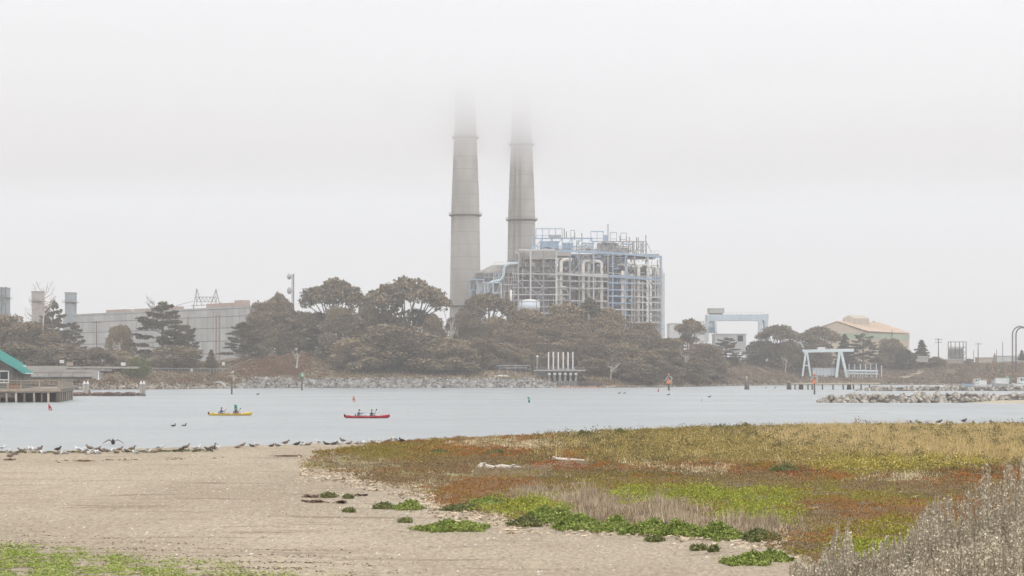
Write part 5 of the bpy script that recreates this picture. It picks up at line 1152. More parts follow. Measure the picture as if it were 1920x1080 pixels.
# named trees: kind, variant, px, top, half width, distance, label
G_L = 'trees at the left end of the far shore'; G_C = 'tall trees on the central hill'; G_S = 'trees of the dense slope grove'; G_R = 'trees on the right shore'
TREES = [
 ('dense', 0, 5, 592, 62, 640, 'bushy brown green tree at the left picture edge above the restaurant roof', G_L, None),
 ('dense', 1, 62, 604, 58, 632, 'bushy brown tree directly below the bare dead tree', G_L, None),
 ('dense', 0, -55, 582, 60, 650, 'bushy tree cut off by the left picture edge', G_L, None),
 ('bush', 0, 30, 640, 60, 590, 'low dark bush mass above the concrete causeway at far left', G_L, leaf_e),
 ('bush', 1, 118, 642, 55, 590, 'low dark bush mass above the middle of the concrete causeway', G_L, leaf_e),
 ('bush', 0, 178, 650, 38, 592, 'low dark bush below the dark utility pole at left', G_L, leaf_e),
 ('cypress', 0, 100, 566, 40, 648, 'ragged dark cypress with flat tiers right of the bare dead tree', G_L, None),
 ('cypress', 1, 140, 606, 28, 640, 'small spiky dark cypress at the left end of the long hall', G_L, None),
 ('dense', 1, 226, 610, 28, 640, 'narrow brown tree standing free in front of the long hall', G_L, None),
 ('cypress', 0, 306, 569, 66, 640, 'broad dark cypress with layered branches in front of the long hall', G_L, None),
 ('cypress', 1, 352, 612, 34, 632, 'low dark cypress spreading right of the layered cypress', G_L, None),
 ('bush', 1, 330, 646, 55, 615, 'brown bush mass below the layered cypress', G_L, leaf_e),
 ('bush', 0, 225, 655, 35, 600, 'brown bush left of the bright green shrub', G_L, None),
 ('conifer', 0, 396, 655, 22, 622, 'small dark conifer on the bank right of the layered cypress', G_L, None),
 ('cypress', 1, 455, 606, 46, 650, 'low wide cypress reaching left across the end of the long hall', G_C, None),
 ('dense', 0, 500, 568, 52, 668, 'dark dense tree at the left end of the tall central trees', G_C, leaf_e),
 ('umbrella', 1, 524, 552, 27, 668, 'small rounded crown just below the dish antenna mast', G_C, None),
 ('dense', 1, 560, 585, 56, 668, 'dense dark tree above the bare orange slope', G_C, leaf_e),
 ('umbrella', 0, 627, 526, 62, 672, 'tall domed eucalyptus with sky gaps, left one of the two highest crowns', G_C, None),
 ('umbrella', 1, 765, 524, 74, 668, 'tall umbrella shaped eucalyptus left of the smokestacks, right one of the two highest crowns', G_C, None),
 ('cypress', 0, 735, 562, 50, 655, 'dark flat tiered cypress under the right umbrella crown', G_C, None),
 ('dense', 0, 640, 578, 48, 655, 'dense tree under the left domed eucalyptus', G_C, leaf_e),
 ('dense', 1, 690, 572, 34, 662, 'dense tree in the dip between the two highest crowns', G_C, leaf_e),
 ('dense', 1, 812, 590, 30, 660, 'thin leafed tree below the right edge of the umbrella crown', G_C, None),
 ('cypress', 1, 604, 612, 46, 660, 'dark low cypress with a leaning pale trunk over the orange slope', G_C, None),
 ('dense', 0, 740, 612, 88, 645, 'huge rounded brown eucalyptus mass above the middle of the stone bank', G_C, None),
 ('dense', 1, 665, 634, 52, 637, 'rounded brown tree at the left foot of the huge rounded mass', G_C, None),
 ('dense', 1, 838, 634, 62, 640, 'rounded brown tree at the right foot of the huge rounded mass', G_C, None),
 ('umbrella', 0, 862, 588, 26, 672, 'thin open tree in front of the base of the left smokestack', G_C, None),
 ('umbrella', 0, 915, 552, 54, 690, 'domed eucalyptus overlapping the lower pipe wing of the boiler framework', G_S, None),
 ('dense', 1, 985, 580, 48, 695, 'dense eucalyptus under the pale blue storage tank', G_S, None),
 ('dense', 0, 1060, 573, 52, 695, 'dense eucalyptus below the looped pipes, left of the dark crown', G_S, None),
 ('umbrella', 1, 1105, 562, 24, 700, 'small dark rounded crown rising in front of the boiler pipes', G_S, leaf_d),
 ('dense', 1, 1140, 578, 48, 695, 'dense eucalyptus at the crest below the navy boiler panel', G_S, None),
 ('dense', 0, 1205, 606, 40, 705, 'dense eucalyptus where the crest begins to drop below the right boiler columns', G_S, None),
 ('dense', 1, 1255, 634, 40, 712, 'dense eucalyptus on the descending crest right of the boiler framework', G_S, None),
 ('dense', 0, 1318, 645, 42, 735, 'dense eucalyptus at the right end of the descending grove', G_S, None),
 ('umbrella', 1, 1293, 599, 32, 760, 'domed crown standing behind the grove left of the tall gantry crane', G_R, None),
 ('cypress', 0, 1362, 634, 34, 800, 'dark round cypress below the pale shed and tall gantry crane', G_R, None),
 ('umbrella', 0, 1460, 611, 42, 830, 'domed tree with bright gaps below the right leg of the tall gantry crane', G_R, None),
 ('dense', 0, 1425, 640, 34, 822, 'dark dense tree left of the domed tree with bright gaps', G_R, leaf_d),
 ('dense', 1, 1478, 640, 36, 825, 'dark dense tree below the domed tree with bright gaps', G_R, leaf_e),
 ('umbrella', 1, 1536, 614, 40, 850, 'broad rounded tree left of the warehouse gable', G_R, None),
 ('dense', 1, 1530, 636, 36, 845, 'dense tree directly behind the small gantry hoist', G_R, leaf_e),
 ('conifer', 0, 1583, 626, 32, 852, 'dark pointed conifer at the left part of the warehouse wall', G_R, None),
 ('cypress', 0, 1618, 627, 36, 845, 'dark spreading cypress right of the small gantry hoist', G_R, None),
 ('dense', 0, 1672, 636, 32, 868, 'round brown tree covering the right end of the warehouse wall', G_R, leaf_e),
 ('dense', 1, 1697, 655, 24, 850, 'dark bush tree below the right corner of the warehouse', G_R, leaf_d),
 ('conifer', 0, 1728, 637, 28, 872, 'sloping dark conifer right of the warehouse corner', G_R, None),
 ('conifer', 0, 1916, 656, 12, 885, 'tiny conifer beside the bent pipes at the right edge', G_R, None),
 ('bush', 0, 1375, 668, 16, 800, 'low bush at the right foot of the grove', G_R, leaf_e),
 ('bush', 1, 1755, 668, 20, 868, 'low bush on the ridge left of the skeleton frame', G_R, None),
 ('bush', 0, 1817, 672, 10, 866, 'small brown bush on the ridge right of the skeleton frame', G_R, None),
]
for k in TREES: tree(k[0], k[1], k[2], k[3], k[4], k[5], k[6], k[7], k[8])
tree('bush', 1, 261, 667, 25, 572, 'bright green rounded shrub on the bank below the long hall', None, leaf_g)
# the grove covering the slope in front: rows of bushy crowns no one can tell apart
q = random.Random(4)
rows = [(885, 588, 34, 672), (930, 596, 40, 676), (975, 612, 40, 672), (1020, 603, 42, 680), (1080, 606, 44, 680), (1140, 612, 44, 680), (1195, 630, 42, 686), (1245, 655, 40, 692),
        (905, 632, 38, 656), (950, 640, 36, 656), (1000, 634, 38, 662), (1055, 636, 40, 664), (1110, 634, 42, 662), (1165, 642, 44, 664), (1215, 658, 42, 672), (1265, 672, 40, 690), (1310, 676, 34, 712), (1340, 686, 26, 738),
        (870, 655, 34, 640), (1115, 668, 36, 650), (1160, 672, 38, 650), (1205, 682, 40, 655), (1250, 690, 38, 672), (1295, 696, 32, 695), (1335, 702, 22, 728), (985, 656, 30, 652), (1040, 660, 28, 652)]
for i, (px, top, hw, Y) in enumerate(rows):
    tree('dense', i % 2, px, top + q.uniform(-5, 5), hw * q.uniform(.92, 1.1), Y, 'bushy brown eucalyptus in the dense grove on the slope below the boiler framework', 'bushy eucalyptus of the slope grove', leaf_b if i % 3 else leaf_e)
# bare trees
def bare_tree(px, pbot, ptop, Y, label, seed, spread, n=9, r0=.42, m_=None):
    q = random.Random(seed); a = P(px, pbot, Y); b = P(px + spread * .1, ptop + 10, Y); t = thing('dead_tree', label, 'tree', a); m = MB(); H_ = (b - a).length
    m.tube([a - Vector((0, 0, 3)), a.lerp(b, .5) + Vector((.5, 0, 0)), b], [r0, r0 * .7, .08], 7); m.build('trunk', m_ or bark_p, t)
    for i in range(n):
        s = .25 + .7 * i / n; p = a.lerp(b, s); dx = q.choice((-1, 1)) * q.uniform(.4, 1) * spread / F * Y; e = p + Vector((dx, q.uniform(-2, 2), H_ * q.uniform(.18, .42))); mid = p.lerp(e, .5) + Vector((dx * .18, 0, -.4))
        k = MB(); k.tube([p, mid, e], [.2, .13, .04], 5)
        for j in range(3): u = mid.lerp(e, q.random()); k.tube([u, u + Vector((q.uniform(-1.6, 1.6), q.uniform(-1, 1), q.uniform(.8, 2.6)))], [.07, .02], 4)
        k.build('limb', m_ or bark_p, t)
bare_tree(79, 622, 528, 628, 'tall bare dead tree with pale forked branches at left', 2, 24, 12)
bare_tree(60, 615, 560, 630, 'smaller bare leaning tree left of the tall dead one', 5, 16, 8, .3)
bare_tree(222, 665, 632, 620, 'bare white trunk leaning in front of the narrow brown tree', 8, 14, 6, .35)
bare_tree(287, 590, 554, 636, 'bare drooping top rising above the layered cypress', 9, 12, 6, .2, bark)
bare_tree(843, 650, 592, 655, 'bare pale forked trunk in the gap left of the smokestack foot', 12, 12, 9, .35)
bare_tree(1283, 690, 655, 686, 'bare pale branches on the grove slope below the dome crown', 15, 14, 6, .3)
bare_tree(556, 676, 652, 624, 'short pale leaning trunk on top of the bare orange slope', 18, 8, 4, .4)
bare_tree(1472, 690, 660, 812, 'thin bare trunk under the domed tree with bright gaps', 20, 6, 4, .3)
bare_tree(1144, 700, 676, 642, 'bare leaning branches on the bank right of the white posts', 23, 14, 6, .22)

# low scrub and ice plant on the far slopes
def scrub():
    q = np.random.default_rng(17)
    def scatter(name, n, p0, p1, s0, s1, size, m, label, keep=None, h=.5):
        px = q.uniform(p0, p1, n); s = s0 + (s1 - s0) * q.random(n) ** 1.3; Y = shore(px) + s; X = (px - 960) / F * Y
        if keep is not None: k = keep(px, s, X, Y); X, Y = X[k], Y[k]
        Z = far_z(X, Y); reps = 5; c = np.repeat(np.stack([X, Y, Z], -1), reps, 0) + q.normal(size=(len(X) * reps, 3)) * [.7, .7, .25] + [0, 0, h * .5]
        V, Fc = leaf_tris(c, size, q, .2); tag(mesh_np(name, V, Fc, m), label, 'scrub', kind='stuff')
    scatter('low_scrub', 9000, -100, 480, 3, 75, .6, leaf_b, 'low brown scrub covering the left bank', lambda px, s, X, Y: fbm(X, Y, 14, 8) > -.45)
    scatter('ice_plant', 5000, 100, 640, 3, 22, .4, mat('ice_plant_rust', (.17, .085, .05), (.22, .135, .07), scale=.3, island=.3), 'rusty ice plant mats along the left bank', lambda px, s, X, Y: fbm(X, Y, 10, 9) > .0)
    scatter('slope_ice_plant', 5200, 450, 580, 14, 50, .42, mat('ice_plant_orange', (.24, .115, .065), (.18, .12, .06), scale=.25, island=.3), 'orange brown ice plant on the bare slope', lambda px, s, X, Y: fbm(X, Y, 12, 10) > -.5)
    scatter('bank_scrub', 6000, 560, 1140, 6, 40, .55, leaf_b, 'brown undergrowth under the central trees')
    scatter('ridge_scrub', 13000, 1130, 1960, 3, 80, .55, mat('ridge_scrub_leaf', (.15, .10, .06), (.21, .155, .095), scale=.15, island=.35), 'low brown scrub on the right hand slopes', lambda px, s, X, Y: fbm(X, Y, 18, 12) > -.3)
    scatter('slope_grass', 7000, 1360, 1960, 3, 80, .4, mat('dry_slope_grass', (.30, .215, .13), (.24, .17, .10), scale=.2, island=.25), 'dry tan grass on the right hand slopes', lambda px, s, X, Y: fbm(X, Y, 16, 13) > .1)
scrub()
def trail():
    pts = [(1706, 689), (1716, 691.5), (1728, 693.5), (1722, 697), (1706, 701), (1690, 706)]; v = []; f = []
    for i, (px, py) in enumerate(pts):
        Y = 850 - i * 7; x = XX(px, Y)
        for dx, dy in ((-1.1, 2.2), (1.1, -2.2)): X_, Y_ = x + dx, Y + dy; v.append((X_, Y_, float(far_z(X_, Y_)) + .45))
    for i in range(len(pts) - 1): a = 2 * i; f.append((a, a + 1, a + 3, a + 2))
    tag(MB().add(v, f).build('trail', mat('trail_dirt', (.42, .34, .26), (.36, .29, .21), scale=.5, rough=1), None, True), 'pale dirt trail bending down the right slope', 'path', kind='structure')
trail()

# ------------------------------------------------------------------ boats at the right edge
def hull_mesh(L_, B_, H_, sheer=.35, x0=0, n=13):
    v = []; f = []; st = []
    for i in range(n):
        t = i / (n - 1); w = B_ / 2 * math.sin(math.pi * min(1, (.16 + .84 * (1 - t)) * 1.0)) ** .6 if t > .45 else B_ / 2 * (.82 + .18 * min(1, t / .45))
        w = max(w if t < 1 else .03, .03); z = H_ * (1 + sheer * t ** 2.5); x = -L_ / 2 + L_ * t
        st.append((x, w, z)); v += [(x, -w, z), (x, -w * .8, H_ * .25), (x + (0 if t < .9 else -.06 * L_ * (t - .9) * 10), 0, -.35), (x, w * .8, H_ * .25), (x, w, z), (x, w * .9, z - .15), (x, -w * .9, z - .15)]
    for i in range(n - 1):
        for k in range(6): a = 7 * i + k; f.append((a, a + 1, a + 8, a + 7))
        f.append((7 * i + 6, 7 * i, 7 * i + 7, 7 * i + 13))
    f.append(tuple(range(6, -1, -1))); f.append(tuple(range(7 * (n - 1), 7 * n)))
    return v, f
rust = mat('rusty_mast', (.20, .13, .09), (.28, .19, .13), scale=1.5); dkglass = MATS['dark_glass']; navy = MATS['navy_panel']
def boat(px, Y, L_, B_, H_, rz, label, hm, cabin, mast, extra=()):
    t = thing('fishing_boat', label, 'boat', (XX(px, Y), Y, 0), 'moored boats at the right edge'); t.rotation_euler = (0, 0, rz)
    def put(mb, name, m, sm=False):
        me = mb.build(name, m, None, sm); me.data.transform(Matrix.Translation(me.location)); me.location = (0, 0, 0); me.parent = t; return me
    v, f = hull_mesh(L_, B_, H_); put(MB().add(v, f), 'hull', hm); put(MB().add([(x * 1.005, y * 1.02, z + .02) for x, y, z in v], [q for q in f if 0]).bar((-L_ / 2, -B_ / 2 * .84, H_), (L_ * .2, -B_ / 2 * 1.01, H_ * 1.02), .1, .14), 'rub_rail', navy)
    cx, cl, cw, ch = cabin; c = put(MB().box((cx - cl / 2, -cw / 2, H_ * .8), (cx + cl / 2, cw / 2, H_ + ch)), 'cabin', white)
    put(MB().box((cx - cl / 2 - .25, -cw / 2 - .2, H_ + ch), (cx + cl / 2 + .3, cw / 2 + .2, H_ + ch + .12)), 'cabin_roof', steel_l)
    for k in range(3): x = cx - cl / 2 + cl * (k + .15) / 3; put(MB().box((x, -cw / 2 - .03, H_ + ch * .45), (x + cl / 3 * .7, -cw / 2 - .01, H_ + ch * .85)), 'window', dkglass)
    if mast:
        mxx, mh, lean = mast; put(MB().tube([(mxx, 0, H_), (mxx + lean, 0, H_ + mh)], [.42, .26], 7), 'mast', rust)
        for a, dx, z in extra: put(MB().tube([(mxx, 0, H_ + z), (mxx + a, 0, H_ + z + dx)], [.28, .2], 6), 'boom', rust)
        put(MB().bar((mxx + lean, 0, H_ + mh), (L_ * .47, 0, H_ * 1.3), .06), 'stay', steel_d)
boat(1826, 650, 9.5, 3.0, 1.5, .15, 'blue grey net boat with dark wheelhouse, leftmost of the moored boats', mat('hull_blue', (.30, .37, .45), (.36, .42, .48), scale=1), (1.5, 2.6, 2, 2.0), (-1, 5.2, 0), ((4.5, .4, 2.6),))
boat(1843, 640, 6.5, 2.4, 1.2, 3.0, 'small white cabin boat between the net boat and the leaning mast', white, (.2, 3, 1.9, 1.7), (.3, 3.5, 0))
boat(1856, 655, 8.5, 2.8, 1.3, .1, 'dark hulled boat with a tall leaning mast', steel_d, (2.2, 2.2, 2, 1.7), (-.5, 12.5, 2.6), ((-5.5, 2.6, 2.4), (4.0, -1.0, 3.6)))
boat(1878, 645, 9, 3, 1.4, 3.05, 'boat with a wide grey wheelhouse roof and dark open sides', mat('hull_grey', (.30, .31, .32), (.4, .4, .4), scale=1), (0, 5.2, 2.6, 2.3), (-1.5, 7, .1), ((-7.5, 1.8, 3.2),))
boat(1899, 630, 4.6, 1.8, .7, .05, 'low white open skiff beside the green tarpaulin', white, (-.4, 1.0, 1.1, .6), None)
boat(1918, 640, 8.5, 3, 1.6, .2, 'cluttered white fishing boat cut by the right picture edge', white, (0, 3.8, 2.3, 2.4), (1.6, 9, 0), ((-6, .8, 3), (-4.5, 3.4, 2)))
def tarp():
    Y = 652; t = thing('tarpaulin', 'green tarpaulin tent among the moored boats', 'tarpaulin', P(1890, 718, Y)); a = P(1887, 716, Y); b = P(1895, 716, Y); z = Vector((0, 0, 2.6)); y = Vector((0, 3, 0))
    MB().add([a, b, (a + b) / 2 + z, a + y, b + y, (a + b) / 2 + z + y], [(0, 1, 2), (5, 4, 3), (1, 4, 5, 2), (0, 2, 5, 3)]).build('sheet', mat('tarp_green', (.10, .38, .22), (.16, .44, .28), scale=2), t); MB().bar((a + b) / 2 + z + y * -.05 - Vector((0, 0, 2.8)), (a + b) / 2 + z - y * .05 + Vector((0, 0, .2)), .08).build('pole', steel_d, t)
    t = thing('floating_pontoon', 'grey floating pontoon with steps behind the breakwater at right', 'pontoon', P(1865, 722, 660)); MB().box(P(1780, 723.4, 660), P(1935, 720.8, 664)).build('deck', wood_g, t)
    for px in range(1785, 1930, 18): MB().tube([P(px, 730, 661), P(px, 714, 661)], .2, 7).build('pile', wood_d, t)
tarp()

# ------------------------------------------------------------------ kayaks and paddlers
skin = mat('skin', (.45, .28, .20)); blue_j = mat('blue_jacket', (.035, .05, .17), (.05, .07, .22), scale=6); violet = mat('violet_vest', (.12, .09, .30)); dark_j = mat('dark_jacket', (.04, .03, .06)); red_v = mat('maroon_vest', (.20, .03, .06)); cap_d = mat('dark_cap', (.03, .03, .035)); black = mat('black_rubber', (.02, .02, .02))
def skinned(name, verts, edges, m, parent, root=0):
    me = bpy.data.meshes.new(name); me.from_pydata([v[:3] for v in verts], edges, []); me.materials.append(m)
    o = bpy.data.objects.new(name, me); COL.objects.link(o); o.parent = parent
    o.modifiers.new('skin', 'SKIN')
    for i, v in enumerate(verts): me.skin_vertices[0].data[i].radius = (v[3], v[3]); me.skin_vertices[0].data[i].use_root = (i == root)
    s = o.modifiers.new('sub', 'SUBSURF'); s.levels = 1; s.render_levels = 1
    return o
def paddler(loc, rz, label, jm, vm, reach, lean=0.0, group='kayakers'):
    t = thing('person', label, 'person', loc, group); t.scale = (.9, .9, .9); t.rotation_euler = (0, 0, rz)
    L = lambda x, z: x + lean * z
    B = [(0, 0, .14, .16), (L(-.01, .34), 0, .34, .145), (L(-.01, .54), 0, .54, .165), (L(.0, .68), 0, .68, .065), (L(.04, .78), 0, .80, .095), (L(.045, .88), 0, .90, .085),
         (L(0, .6), .19, .60, .07), (L(.14, .42), .29, .40, .05), (reach + .02, .27, .46, .042), (reach + .09, .26, .48, .04),
         (L(0, .6), -.19, .60, .07), (L(.14, .42), -.29, .40, .05), (reach - .1, -.27, .42, .042), (reach - .03, -.26, .43, .04),
         (.15, .11, .13, .09), (.52, .15, .2, .07), (.92, .12, .1, .05), (.15, -.11, .13, .09), (.52, -.15, .2, .07), (.92, -.12, .1, .05)]
    E_ = [(0, 1), (1, 2), (2, 3), (3, 4), (4, 5), (2, 6), (6, 7), (7, 8), (8, 9), (2, 10), (10, 11), (11, 12), (12, 13), (0, 14), (14, 15), (15, 16), (0, 17), (17, 18), (18, 19)]
    skinned('body', B, E_, skin, t)
    J = [(0, 0, .15, .175), (L(-.01, .34), 0, .34, .16), (L(-.01, .54), 0, .54, .18), (L(0, .66), 0, .655, .085), (L(0, .6), .19, .60, .085), (L(.14, .42), .29, .40, .066), (reach + .0, .275, .455, .055), (L(0, .6), -.19, .60, .085), (L(.14, .42), -.29, .40, .066), (reach - .12, -.275, .415, .055)]
    skinned('jacket', J, [(0, 1), (1, 2), (2, 3), (2, 4), (4, 5), (5, 6), (2, 7), (7, 8), (8, 9)], jm, t)
    skinned('life_vest', [(L(0, .26), 0, .26, .19), (L(-.005, .42), 0, .42, .195), (L(0, .58), 0, .57, .185)], [(0, 1), (1, 2)], vm, t)
    def put(mb, n, m): me = mb.build(n, m, None, True); me.data.transform(Matrix.Translation(me.location)); me.location = (0, 0, 0); me.parent = t
    hx, hz = L(.045, .88), .87
    put(MB().ell((hx - .015, 0, hz + .04), (.115, .105, .09), 10, 6).tube([(hx + .06, 0, hz + .03), (hx + .19, 0, hz + .015)], [(.08, .02), (.06, .012)], 8), 'cap', cap_d)
    put(MB().tube([(hx + .085, 0, hz - .01), (hx + .115, 0, hz - .045), (hx + .085, 0, hz - .055)], [.012, .02, .01], 6), 'nose', skin)
    return t
def kayak(px0, px1, pw, hm, deckm, label):
    Y = EYE * F / (pw - HOR); x0, x1 = XX(px0, Y), XX(px1, Y); L_ = x1 - x0; t = thing('kayak', label, 'kayak', ((x0 + x1) / 2, Y, 0), 'double sea kayaks'); cx = (x0 + x1) / 2
    n = 21; v = []; f = []
    for i in range(n):
        s = i / (n - 1); w = .36 * max(.04, math.sin(math.pi * s) ** .62); g = .20 + .20 * max(0, (s - .62) / .38) ** 1.6 + .10 * max(0, (.25 - s) / .25) ** 1.5; x = x0 + .12 + (L_ - .12) * s; d = -.10 * math.sin(math.pi * s) ** .5 + (g - .05) * (max(0, s - .93) / .07) ** 2
        v += [(x, Y - w, g), (x, Y - w * .82, .03 + (g - .2) * .7), (x, Y, min(d, g - .03)), (x, Y + w * .82, .03 + (g - .2) * .7), (x, Y + w, g), (x, Y, g + .07)]
    for i in range(n - 1):
        for k in range(4): a = 6 * i + k; f.append((a, a + 6, a + 7, a + 1))
    f.append((0, 1, 2, 3, 4)); f.append(tuple(6 * (n - 1) + k for k in (4, 3, 2, 1, 0)))
    MB().add(v, f).build('hull', hm, t, True)
    f2 = []
    for i in range(n - 1): a = 6 * i; f2 += [(a, a + 5, a + 11, a + 6), (a + 5, a + 4, a + 10, a + 11)]
    MB().add([(p[0], p[1], p[2] + .006) for p in v], f2).build('deck', deckm, t, True)
    MB().box((x0 - .02, Y - .015, .12), (x0 + .16, Y + .015, .45)).build('rudder', black, t)
    for s in (.30, .63):
        p = (x0 + L_ * s, Y, .275); MB().tube([(p[0] + .42 * math.cos(a), p[1] + .24 * math.sin(a), p[2] + .015) for a in np.linspace(0, 2 * math.pi, 17)], .025, 6).build('cockpit_rim', black, t)
        MB().ell((p[0] - .28, p[1], p[2] + .12), (.04, .18, .2), 8, 5).build('seat_back', black, t)
    for s in (.12, .47, .80): MB().lathe((x0 + L_ * s, Y, .262), [(.14, 0), (.14, .035), (.1, .045)], 12).build('hatch', black, t)
    return t, Y, x0, L_
def paddle(Y, x, z, label, a, m):
    t = thing('paddle', label, 'paddle', (x, Y, z), 'kayak paddles'); d = Vector((.35 * math.cos(a), -.9, .35 * math.sin(a) + .12)).normalized()
    c = Vector((x, Y, z)); MB().tube([c - d * 1.0, c + d * 1.0], .016, 6).build('shaft', black, t)
    for s in (-1, 1): MB().tube([c + d * s * .72, c + d * s * .82, c + d * s * 1.05, c + d * s * 1.14], [(.03, .012), (.09, .012), (.085, .012), (.03, .012)], 8).build('blade', m, t)
yk, Y, x0, L_ = kayak(390, 473, 779, mat('kayak_yellow', (.66, .44, .045), (.72, .50, .09), scale=2, rough=.35), mat('kayak_deck_yellow', (.72, .52, .10), rough=.35), 'long yellow double kayak in front of the green can buoy')
paddler((x0 + L_ * .30, Y, .12), 0, 'paddler in blue jacket and dark cap in the rear seat of the yellow kayak', blue_j, violet, .42)
paddler((x0 + L_ * .63, Y, .12), 0, 'low leaning paddler in dark jacket in the front seat of the yellow kayak', dark_j, red_v, .42, -.12)
paddle(Y, x0 + L_ * .30 + .45, .62, 'paddle held by the rear paddler in the yellow kayak', .2, white); paddle(Y, x0 + L_ * .63 + .42, .6, 'paddle held by the front paddler in the yellow kayak', .5, cap_d)
rk, Y, x0, L_ = kayak(645, 731, 784, mat('kayak_red', (.42, .022, .05), (.48, .035, .06), scale=2, rough=.35), mat('kayak_deck_red', (.50, .05, .08), rough=.35), 'long red double kayak right of the yellow one')
paddler((x0 + L_ * .31, Y, .12), 0, 'paddler in blue jacket leaning forward in the rear seat of the red kayak', blue_j, violet, .55, .12)
paddler((x0 + L_ * .60, Y, .12), 0, 'paddler in dark blue jacket in the front seat of the red kayak', dark_j, violet, .42)
paddle(Y, x0 + L_ * .31 + .58, .62, 'paddle held by the rear paddler in the red kayak', -.3, mat('paddle_tan', (.55, .38, .22))); paddle(Y, x0 + L_ * .60 + .43, .62, 'paddle held by the front paddler in the red kayak', .9, cap_d)

# ------------------------------------------------------------------ birds along the waterline
fe_w = mat('feather_white', (.72, .71, .69), obj_rand=.08); fe_g = mat('feather_grey', (.24, .24, .25), obj_rand=.12); fe_b = mat('feather_brown', (.17, .13, .10), (.26, .21, .165), scale=14, obj_rand=.2); fe_d = mat('feather_dark', (.055, .045, .04), (.10, .085, .075), scale=14, obj_rand=.2)
bill_y = mat('bill_yellow', (.55, .38, .10)); bill_k = mat('bill_dark', (.08, .06, .05)); leg_p = mat('leg_pink', (.40, .24, .18))
def bird_proto(kind):
    t = bpy.data.objects.new('gull', None); COL.objects.link(t); t.empty_display_size = .1
    def put(mb, n, m, sm=True): me = mb.build(n, m, None, sm); me.data.transform(Matrix.Translation(me.location)); me.location = (0, 0, 0); me.parent = t
    base, pose = kind.split('_')
    bm, wm_, bl = {'white': (fe_w, fe_g, bill_y), 'brown': (fe_b, fe_b, bill_k), 'dark': (fe_d, fe_d, bill_k), 'pelican': (fe_d, fe_b, bill_k)}[base]
    dz = 0 if pose == 'stand' else -.135
    if base == 'pelican':
        put(MB().tube([(-.42, 0, .16), (-.2, 0, .28), (.05, 0, .34), (.22, 0, .36), (.33, 0, .46), (.30, 0, .62), (.33, 0, .74), (.42, 0, .76), (.47, 0, .75)], [.03, .14, .18, .15, .075, .055, .06, .065, .04], 10), 'body', bm)
        for s in (-1, 1): put(MB().tube([(.2, s * .14, .38), (-.1, s * .18, .32), (-.45, s * .08, .17)], [(.06, .12), (.05, .14), (.02, .05)], 8), 'wing', wm_)
        put(MB().tube([(.46, 0, .75), (.6, 0, .64), (.74, 0, .50)], [(.025, .03), (.03, .04), (.01, .01)], 6), 'bill', mat('bill_grey', (.35, .3, .24)))
        for s in (-1, 1): put(MB().tube([(0, s * .07, .2), (.02, s * .07, 0)], .02, 5), 'leg', bill_k)
        return t
    neck = .34 if pose == 'stand' else .31
    put(MB().tube([(-.22, 0, .19 + dz), (-.12, 0, .215 + dz), (.04, 0, .235 + dz), (.14, 0, .265 + dz), (.185, 0, neck + dz), (.22, 0, neck + .05 + dz), (.262, 0, neck + .045 + dz), (.28, 0, neck + .035 + dz)], [.018, .085, .108, .092, .056, .058, .047, .02], 10), 'body', bm)
    for s in (-1, 1): put(MB().tube([(.10, s * .075, .265 + dz), (-.06, s * .09, .25 + dz), (-.19, s * .05, .21 + dz), (-.29, s * .012, .19 + dz)], [(.03, .055), (.03, .06), (.018, .03), (.006, .008)], 8), 'wing', wm_)
    put(MB().tube([(-.2, 0, .19 + dz), (-.27, 0, .18 + dz)], [(.045, .012), (.06, .008)], 8), 'tail', bm if base != 'white' else fe_w)
    put(MB().tube([(.272, 0, neck + .04 + dz), (.32, 0, neck + .032 + dz), (.35, 0, neck + .018 + dz)], [.016, .014, .004], 6), 'bill', bl)
    if pose == 'stand':
        for s in (-1, 1): put(MB().tube([(.0, s * .04, .16), (.015, s * .04, .07), (.0, s * .04, .0), (.05, s * .045, .0)], [.013, .009, .01, .006], 5), 'leg', leg_p if base != 'dark' else bill_k)
    return t
BP = {}
BIRDS = [(4, 845, 'w', 1), (14, 852, 'w', 1), (19, 857, 'b', 0), (27, 852, 'b', 0), (40, 850, 'b', 1), (48, 849, 'w', 1), (58, 849, 'w', 1), (66, 850, 'w', 1), (74, 848, 'b', 1), (82, 851, 'w', 0),
         (105, 852, 'b', 0), (108, 848, 'd', 1), (113, 852, 'w', 0), (122, 851, 'w', 0), (148, 850, 'w', 1), (153, 850, 'w', 1), (157, 849, 'b', 0), (164, 852, 'w', 0), (169, 846, 'b', 1), (176, 851, 'w', 0), (182, 847, 'b', 1), (184, 851, 'w', 0), (191, 847, 'b', 0), (202, 848, 'b', 0), (207, 848, 'w', 0),
         (218, 850, 'b', 0), (224, 847, 'b', 1), (238, 848, 'd', 0), (247, 847, 'b', 1), (255, 851, 'w', 0), (277, 849, 'w', 0), (282, 848, 'b', 0), (291, 849, 'b', 0), (299, 846, 'w', 1), (340, 845, 'd', 0), (348, 844, 'b', 1), (369, 846, 'w', 1), (372, 845, 'b', 0),
         (390, 844, 'd', 0), (398, 843.5, 'p', 1), (406, 843, 'w', 0), (446, 840, 'b', 0), (454, 839.5, 'b', 1), (473, 838, 'd', 0), (481, 839, 'w', 1), (509, 837.5, 'd', 0), (521, 837, 'b', 0), (535, 835.5, 'b', 1), (556, 835, 'd', 0), (567, 836, 'w', 0), (573, 835, 'b', 0), (579, 835, 'b', 0), (597, 833.5, 'w', 1),
         (612, 834, 'd', 0), (617, 834, 'w', 0), (626, 834, 'd', 0), (634, 833.5, 'w', 0), (643, 831, 'b', 1), (654, 833, 'b', 0), (671, 832.5, 'b', 0), (677, 833, 'w', 0), (696, 832, 'w', 1), (702, 832, 'w', 0), (708, 831, 'w', 1), (722, 831, 'd', 0), (729, 831, 'b', 1), (740, 829, 'w', 1), (749, 830, 'd', 0), (754, 831, 'd', 1)]
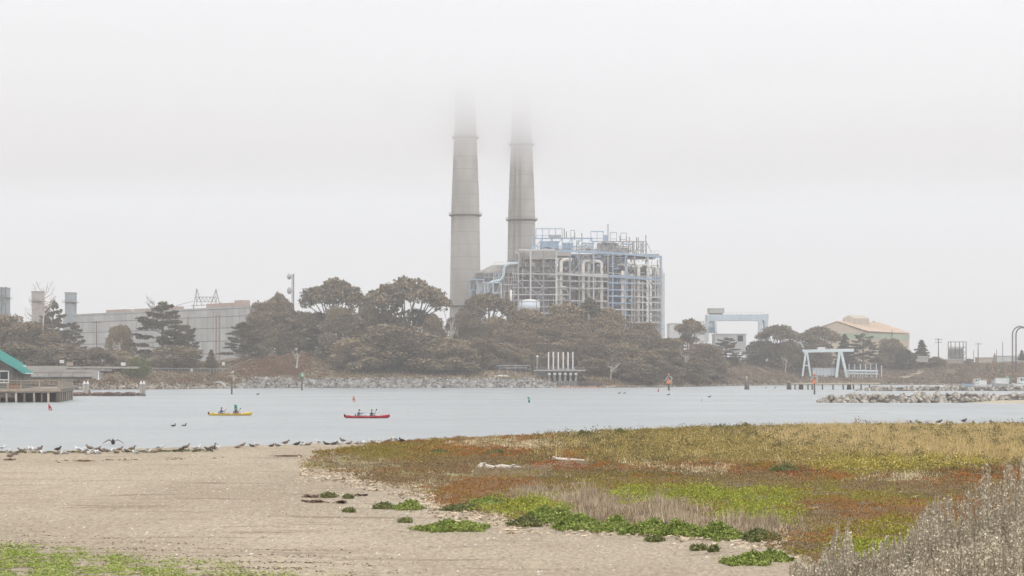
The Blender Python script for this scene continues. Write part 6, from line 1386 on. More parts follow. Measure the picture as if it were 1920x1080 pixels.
def ground_at(px, py):
    Y = (EYE - .2) * F / (py - HOR)
    for _ in range(8): Y = (EYE - max(0, float(near_z(XX(px, Y), Y)))) * F / (py - HOR)
    return Vector((XX(px, Y), Y, float(near_z(XX(px, Y), Y))))
for i, (px, py, c, st) in enumerate(BIRDS):
    kind = {'w': 'white', 'b': 'brown', 'd': 'dark', 'p': 'pelican'}[c] + ('_stand' if st else '_sit')
    new = kind not in BP
    if new: BP[kind] = bird_proto(kind)
    o = BP[kind] if new else copy_tree(BP[kind]); o.name = 'pelican' if c == 'p' else 'gull'
    g = ground_at(px, py); g.z = max(g.z, .0); o.location = g; o.rotation_euler = (0, 0, rnd.choice((0, 3.14)) + rnd.uniform(-.6, .6)); s = rnd.uniform(.78, 1.0) * (.6 if c == 'p' else 1); o.scale = (s, s, s)
    look = {'w': 'white gull with grey wings', 'b': 'brown speckled young gull', 'd': 'dark brown gull', 'p': 'dark brown pelican'}[c]
    tag(o, '%s bird from the left along the waterline, a %s %s' % (ordinal(i), look, 'standing' if st else 'resting'))
    tag(o, None, 'gull' if c != 'p' else 'pelican', 'seabirds along the waterline')
def extra_birds():
    # bird beating its wings in the shallows
    Y = EYE * F / (833 - HOR); t = thing('cormorant', 'dark bird beating its spread wings in the shallows near the left shore', 'bird', (XX(212, Y), Y, 0)); x, z = XX(212, Y), 0
    MB().tube([(x - .1, Y + .3, .04), (x, Y, .12), (x + .03, Y - .15, .2), (x + .05, Y - .22, .34), (x + .07, Y - .32, .36)], [.04, .14, .13, .06, .05], 10).build('body', fe_d, t, True)
    for s in (-1, 1): MB().tube([(x + s * .08, Y, .2), (x + s * .3, Y + .03, .33), (x + s * .55, Y + .06, .2), (x + s * .78, Y + .1, .04)], [(.12, .03), (.15, .03), (.13, .02), (.03, .01)], 8).build('wing', fe_d, t, True)
    MB().tube([(x + .07, Y - .35, .36), (x + .09, Y - .46, .34)], [.02, .006], 6).build('bill', bill_k, t)
    for px, py, lab, w in ((325, 799.5, 'dark duck swimming, left one of the pair in open water', 0), (345, 799, 'pale headed duck swimming, right one of the pair in open water', 1), (483, 740, 'tiny dark diving bird on the water near the thin green marker', 0), (1161, 738, 'left one of two tiny dark birds on the water near the orange marker', 0), (1171, 738, 'right one of two tiny dark birds on the water near the orange marker', 0), (1436, 728, 'left one of two tiny dark birds in front of the brown right shore', 0), (1453, 728, 'right one of two tiny dark birds in front of the brown right shore', 0), (1330, 745, 'tiny dark bird on the water right of the thin stick buoy', 0), (1253, 741, 'tiny dark bird on the water below the orange marker pile', 0)):
        Y = EYE * F / (py - HOR); x = XX(px, Y); t = thing('duck', lab, 'duck', (x, Y, 0), 'birds swimming on the harbour'); k = 1.0 if py > 790 else 1.6
        MB().tube([(x - .27 * k, Y, .1 * k), (x - .1 * k, Y, .08 * k), (x + .1 * k, Y, .08 * k), (x + .17 * k, Y, .13 * k), (x + .19 * k, Y, .24 * k), (x + .22 * k, Y, .28 * k), (x + .27 * k, Y, .27 * k)], [.02 * k, .09 * k, .1 * k, .07 * k, .035 * k, .045 * k, .02 * k], 8).build('body', fe_d, t, True)
        if py > 790:
            MB().tube([(x + .26, Y, .27), (x + .33, Y, .26)], [.015, .006], 5).build('bill', bill_k, t)
            for s in (-1, 1): MB().tube([(x + .08, Y + s * .08, .11), (x - .22, Y + s * .04, .11)], [(.03, .05), (.008, .015)], 6).build('wing', fe_w if w else fe_d, t, True)
    for i, (px, py) in enumerate(((1708, 797), (1723, 797), (1760, 795.5), (1807, 793), (1825, 797.5), (1861, 797.5))):
        o = copy_tree(BP['dark_sit']); g = ground_at(px, py); g.z = max(g.z, 0.02) + .12; o.location = g; o.rotation_euler = (0, 0, rnd.uniform(0, 6)); o.scale = (1.3,) * 3; o.name = 'duck'
        tag(o, 'dark bird resting at the far right marsh edge, %s from the left of six' % ONES[i], 'bird', 'dark birds at the far marsh edge')
    # white gull on the thick marker pile
    Y = EYE * F / (739.5 - HOR); o = copy_tree(BP['white_stand']); o.location = (XX(434.5, Y), Y, ZZ(702, Y)); o.scale = (2.0,) * 3; o.rotation_euler = (0, 0, .4); tag(o, 'white gull perched on top of the thick dark marker pile', 'gull')
extra_birds()

# ------------------------------------------------------------------ marsh plants
MARSH = [(575, 868), (600, 848), (690, 834), (820, 824), (960, 819), (1080, 812), (1300, 803), (1500, 798), (1920, 796), (2500, 796), (2500, 1085), (1640, 1085), (1520, 1062), (1455, 1030), (1440, 1006), (1300, 1000), (1200, 990), (1060, 984), (965, 980), (950, 964), (850, 958), (810, 945), (800, 925), (700, 905), (650, 890), (585, 882)]
def inside(px, py, poly):
    r = np.zeros(len(px), bool); n = len(poly)
    for i in range(n):
        x0, y0 = poly[i]; x1, y1 = poly[i - 1]
        c = ((y0 > py) != (y1 > py)) & (px < (x1 - x0) * (py - y0) / (y1 - y0 + 1e-9) + x0); r ^= c
    return r
# colour patches of the marsh, mapped on the ground
PATCH = [(700, 845, 130, 13, 'olive'), (650, 858, 70, 9, 'saltgrass'), (690, 872, 115, 8, 'saltgrass'), (605, 874, 40, 8, 'saltgrass'), (640, 886, 75, 7, 'litter'), (880, 846, 120, 11, 'red'), (960, 834, 110, 11, 'straw'), (1000, 822, 60, 5, 'red'),
 (760, 855, 110, 9, 'olive'), (860, 872, 140, 15, 'brown'), (830, 893, 70, 6, 'saltgrass'), (800, 913, 75, 8, 'saltgrass'), (740, 900, 50, 10, 'brown'), (900, 916, 95, 15, 'rust'), (960, 908, 70, 12, 'rust'), (840, 935, 50, 9, 'rust'), (1055, 873, 60, 8, 'crimson'), (1095, 852, 50, 11, 'red'), (1130, 872, 50, 8, 'red'),
 (1110, 820, 45, 12, 'straw'), (1250, 832, 180, 17, 'gum_low'), (1230, 858, 130, 13, 'gum_low'), (1200, 873, 60, 5, 'straw'), (1320, 882, 70, 5, 'straw'), (1350, 850, 60, 13, 'gum_low'), (1310, 867, 60, 7, 'red'), (1235, 891, 40, 6, 'red'), (1410, 880, 70, 7, 'red'), (1430, 850, 90, 16, 'gum_low'),
 (1200, 905, 220, 13, 'olive'), (1350, 900, 150, 10, 'brown'), (1450, 915, 90, 10, 'olive'), (1300, 933, 190, 15, 'lime'), (1420, 962, 75, 22, 'lime'), (1180, 958, 120, 26, 'twig'), (1300, 985, 80, 14, 'twig'), (1430, 994, 70, 14, 'twig'), (1080, 940, 50, 14, 'twig'), (1010, 925, 50, 9, 'twig'), (1120, 905, 70, 8, 'olive'), (1050, 893, 70, 7, 'brown'), (1090, 903, 50, 4, 'straw'),
 (1700, 828, 270, 27, 'tan'), (1560, 815, 130, 14, 'tan'), (1880, 832, 170, 27, 'tan'), (2100, 840, 200, 40, 'tan'), (1660, 874, 95, 15, 'gum'), (1570, 874, 50, 10, 'gum'), (1770, 870, 90, 9, 'gum'), (1520, 860, 60, 12, 'gum_low'), (1700, 897, 90, 4, 'straw'), (1500, 889, 30, 5, 'crimson'), (1850, 892, 110, 9, 'red'), (1560, 894, 80, 5, 'red'),
 (1650, 912, 120, 7, 'brown'), (1800, 920, 110, 11, 'brown'), (1560, 926, 110, 9, 'ygreen'), (1690, 938, 80, 9, 'ygreen'), (1480, 920, 50, 8, 'red'), (1620, 957, 150, 20, 'rust'), (1545, 972, 60, 18, 'brown'), (1690, 1000, 90, 30, 'ygreen'), (1640, 1035, 70, 25, 'lime'), (985, 952, 65, 16, 'lime'), (1740, 965, 80, 20, 'rust'), (1230, 808, 120, 6, 'olive'), (1380, 806, 90, 6, 'olive')]
SPECIES = {'mound': ((0.136, 0.119, 0.049), (0.198, 0.171, 0.073), 16, .32, .42, .03, .6),   # colour a, colour b, blades per tuft, radius, height, blade width, lean
 'red': ((0.395, 0.140, 0.042), (0.317, 0.173, 0.046), 9, .22, .15, .035, .5), 'crimson': ((0.353, 0.066, 0.043), (0.381, 0.109, 0.040), 9, .22, .14, .035, .5), 'rust': ((0.288, 0.137, 0.057), (0.360, 0.184, 0.057), 10, .22, .22, .022, .5), 'brown': ((0.226, 0.155, 0.075), (0.295, 0.215, 0.104), 10, .22, .22, .022, .5), 'olive': ((0.255, 0.199, 0.048), (0.311, 0.247, 0.063), 10, .22, .18, .03, .5), 'ygreen': ((0.326, 0.278, 0.046), (0.253, 0.253, 0.045), 10, .22, .22, .03, .5),
 'lime': ((0.265, 0.305, 0.044), (0.349, 0.364, 0.063), 14, .22, .22, .03, .6), 'saltgrass': ((0.427, 0.387, 0.236), (0.525, 0.461, 0.286), 10, .22, .14, .025, .7), 'straw': ((0.611, 0.500, 0.309), (0.719, 0.607, 0.401), 10, .25, .22, .018, 1.1), 'litter': ((0.502, 0.375, 0.248), (0.625, 0.497, 0.337), 5, .25, .05, .03, 1.5), 'twig': ((0.375, 0.295, 0.208), (0.499, 0.403, 0.284), 13, .22, .36, .012, .7), 'tan': ((0.562, 0.427, 0.197), (0.643, 0.507, 0.260), 13, .25, .42, .014, .5), 'gum_low': ((0.303, 0.240, 0.073), (0.423, 0.327, 0.128), 11, .25, .28, .02, .5), 'gum': ((0.325, 0.285, 0.054), (0.424, 0.352, 0.081), 11, .25, .30, .025, .5)}
def tufts(c, nb, rad, h, w, lean, q):
    n = len(c); M = n * nb; b = np.repeat(c, nb, 0); hh = np.repeat(q.uniform(.6, 1.35, n), nb) * h * q.uniform(.5, 1.15, M)
    a = q.uniform(0, 6.28, M); r = rad * np.sqrt(q.random(M)); b = b + np.stack([r * np.cos(a), r * np.sin(a), np.zeros(M) - .03], -1)
    a2 = q.uniform(0, 6.28, M); d = np.stack([np.cos(a2), np.sin(a2), np.zeros(M)], -1); wv = np.stack([np.cos(a2 + 1.3), np.sin(a2 + 1.3), np.zeros(M)], -1) * (w * q.uniform(.6, 1.4, M))[:, None]
    tip = b + d * (lean * hh * q.uniform(.1, 1, M))[:, None]; tip[:, 2] += hh
    V = np.stack([b - wv, b + wv, tip], 1).reshape(-1, 3)
    return V, np.arange(3 * M).reshape(-1, 3)
MATS_LOW = {'red': .05, 'crimson': .05, 'rust': .042, 'brown': .042, 'olive': .045, 'ygreen': .05, 'lime': .06, 'gum_low': .05, 'gum': .055, 'mound': .05}
def mats_low(c, nb, rad, h, size, q):
    n = len(c); M = n * nb; b = np.repeat(c, nb, 0); d = q.normal(size=(M, 3)); d /= np.linalg.norm(d, axis=1)[:, None]; d[:, 2] = np.abs(d[:, 2]); k = q.uniform(.55, 1.05, M)
    hh = np.repeat(q.uniform(.7, 1.3, n), nb); b = b + np.stack([d[:, 0] * k * rad, d[:, 1] * k * rad, d[:, 2] * k * hh * h[np.repeat(np.arange(n), nb)]], -1)
    return leaf_tris(b, size, q, -.35)
def marsh():
    q = np.random.default_rng(23); N = 95000
    px = q.uniform(560, 2200, N); Y = q.uniform(36, 165, N); X = (px - 960) / F * Y; Z = near_z(X, Y); py = HOR + (EYE - Z) / Y * F
    jx = px + 14 * fbm(X, Y, 5, 30); jy = py + 4.0 * fbm(X, Y, 6, 31) * np.clip(60 / Y, .3, 1.2); q9 = q.normal(size=(2, N)); kx = jx + 20 * fbm(X, Y, 2.2, 33) + 16 * q9[0]; ky = jy + (5 * fbm(X, Y, 2.5, 34) + 3.5 * q9[1]) * np.clip(70 / Y, .4, 1.2)
    log_gap = ((px > 885) & (px < 1042) & (py > 872) & (py < 896)) | ((px > 1030) & (px < 1122) & (py > 860) & (py < 874))
    ok = inside(jx, jy, MARSH) & (Z > .08) & ~(log_gap & (q.random(N) < .8)) ; px, Y, X, Z, py, jx, jy = (a[ok] for a in (px, Y, X, Z, py, kx, ky))
    names = list(SPECIES); best = np.full(len(px), -.25); sp = np.zeros(len(px), int)
    dflt = np.where(fbm(X, Y, 11, 40) > .25, names.index('olive'), np.where(fbm(X, Y, 8, 41) > .2, names.index('rust'), names.index('brown'))); sp[:] = dflt
    for k, (cx, cy, rx, ry, s) in enumerate(PATCH):
        w = 1 - ((jx - cx) / rx) ** 2 - ((jy - cy) / ry) ** 2 + .6 * fbm(X, Y, 2.6, 60 + k % 9); m = w > best; sp[m] = names.index(s); best[m] = w[m]
    mix_ = q.random(len(px)) < np.where(py < 900, .26, .16); alt_ = q.choice([names.index(z) for z in ('tan', 'olive', 'brown', 'gum_low', 'saltgrass')], len(px)); sp[mix_] = np.where((py < 870) & (px > 1000), alt_, dflt)[mix_]
    extra = (fbm(X, Y, 4, 77) > .45) & (py < 866) & (px > 1040); sp[extra & (q.random(len(px)) < .6)] = names.index('gum_low')
    dark_ = (fbm(X, Y, 3.2, 78) > .52) & (py < 900) & (px > 1000) & (q.random(len(px)) < .7); sp[dark_] = names.index('mound')
    nice = {'mound': ('dark_marsh_shrubs', 'dark olive shrub mounds scattered over the far marsh'), 'red': ('ice_plant_patch', 'orange red ice plant mats across the marsh'), 'crimson': ('crimson_ice_plant', 'crimson ice plant mats beside the straight driftwood pole'), 'rust': ('rusty_pickleweed', 'rusty brown pickleweed in the marsh'), 'brown': ('brown_pickleweed', 'dull brown pickleweed in the marsh'), 'olive': ('olive_pickleweed', 'olive pickleweed in the marsh'), 'ygreen': ('yellow_green_pickleweed', 'yellow green pickleweed in the marsh'), 'lime': ('lime_green_herbs', 'bright lime green ground cover in the marsh'), 'saltgrass': ('saltgrass', 'pale grey green saltgrass mats'), 'straw': ('straw_grass', 'bleached straw coloured dead grass'), 'litter': ('leaf_litter', 'pale dead plant litter at the marsh edge'), 'twig': ('dry_twigs', 'grey brown dry twiggy growth behind the green shrubs'), 'tan': ('dry_grass', 'tall tan dry grass along the far marsh'), 'gum_low': ('gumplant', 'olive yellow bushy gumplant across the middle marsh'), 'gum': ('flowering_gumplant', 'yellow flowering gumplant in the right marsh')}
    for i, s in enumerate(names):
        k = sp == i
        if not k.any(): continue
        ca, cb, nb, rad, h, w, lean = SPECIES[s]; c = np.stack([X[k], Y[k], Z[k]], -1)
        sc_ = np.clip(.55 + .45 * fbm(c[:, 0], c[:, 1], 3, 90 + i), .4, 1.2)
        far_w = np.clip(Y[k] / 70, 1, 1.8)
        sc_ = np.clip(.62 + .75 * fbm(c[:, 0], c[:, 1], 2.4, 90 + i), .25, 1.5)
        V, Fc = (mats_low(c, nb + 4, rad * 1.35, h * sc_ * (1.5 if s in ('gum', 'gum_low', 'mound', 'lime') else 1.2), MATS_LOW[s] * np.repeat(np.clip(Y[k] / 75, .8, 1.5), nb + 4), q) if s in MATS_LOW else tufts(c, nb, rad, h, w * 1.25, lean, q))
        if s not in MATS_LOW: V = V.reshape(-1, nb, 3, 3); V[:, :, 2, 2] = c[:, None, 2] - .03 + (V[:, :, 2, 2] - c[:, None, 2] + .03) * (sc_ * 1.15)[:, None]
        V = V.reshape(-1, 3)
        mt = mat('plant_' + s, ca, cb, scale=.5, rough=.9, island=.38, spec=.1, lo=.3, hi=.7)
        tag(mesh_np(nice[s][0], V, Fc, mt), nice[s][1], 'marsh plants', kind='stuff')
        if s in ('gum', 'gum_low'):
            sel = q.random(len(c)) < (.55 if s == 'gum' else .08); f = np.repeat(c[sel], 3, 0); f = f + np.stack([q.uniform(-.3, .3, len(f)), q.uniform(-.3, .3, len(f)), q.uniform(.18, .36, len(f))], -1)
            V, Fc = leaf_tris(f, .055, q, .3); tag(mesh_np('yellow_flowers', V, Fc, mat('petal_yellow', (.60, .44, .10), (.66, .54, .22), scale=1, island=.2)), 'small yellow flowers on the gumplant', 'flowers', kind='stuff')
    # soil mat under the plants
    gx = np.linspace(-16, 75, 300); gy = np.linspace(34, 165, 260); A, B_ = np.meshgrid(gx, gy); Zs = near_z(A, B_); pxx = 960 + A / B_ * F; pyy = HOR + (EYE - Zs) / B_ * F
    fx = (pxx + 14 * fbm(A, B_, 5, 30)).ravel(); fy = (pyy + 4 * fbm(A, B_, 6, 31) * np.clip(60 / B_, .3, 1.2)).ravel(); ins = (inside(fx, fy, MARSH) & (Zs.ravel() > .1)).reshape(A.shape)
    cells = ins[:-1, :-1] & ins[1:, :-1] & ins[:-1, 1:] & ins[1:, 1:]; idx = np.arange(A.size).reshape(A.shape); Fq = np.stack([idx[:-1, :-1][cells], idx[:-1, 1:][cells], idx[1:, 1:][cells], idx[1:, :-1][cells]], -1)
    V = np.stack([A, B_, Zs + .012], -1).reshape(-1, 3); used = np.unique(Fq); mp = np.full(A.size, -1); mp[used] = np.arange(len(used))
    tag(mesh_np('marsh_soil', V[used], mp[Fq], mat('marsh_soil', (.13, .10, .055), (.20, .14, .075), scale=.35, rough=1, bump=.8, bscale=6, detail=9), None, True), 'dark peaty soil under the marsh plants', 'ground', kind='structure')
marsh()

# litter, shells, seaweed
def flakes(name, px0, px1, y0, y1, n, size, m, label, cat, keep, flat=.85, lift=.012, aspect=1.0):
    q = np.random.default_rng(len(name) * 7 + n); px = q.uniform(px0, px1, n); Y = q.uniform(y0, y1, n); X = (px - 960) / F * Y; Z = near_z(X, Y); py = HOR + (EYE - Z) / Y * F
    k = keep(px, py, X, Y, q); c = np.stack([X[k], Y[k], Z[k] + lift], -1)
    V, Fc = leaf_tris(c, size, q, flat); V = V.reshape(-1, 3, 3)
    if aspect != 1: V[:, :, 0] = c[:, None, 0] + (V[:, :, 0] - c[:, None, 0]) * aspect
    V = V.reshape(-1, 3); return tag(mesh_np(name, V, Fc, m), label, cat, kind='stuff')
def edge_dist(px, py):
    d = np.full(len(px), 1e9); pts = MARSH[13:] + [MARSH[0]]
    for (ax, ay), (bx, by) in zip(pts[:-1], pts[1:]):
        t = np.clip(((px - ax) * (bx - ax) + (py - ay) * 6 * (by - ay)) / ((bx - ax) ** 2 + 6 * (by - ay) ** 2 + 1e-6), 0, 1); d = np.minimum(d, np.hypot(px - ax - t * (bx - ax), (py - ay - t * (by - ay)) * 2.6))
    return d
flakes('shells', -100, 1560, 37, 104, 26000, .036, mat('shell_white', (.74, .71, .66), (.60, .56, .5), scale=3, island=.15), 'white broken shells scattered over the sand', 'shells', lambda px, py, X, Y, q: (q.random(len(px)) < .10 + .30 * np.exp(-((px - 850) / 330) ** 2 - ((py - 930) / 60) ** 2) + .16 * np.exp(-((px - 450) / 250) ** 2 - ((py - 925) / 45) ** 2)) & ~inside(px, py, MARSH), .6, .02, 1.6)
flakes('pebbles', -100, 1560, 37, 104, 14000, .022, mat('pebble_dark', (.14, .11, .085), (.2, .16, .12), scale=3, island=.3), 'dark specks of weed and pebbles on the sand', 'pebbles', lambda px, py, X, Y, q: (q.random(len(px)) < .35) & ~inside(px, py, MARSH), .7, .012, 1.8)
flakes('pale_litter', 560, 1640, 37, 104, 60000, .075, mat('litter_pale', (.60, .50, .37), (.46, .36, .25), scale=2, island=.3), 'pale wrack litter along the sandy marsh edge', 'litter', lambda px, py, X, Y, q: (q.random(len(px)) < 1.0 * np.exp(-(edge_dist(px, py - 4) / 30) ** 2)) & (fbm(X, Y, 3, 50) > -.35), .55, .03, 2.0)
flakes('dark_litter', 560, 1640, 37, 104, 24000, .045, mat('litter_dark', (.17, .10, .06), (.24, .15, .09), scale=2, island=.3), 'brown wrack litter along the sandy marsh edge', 'litter', lambda px, py, X, Y, q: (q.random(len(px)) < .6 * np.exp(-(edge_dist(px, py + 4) / 26) ** 2)) & (fbm(X, Y, 2.5, 51) > -.1), .55, .03, 2.0)
flakes('eelgrass_line', -60, 400, 96, 112, 9000, .09, mat('eelgrass', (.085, .095, .04), (.13, .125, .06), scale=2, island=.3), 'dark green eelgrass line along the left waterline', 'seaweed', lambda px, py, X, Y, q: q.random(len(px)) < np.exp(-((py - (850 - px * .009)) / 1.3) ** 2) * (fbm(X, Y, 4, 52) > -.35), .5, .05, 2.5)
flakes('wrack_line', -60, 420, 80, 104, 7000, .07, mat('wrack_brown', (.15, .11, .07), (.2, .16, .09), scale=2, island=.3), 'thin brown weed wrack line on the left beach', 'seaweed', lambda px, py, X, Y, q: q.random(len(px)) < .5 * np.exp(-((py - (867 - px * .02)) / 1.8) ** 2) * (fbm(X, Y, 5, 53) > .1), .6, .02, 2.5)
gm = lambda px, py, X, Y: 1.9 * np.clip((py - (1012 + px * .085)) / 50, 0, 1) * np.clip(.5 + 1.1 * fbm(X, Y, 1.6, 54) + .8 * fbm(X * .6, Y, .45, 57), 0, 1) * np.clip((760 - px) / 350, 0, 1)
flakes('green_seaweed', -400, 760, 35.5, 48, 160000, .028, mat('weed_lime', (.20, .29, .03), (.29, .34, .07), scale=2, island=.35), 'bright green stranded seaweed at the bottom left', 'seaweed', lambda px, py, X, Y, q: q.random(len(px)) < gm(px, py, X, Y) * (.35 + .85 * np.clip((420 - px) / 400, 0, 1)), .5, .03, 1.8)
flakes('pale_seaweed', -400, 760, 35.5, 48, 70000, .026, mat('weed_pale', (.42, .40, .20), (.48, .44, .26), scale=2, island=.3), 'bleached yellow stranded seaweed at the bottom left', 'seaweed', lambda px, py, X, Y, q: q.random(len(px)) < .7 * gm(px, py, X, Y), .55, .03, 1.9)
flakes('dark_seaweed', -400, 800, 35.5, 54, 80000, .026, mat('weed_dark', (.12, .085, .05), (.17, .125, .075), scale=2, island=.3), 'dark dried seaweed streaks at the bottom left', 'seaweed', lambda px, py, X, Y, q: q.random(len(px)) < .55 * np.clip((py - (985 + px * .06)) / 40, 0, 1) * np.clip(1.6 * fbm(X * .35, Y, 1.3, 55) + .6 * fbm(X, Y, .4, 56) - .1, 0, 1) * np.clip((900 - px) / 300, 0, 1), .7, .018, 2.4)

# clumps one can count: green shrubs, kelp, driftwood
leafG = mat('herb_green', (.18, .235, .045), (.30, .35, .095), scale=1.2, rough=.8, island=.45, spec=.2); leafD = mat('herb_dark', (.13, .145, .05), (.20, .21, .075), scale=1.5, rough=.85, island=.45); stemm = mat('herb_stem', (.17, .12, .07), rough=.9)
def clump(px, py, wpx, hpx, label, seed, m=None, group=None, tall=1.0):
    q = np.random.default_rng(seed); g = ground_at(px, py - hpx * .25); Y = g.y; w = wpx / F * Y / 2; h = max(.12, hpx / F * Y * .8); t = thing('green_shrub' if m is not leafD else 'low_shrub', label, 'shrub', g, group)
    n = int(70 * w * w * 30 + 260); a = q.uniform(0, 6.28, n); r = np.sqrt(q.random(n)); x = g.x + w * r * np.cos(a); y = g.y + w * .75 * r * np.sin(a)
    lump = .62 + .38 * np.sin(x * 5 + seed) * np.cos(y * 6 + seed); top = h * np.sqrt(np.clip(1 - r ** 2.4, .03, 1)) * lump; z = near_z(x, y) + top * q.uniform(.25, 1.08, n) ** .6
    nr = n // 2; a2 = q.uniform(0, 6.28, nr); r2 = q.uniform(.8, 1.0, nr) + np.maximum(0, .55 * np.sin(a2 * 5 + seed)) * q.random(nr); xr_ = g.x + w * r2 * np.cos(a2); yr_ = g.y + w * .8 * r2 * np.sin(a2)
    c = np.concatenate([np.stack([x, y, z], -1), np.stack([xr_, yr_, near_z(xr_, yr_) + q.uniform(.01, .09, nr)], -1)]); n0 = n; n = len(c)
    V, Fc = leaf_tris(np.repeat(c, 4, 0) + q.normal(size=(n * 4, 3)) * .035, .055, q, -.2); mesh_np('foliage', V, Fc, m or leafG, t)
    k = MB()
    for i in range(0, n0, max(1, n0 // 40)): k.tube([(g.x + (x[i] - g.x) * .5, g.y + (y[i] - g.y) * .5, g.z - .03), (x[i], y[i], z[i])], [.012, .005], 4)
    k.build('stems', stemm, t)
G1 = 'green shrubs along the sand edge of the marsh'
SKY = [(1128, 808, 22, 15), (1206, 807, 26, 12), (1252, 804, 14, 13), (1276, 801, 10, 13), (1344, 803, 24, 11), (1432, 800, 18, 11), (1474, 799, 24, 12), (1600, 798, 26, 10), (1662, 797, 30, 12), (1532, 799, 16, 10), (1890, 795, 46, 16), (1310, 803, 14, 9), (1740, 797, 20, 8)]
SH = [(850, 999, 112, 22, 'isolated low green mat of ice plant lying on open sand', None), (765, 962, 48, 24, 'small leafy green shrub on sand left of the marsh edge', None), (718, 957, 32, 14, 'tiny green shrub left of the small leafy shrub on sand', leafD), (616, 935, 26, 9, 'tiny grey green tuft alone on the sand at left', leafD), (915, 952, 64, 20, 'low bright green shrub at the tip of the marsh edge', None), (868, 962, 60, 20, 'brownish green shrub just left of the marsh tip', leafD), (985, 992, 52, 24, 'low green shrub at the left end of the green row', leafD),
      (1030, 990, 92, 44, 'tall green shrub, first large one from the left in the green row', None), (1085, 1000, 80, 40, 'second large green shrub from the left in the green row', None), (1150, 1005, 72, 36, 'third large green shrub from the left in the green row', None), (1212, 1008, 84, 36, 'fourth large green shrub from the left in the green row', None), (1285, 1012, 84, 38, 'fifth large green shrub from the left in the green row', None), (1355, 1018, 84, 38, 'sixth large green shrub from the left in the green row', None), (1425, 1020, 66, 30, 'last green shrub at the right end of the green row', leafD),
      (1400, 1063, 76, 28, 'green shrub alone on sand in front of the green row', None), (1452, 1058, 50, 28, 'small green shrub touching the grey sagebrush at lower right', None), (1310, 1034, 22, 11, 'tiny green plant on the sand below the green row', leafD), (1338, 1036, 10, 8, 'tiniest green sprout right of the tiny plant below the green row', leafD), (1228, 1018, 28, 12, 'tiny green sprig in front of the fourth large green shrub', leafD), (930, 866 - 10, 40, 12, 'olive shrub standing in the orange ice plant patch', leafD), (1470, 890, 55, 18, 'dark low shrub mound beside the crimson ice plant', leafD), (1100, 824, 36, 18, 'olive shrub at the far marsh edge left of centre', leafD), (1165, 820, 30, 16, 'round olive shrub at the far marsh edge right of the first olive one', leafD), (1400, 806, 24, 13, 'round tan olive shrub breaking the far marsh skyline', leafD), (825, 852, 30, 9, 'dark green tuft at the left of the orange patch', leafD), (653, 936, 14, 5, 'tiny dark weed tuft right of the grey green tuft', leafD), (655, 962, 16, 6, 'tiny dark weed below the grey green tuft', leafD), (760, 981, 18, 6, 'tiny dark sprig below the small leafy shrub', leafD)]
for i, (px, py, w, h, lab, m) in enumerate(SH): clump(px, py, w, h, lab, 200 + i, m)
for i, (px, py, w, h) in enumerate(SKY): clump(px, py + 4, w, h, '%s ragged olive shrub from the left along the far marsh skyline' % ONES[i], 300 + i, leafD, 'ragged shrubs on the far marsh skyline')
def kelp(px, py, w, label, m, seed):
    q = random.Random(seed); g = ground_at(px, py); k = w / F * g.y; t = thing('kelp', label, 'kelp', g, 'stranded kelp pieces')
    mb = MB(); mb.tube([g + Vector((-k * .5, .05, .02)), g + Vector((-k * .2, 0, .03 * k + .02)), g + Vector((k * .15, .03, .025 * k + .02)), g + Vector((k * .5, -.05, .02))], [.015, (.05 * k + .02, .03), (.04 * k + .02, .03), .012], 7); mb.build('stipe', m, t, True)
    for i in range(12): a = g + Vector((q.uniform(-.5, .5) * k, q.uniform(-.1, .1), .05)); MB().tube([a, a + Vector((q.uniform(-.3, .3) * k, q.uniform(-.4, .2), .03)), a + Vector((q.uniform(-.6, .6) * k, q.uniform(-.5, .3), -.03))], [(.03, .012), (.05, .012), (.02, .006)], 5).build('blade', m, t)
kb = mat('kelp_brown', (.16, .085, .03), (.22, .13, .05), scale=6, rough=.6); kd = mat('kelp_dark', (.10, .055, .035), (.15, .085, .05), scale=6, rough=.7)
kelp(157, 865, 22, 'golden brown kelp lump behind the birds on the left beach', kb, 1); kelp(17, 863, 16, 'dark flat kelp piece near the left edge behind the birds', kd, 2); kelp(588, 942, 34, 'dark reddish kelp strip on the sand left of the marsh', kd, 3); kelp(584, 932, 22, 'brown kelp scrap above the reddish kelp strip', kd, 4); kelp(542, 856, 46, 'dark weed heap on the sand below the middle birds', kd, 5); kelp(640, 943, 18, 'small dark kelp scrap right of the reddish kelp strip', kd, 6); kelp(680, 930, 18, 'dark kelp tangle on sand at the marsh point', kd, 7)
dw = mat('driftwood', (.52, .46, .39), (.64, .58, .51), scale=3, rough=.95, stretch=(.25, 1, 1), bump=.5, bscale=8); dwp = mat('bleached_pole', (.60, .52, .42), (.68, .61, .51), scale=3, rough=.9)
def driftwood(pts, rad, label, m, knots=()):
    q = [ground_at(a, b) + Vector((0, 0, .2)) for a, b in pts]; Y = q[len(q) // 2].y
    q = [Vector((XX(a, Y), Y + (i % 2) * .08, p.z)) for i, ((a, b), p) in enumerate(zip(pts, q))]; q = [Vector((p.x, p.y, ZZ(b, p.y))) for p, (a, b) in zip(q, pts)]
    t = thing('driftwood_log', label, 'driftwood', (q[0].x, q[0].y, min(p.z for p in q) - .1), 'driftwood in the marsh')
    MB().tube(q, [r / F * Y for r in rad], 9).build('trunk', m, t, True)
    for a, b, c, d in knots: p, e = P(a, b, Y - .1), P(c, d, Y - .3); MB().tube([p, p.lerp(e, .6) + Vector((0, 0, .03)), e], [.09, .06, .02], 6).build('branch_stub', m, t)
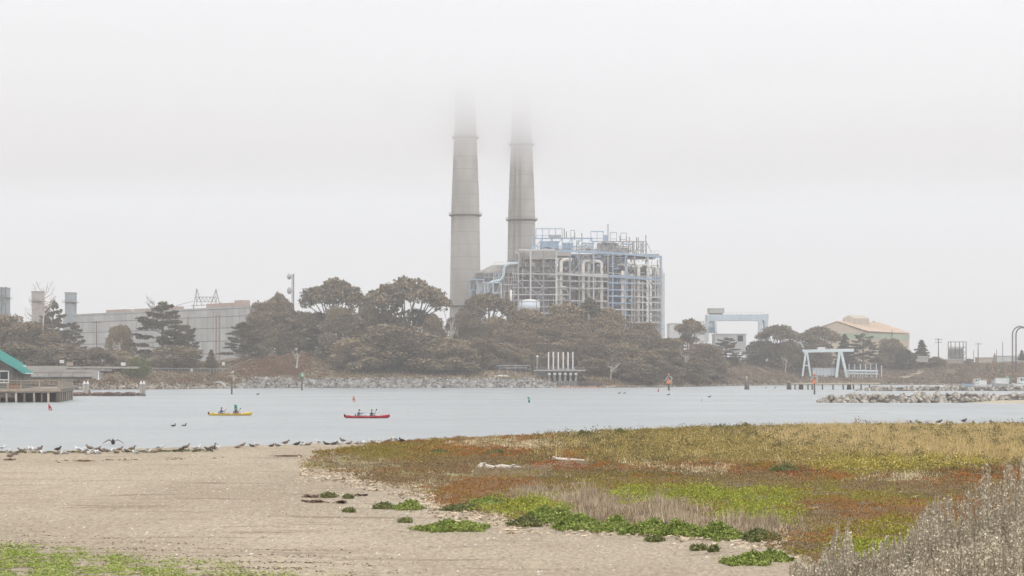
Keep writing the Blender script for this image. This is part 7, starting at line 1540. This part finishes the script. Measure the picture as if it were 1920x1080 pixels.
driftwood([(893, 878), (903, 873), (913, 876), (925, 878), (940, 875), (956, 877), (972, 878), (985, 882), (1000, 883), (1015, 881), (1029, 877)], [3, 6.5, 5.6, 5, 4.8, 4.6, 4.4, 4, 3.6, 3, 1.6], 'thick curved grey driftwood log lying in the brown marsh', dw, ((905, 873, 897, 879), (906, 872, 911, 868), (958, 876, 966, 871)))
driftwood([(1036, 860), (1056, 861.5), (1085, 863.5), (1114, 866)], [3.4, 3.1, 2.9, 2.6], 'straight bleached driftwood pole above the crimson ice plant', dwp, ((1040, 860, 1036, 856),))
driftwood([(1238, 828), (1250, 828.5), (1262, 829)], [1.3, 1.3, 1.2], 'short pale driftwood stick in the far marsh right of centre', dwp)
driftwood([(1284, 887), (1300, 885), (1318, 884)], [1.4, 1.6, 1.2], 'short grey driftwood piece in the middle marsh', dw)
driftwood([(648, 905), (660, 902), (680, 901)], [2.6, 2.0, .9], 'small pale driftwood snag on the sand beside the marsh point', dw, ((650, 904, 645, 908),))
driftwood([(1382, 932), (1390, 934), (1400, 935)], [1.3, 1.5, 1.2], 'short pale log in the lime green patch', dwp)

# ------------------------------------------------------------------ grey sagebrush in the near right corner
def sagebrush(name_label, cx, Y, prof, n, seed, dens=1.0):
    """prof: list of (px, top row) giving how high the stems reach across the bush"""
    q = random.Random(seed); r2 = np.random.default_rng(seed); px0, px1 = prof[0][0], prof[-1][0]
    bx = XX(cx, Y); t = thing('sagebrush', name_label, 'shrub', (bx, Y, float(near_z(bx, Y))))
    stem = MB(); LV = []; LS = []; LG = []
    for i in range(n):
        px = q.uniform(px0, px1); top = float(np.interp(px, [p[0] for p in prof], [p[1] for p in prof])); u = q.random() ** .65; Ye = Y + q.uniform(-1.0, 1.0)
        py = top + (1 - u) * (1150 - top) * .8 + abs(q.gauss(0, 10)); e = P(px, py, Ye); b0 = XX(px * .8 + cx * .2 + q.uniform(-25, 25), Ye) ; g = Vector((b0 + q.uniform(-.15, .15), Ye + q.uniform(-.2, .2), 0)); g.z = float(near_z(g.x, g.y))
        mid = g.lerp(e, .55) + Vector((q.uniform(-.06, .06), q.uniform(-.06, .06), .05)); L_ = (e - g).length
        stem.tube([g, mid, e], [.007, .005, .003], 4, False)
        spike = q.random() < .5; m_ = int((100 if spike else 34) * dens)
        for k in range(m_):
            s = 1 - (.30 if spike else .5) * q.random() ** 1.1
            if k % 7 == 0: s = q.uniform(.3, .7)
            a, b_ = (g, mid) if s < .55 else (mid, e); f = s / .55 if s < .55 else (s - .55) / .45; p = a.lerp(b_, f); w = .0045 + .012 * (1 - s) if spike else .008 + .022 * (1 - s)
            LV.append((p.x + q.gauss(0, w), p.y + q.gauss(0, w), p.z + q.gauss(0, w))); LS.append(.0125 if spike else .012)
        for k in range(16):
            f = q.uniform(.42, .78); a, b_, f = (g, mid, f / .55) if f < .55 else (mid, e, (f - .55) / .45); p = a.lerp(b_, f); LG.append((p.x + q.gauss(0, .03), p.y + q.gauss(0, .03), p.z + q.gauss(0, .03)))
        if q.random() < .55:   # side twigs
            for k in range(3):
                s = q.uniform(.35, .85); p = g.lerp(mid, s / .55) if s < .55 else mid.lerp(e, (s - .55) / .45); d = Vector((q.uniform(-.05, .05), q.uniform(-.05, .05), q.uniform(.07, .2))); stem.tube([p, p + d], [.003, .0012], 3, False)
                for j in range(14): f = p + d * q.uniform(.25, 1.05); LV.append((f.x + q.gauss(0, .006), f.y + q.gauss(0, .006), f.z + q.gauss(0, .006))); LS.append(.012)
    stem.build('branches', mat('sage_branch', (.27, .22, .165), (.40, .335, .255), scale=6, rough=.95), t)
    V, Fc = leaf_tris(np.array(LG), .017, r2, -.4); mesh_np('lower_leaves', V, Fc, mat('sage_green_leaf', (.36, .365, .28), (.47, .465, .36), scale=5, rough=.95, island=.35, spec=.05), t)
    LV = np.array(LV); LS = np.array(LS); V, Fc = leaf_tris(LV, 1.0, r2, -.6); V = V.reshape(-1, 3, 3); V = LV[:, None, :] + (V - LV[:, None, :]) * LS[:, None, None]
    mesh_np('leaves', V.reshape(-1, 3), Fc, mat('sage_leaf', (.47, .415, .305), (.60, .535, .41), scale=7, rough=.95, island=.38, spec=.05), t)
sagebrush('tall grey sagebrush with upright seed stalks in the lower right corner', 1880, 11.5, [(1700, 1010), (1720, 960), (1760, 915), (1800, 925), (1845, 855), (1870, 880), (1900, 850), (1960, 835), (2040, 850)], 480, 1)
sagebrush('grey sagebrush of medium height left of the tall corner one', 1740, 11.0, [(1600, 1050), (1640, 1010), (1700, 985), (1740, 930), (1780, 960), (1830, 970)], 440, 2)
sagebrush('low grey sagebrush clump with a few tall stalks at the bottom, leftmost of the sagebrush', 1560, 11.5, [(1475, 1060), (1500, 1045), (1540, 1040), (1560, 1000), (1572, 965), (1580, 1010), (1592, 965), (1600, 1020), (1650, 1030)], 380, 3)
sagebrush('near grey sagebrush filling the bottom right corner in front of the tall one', 1830, 8.5, [(1680, 1060), (1740, 1040), (1800, 1000), (1880, 985), (1980, 960)], 460, 4)
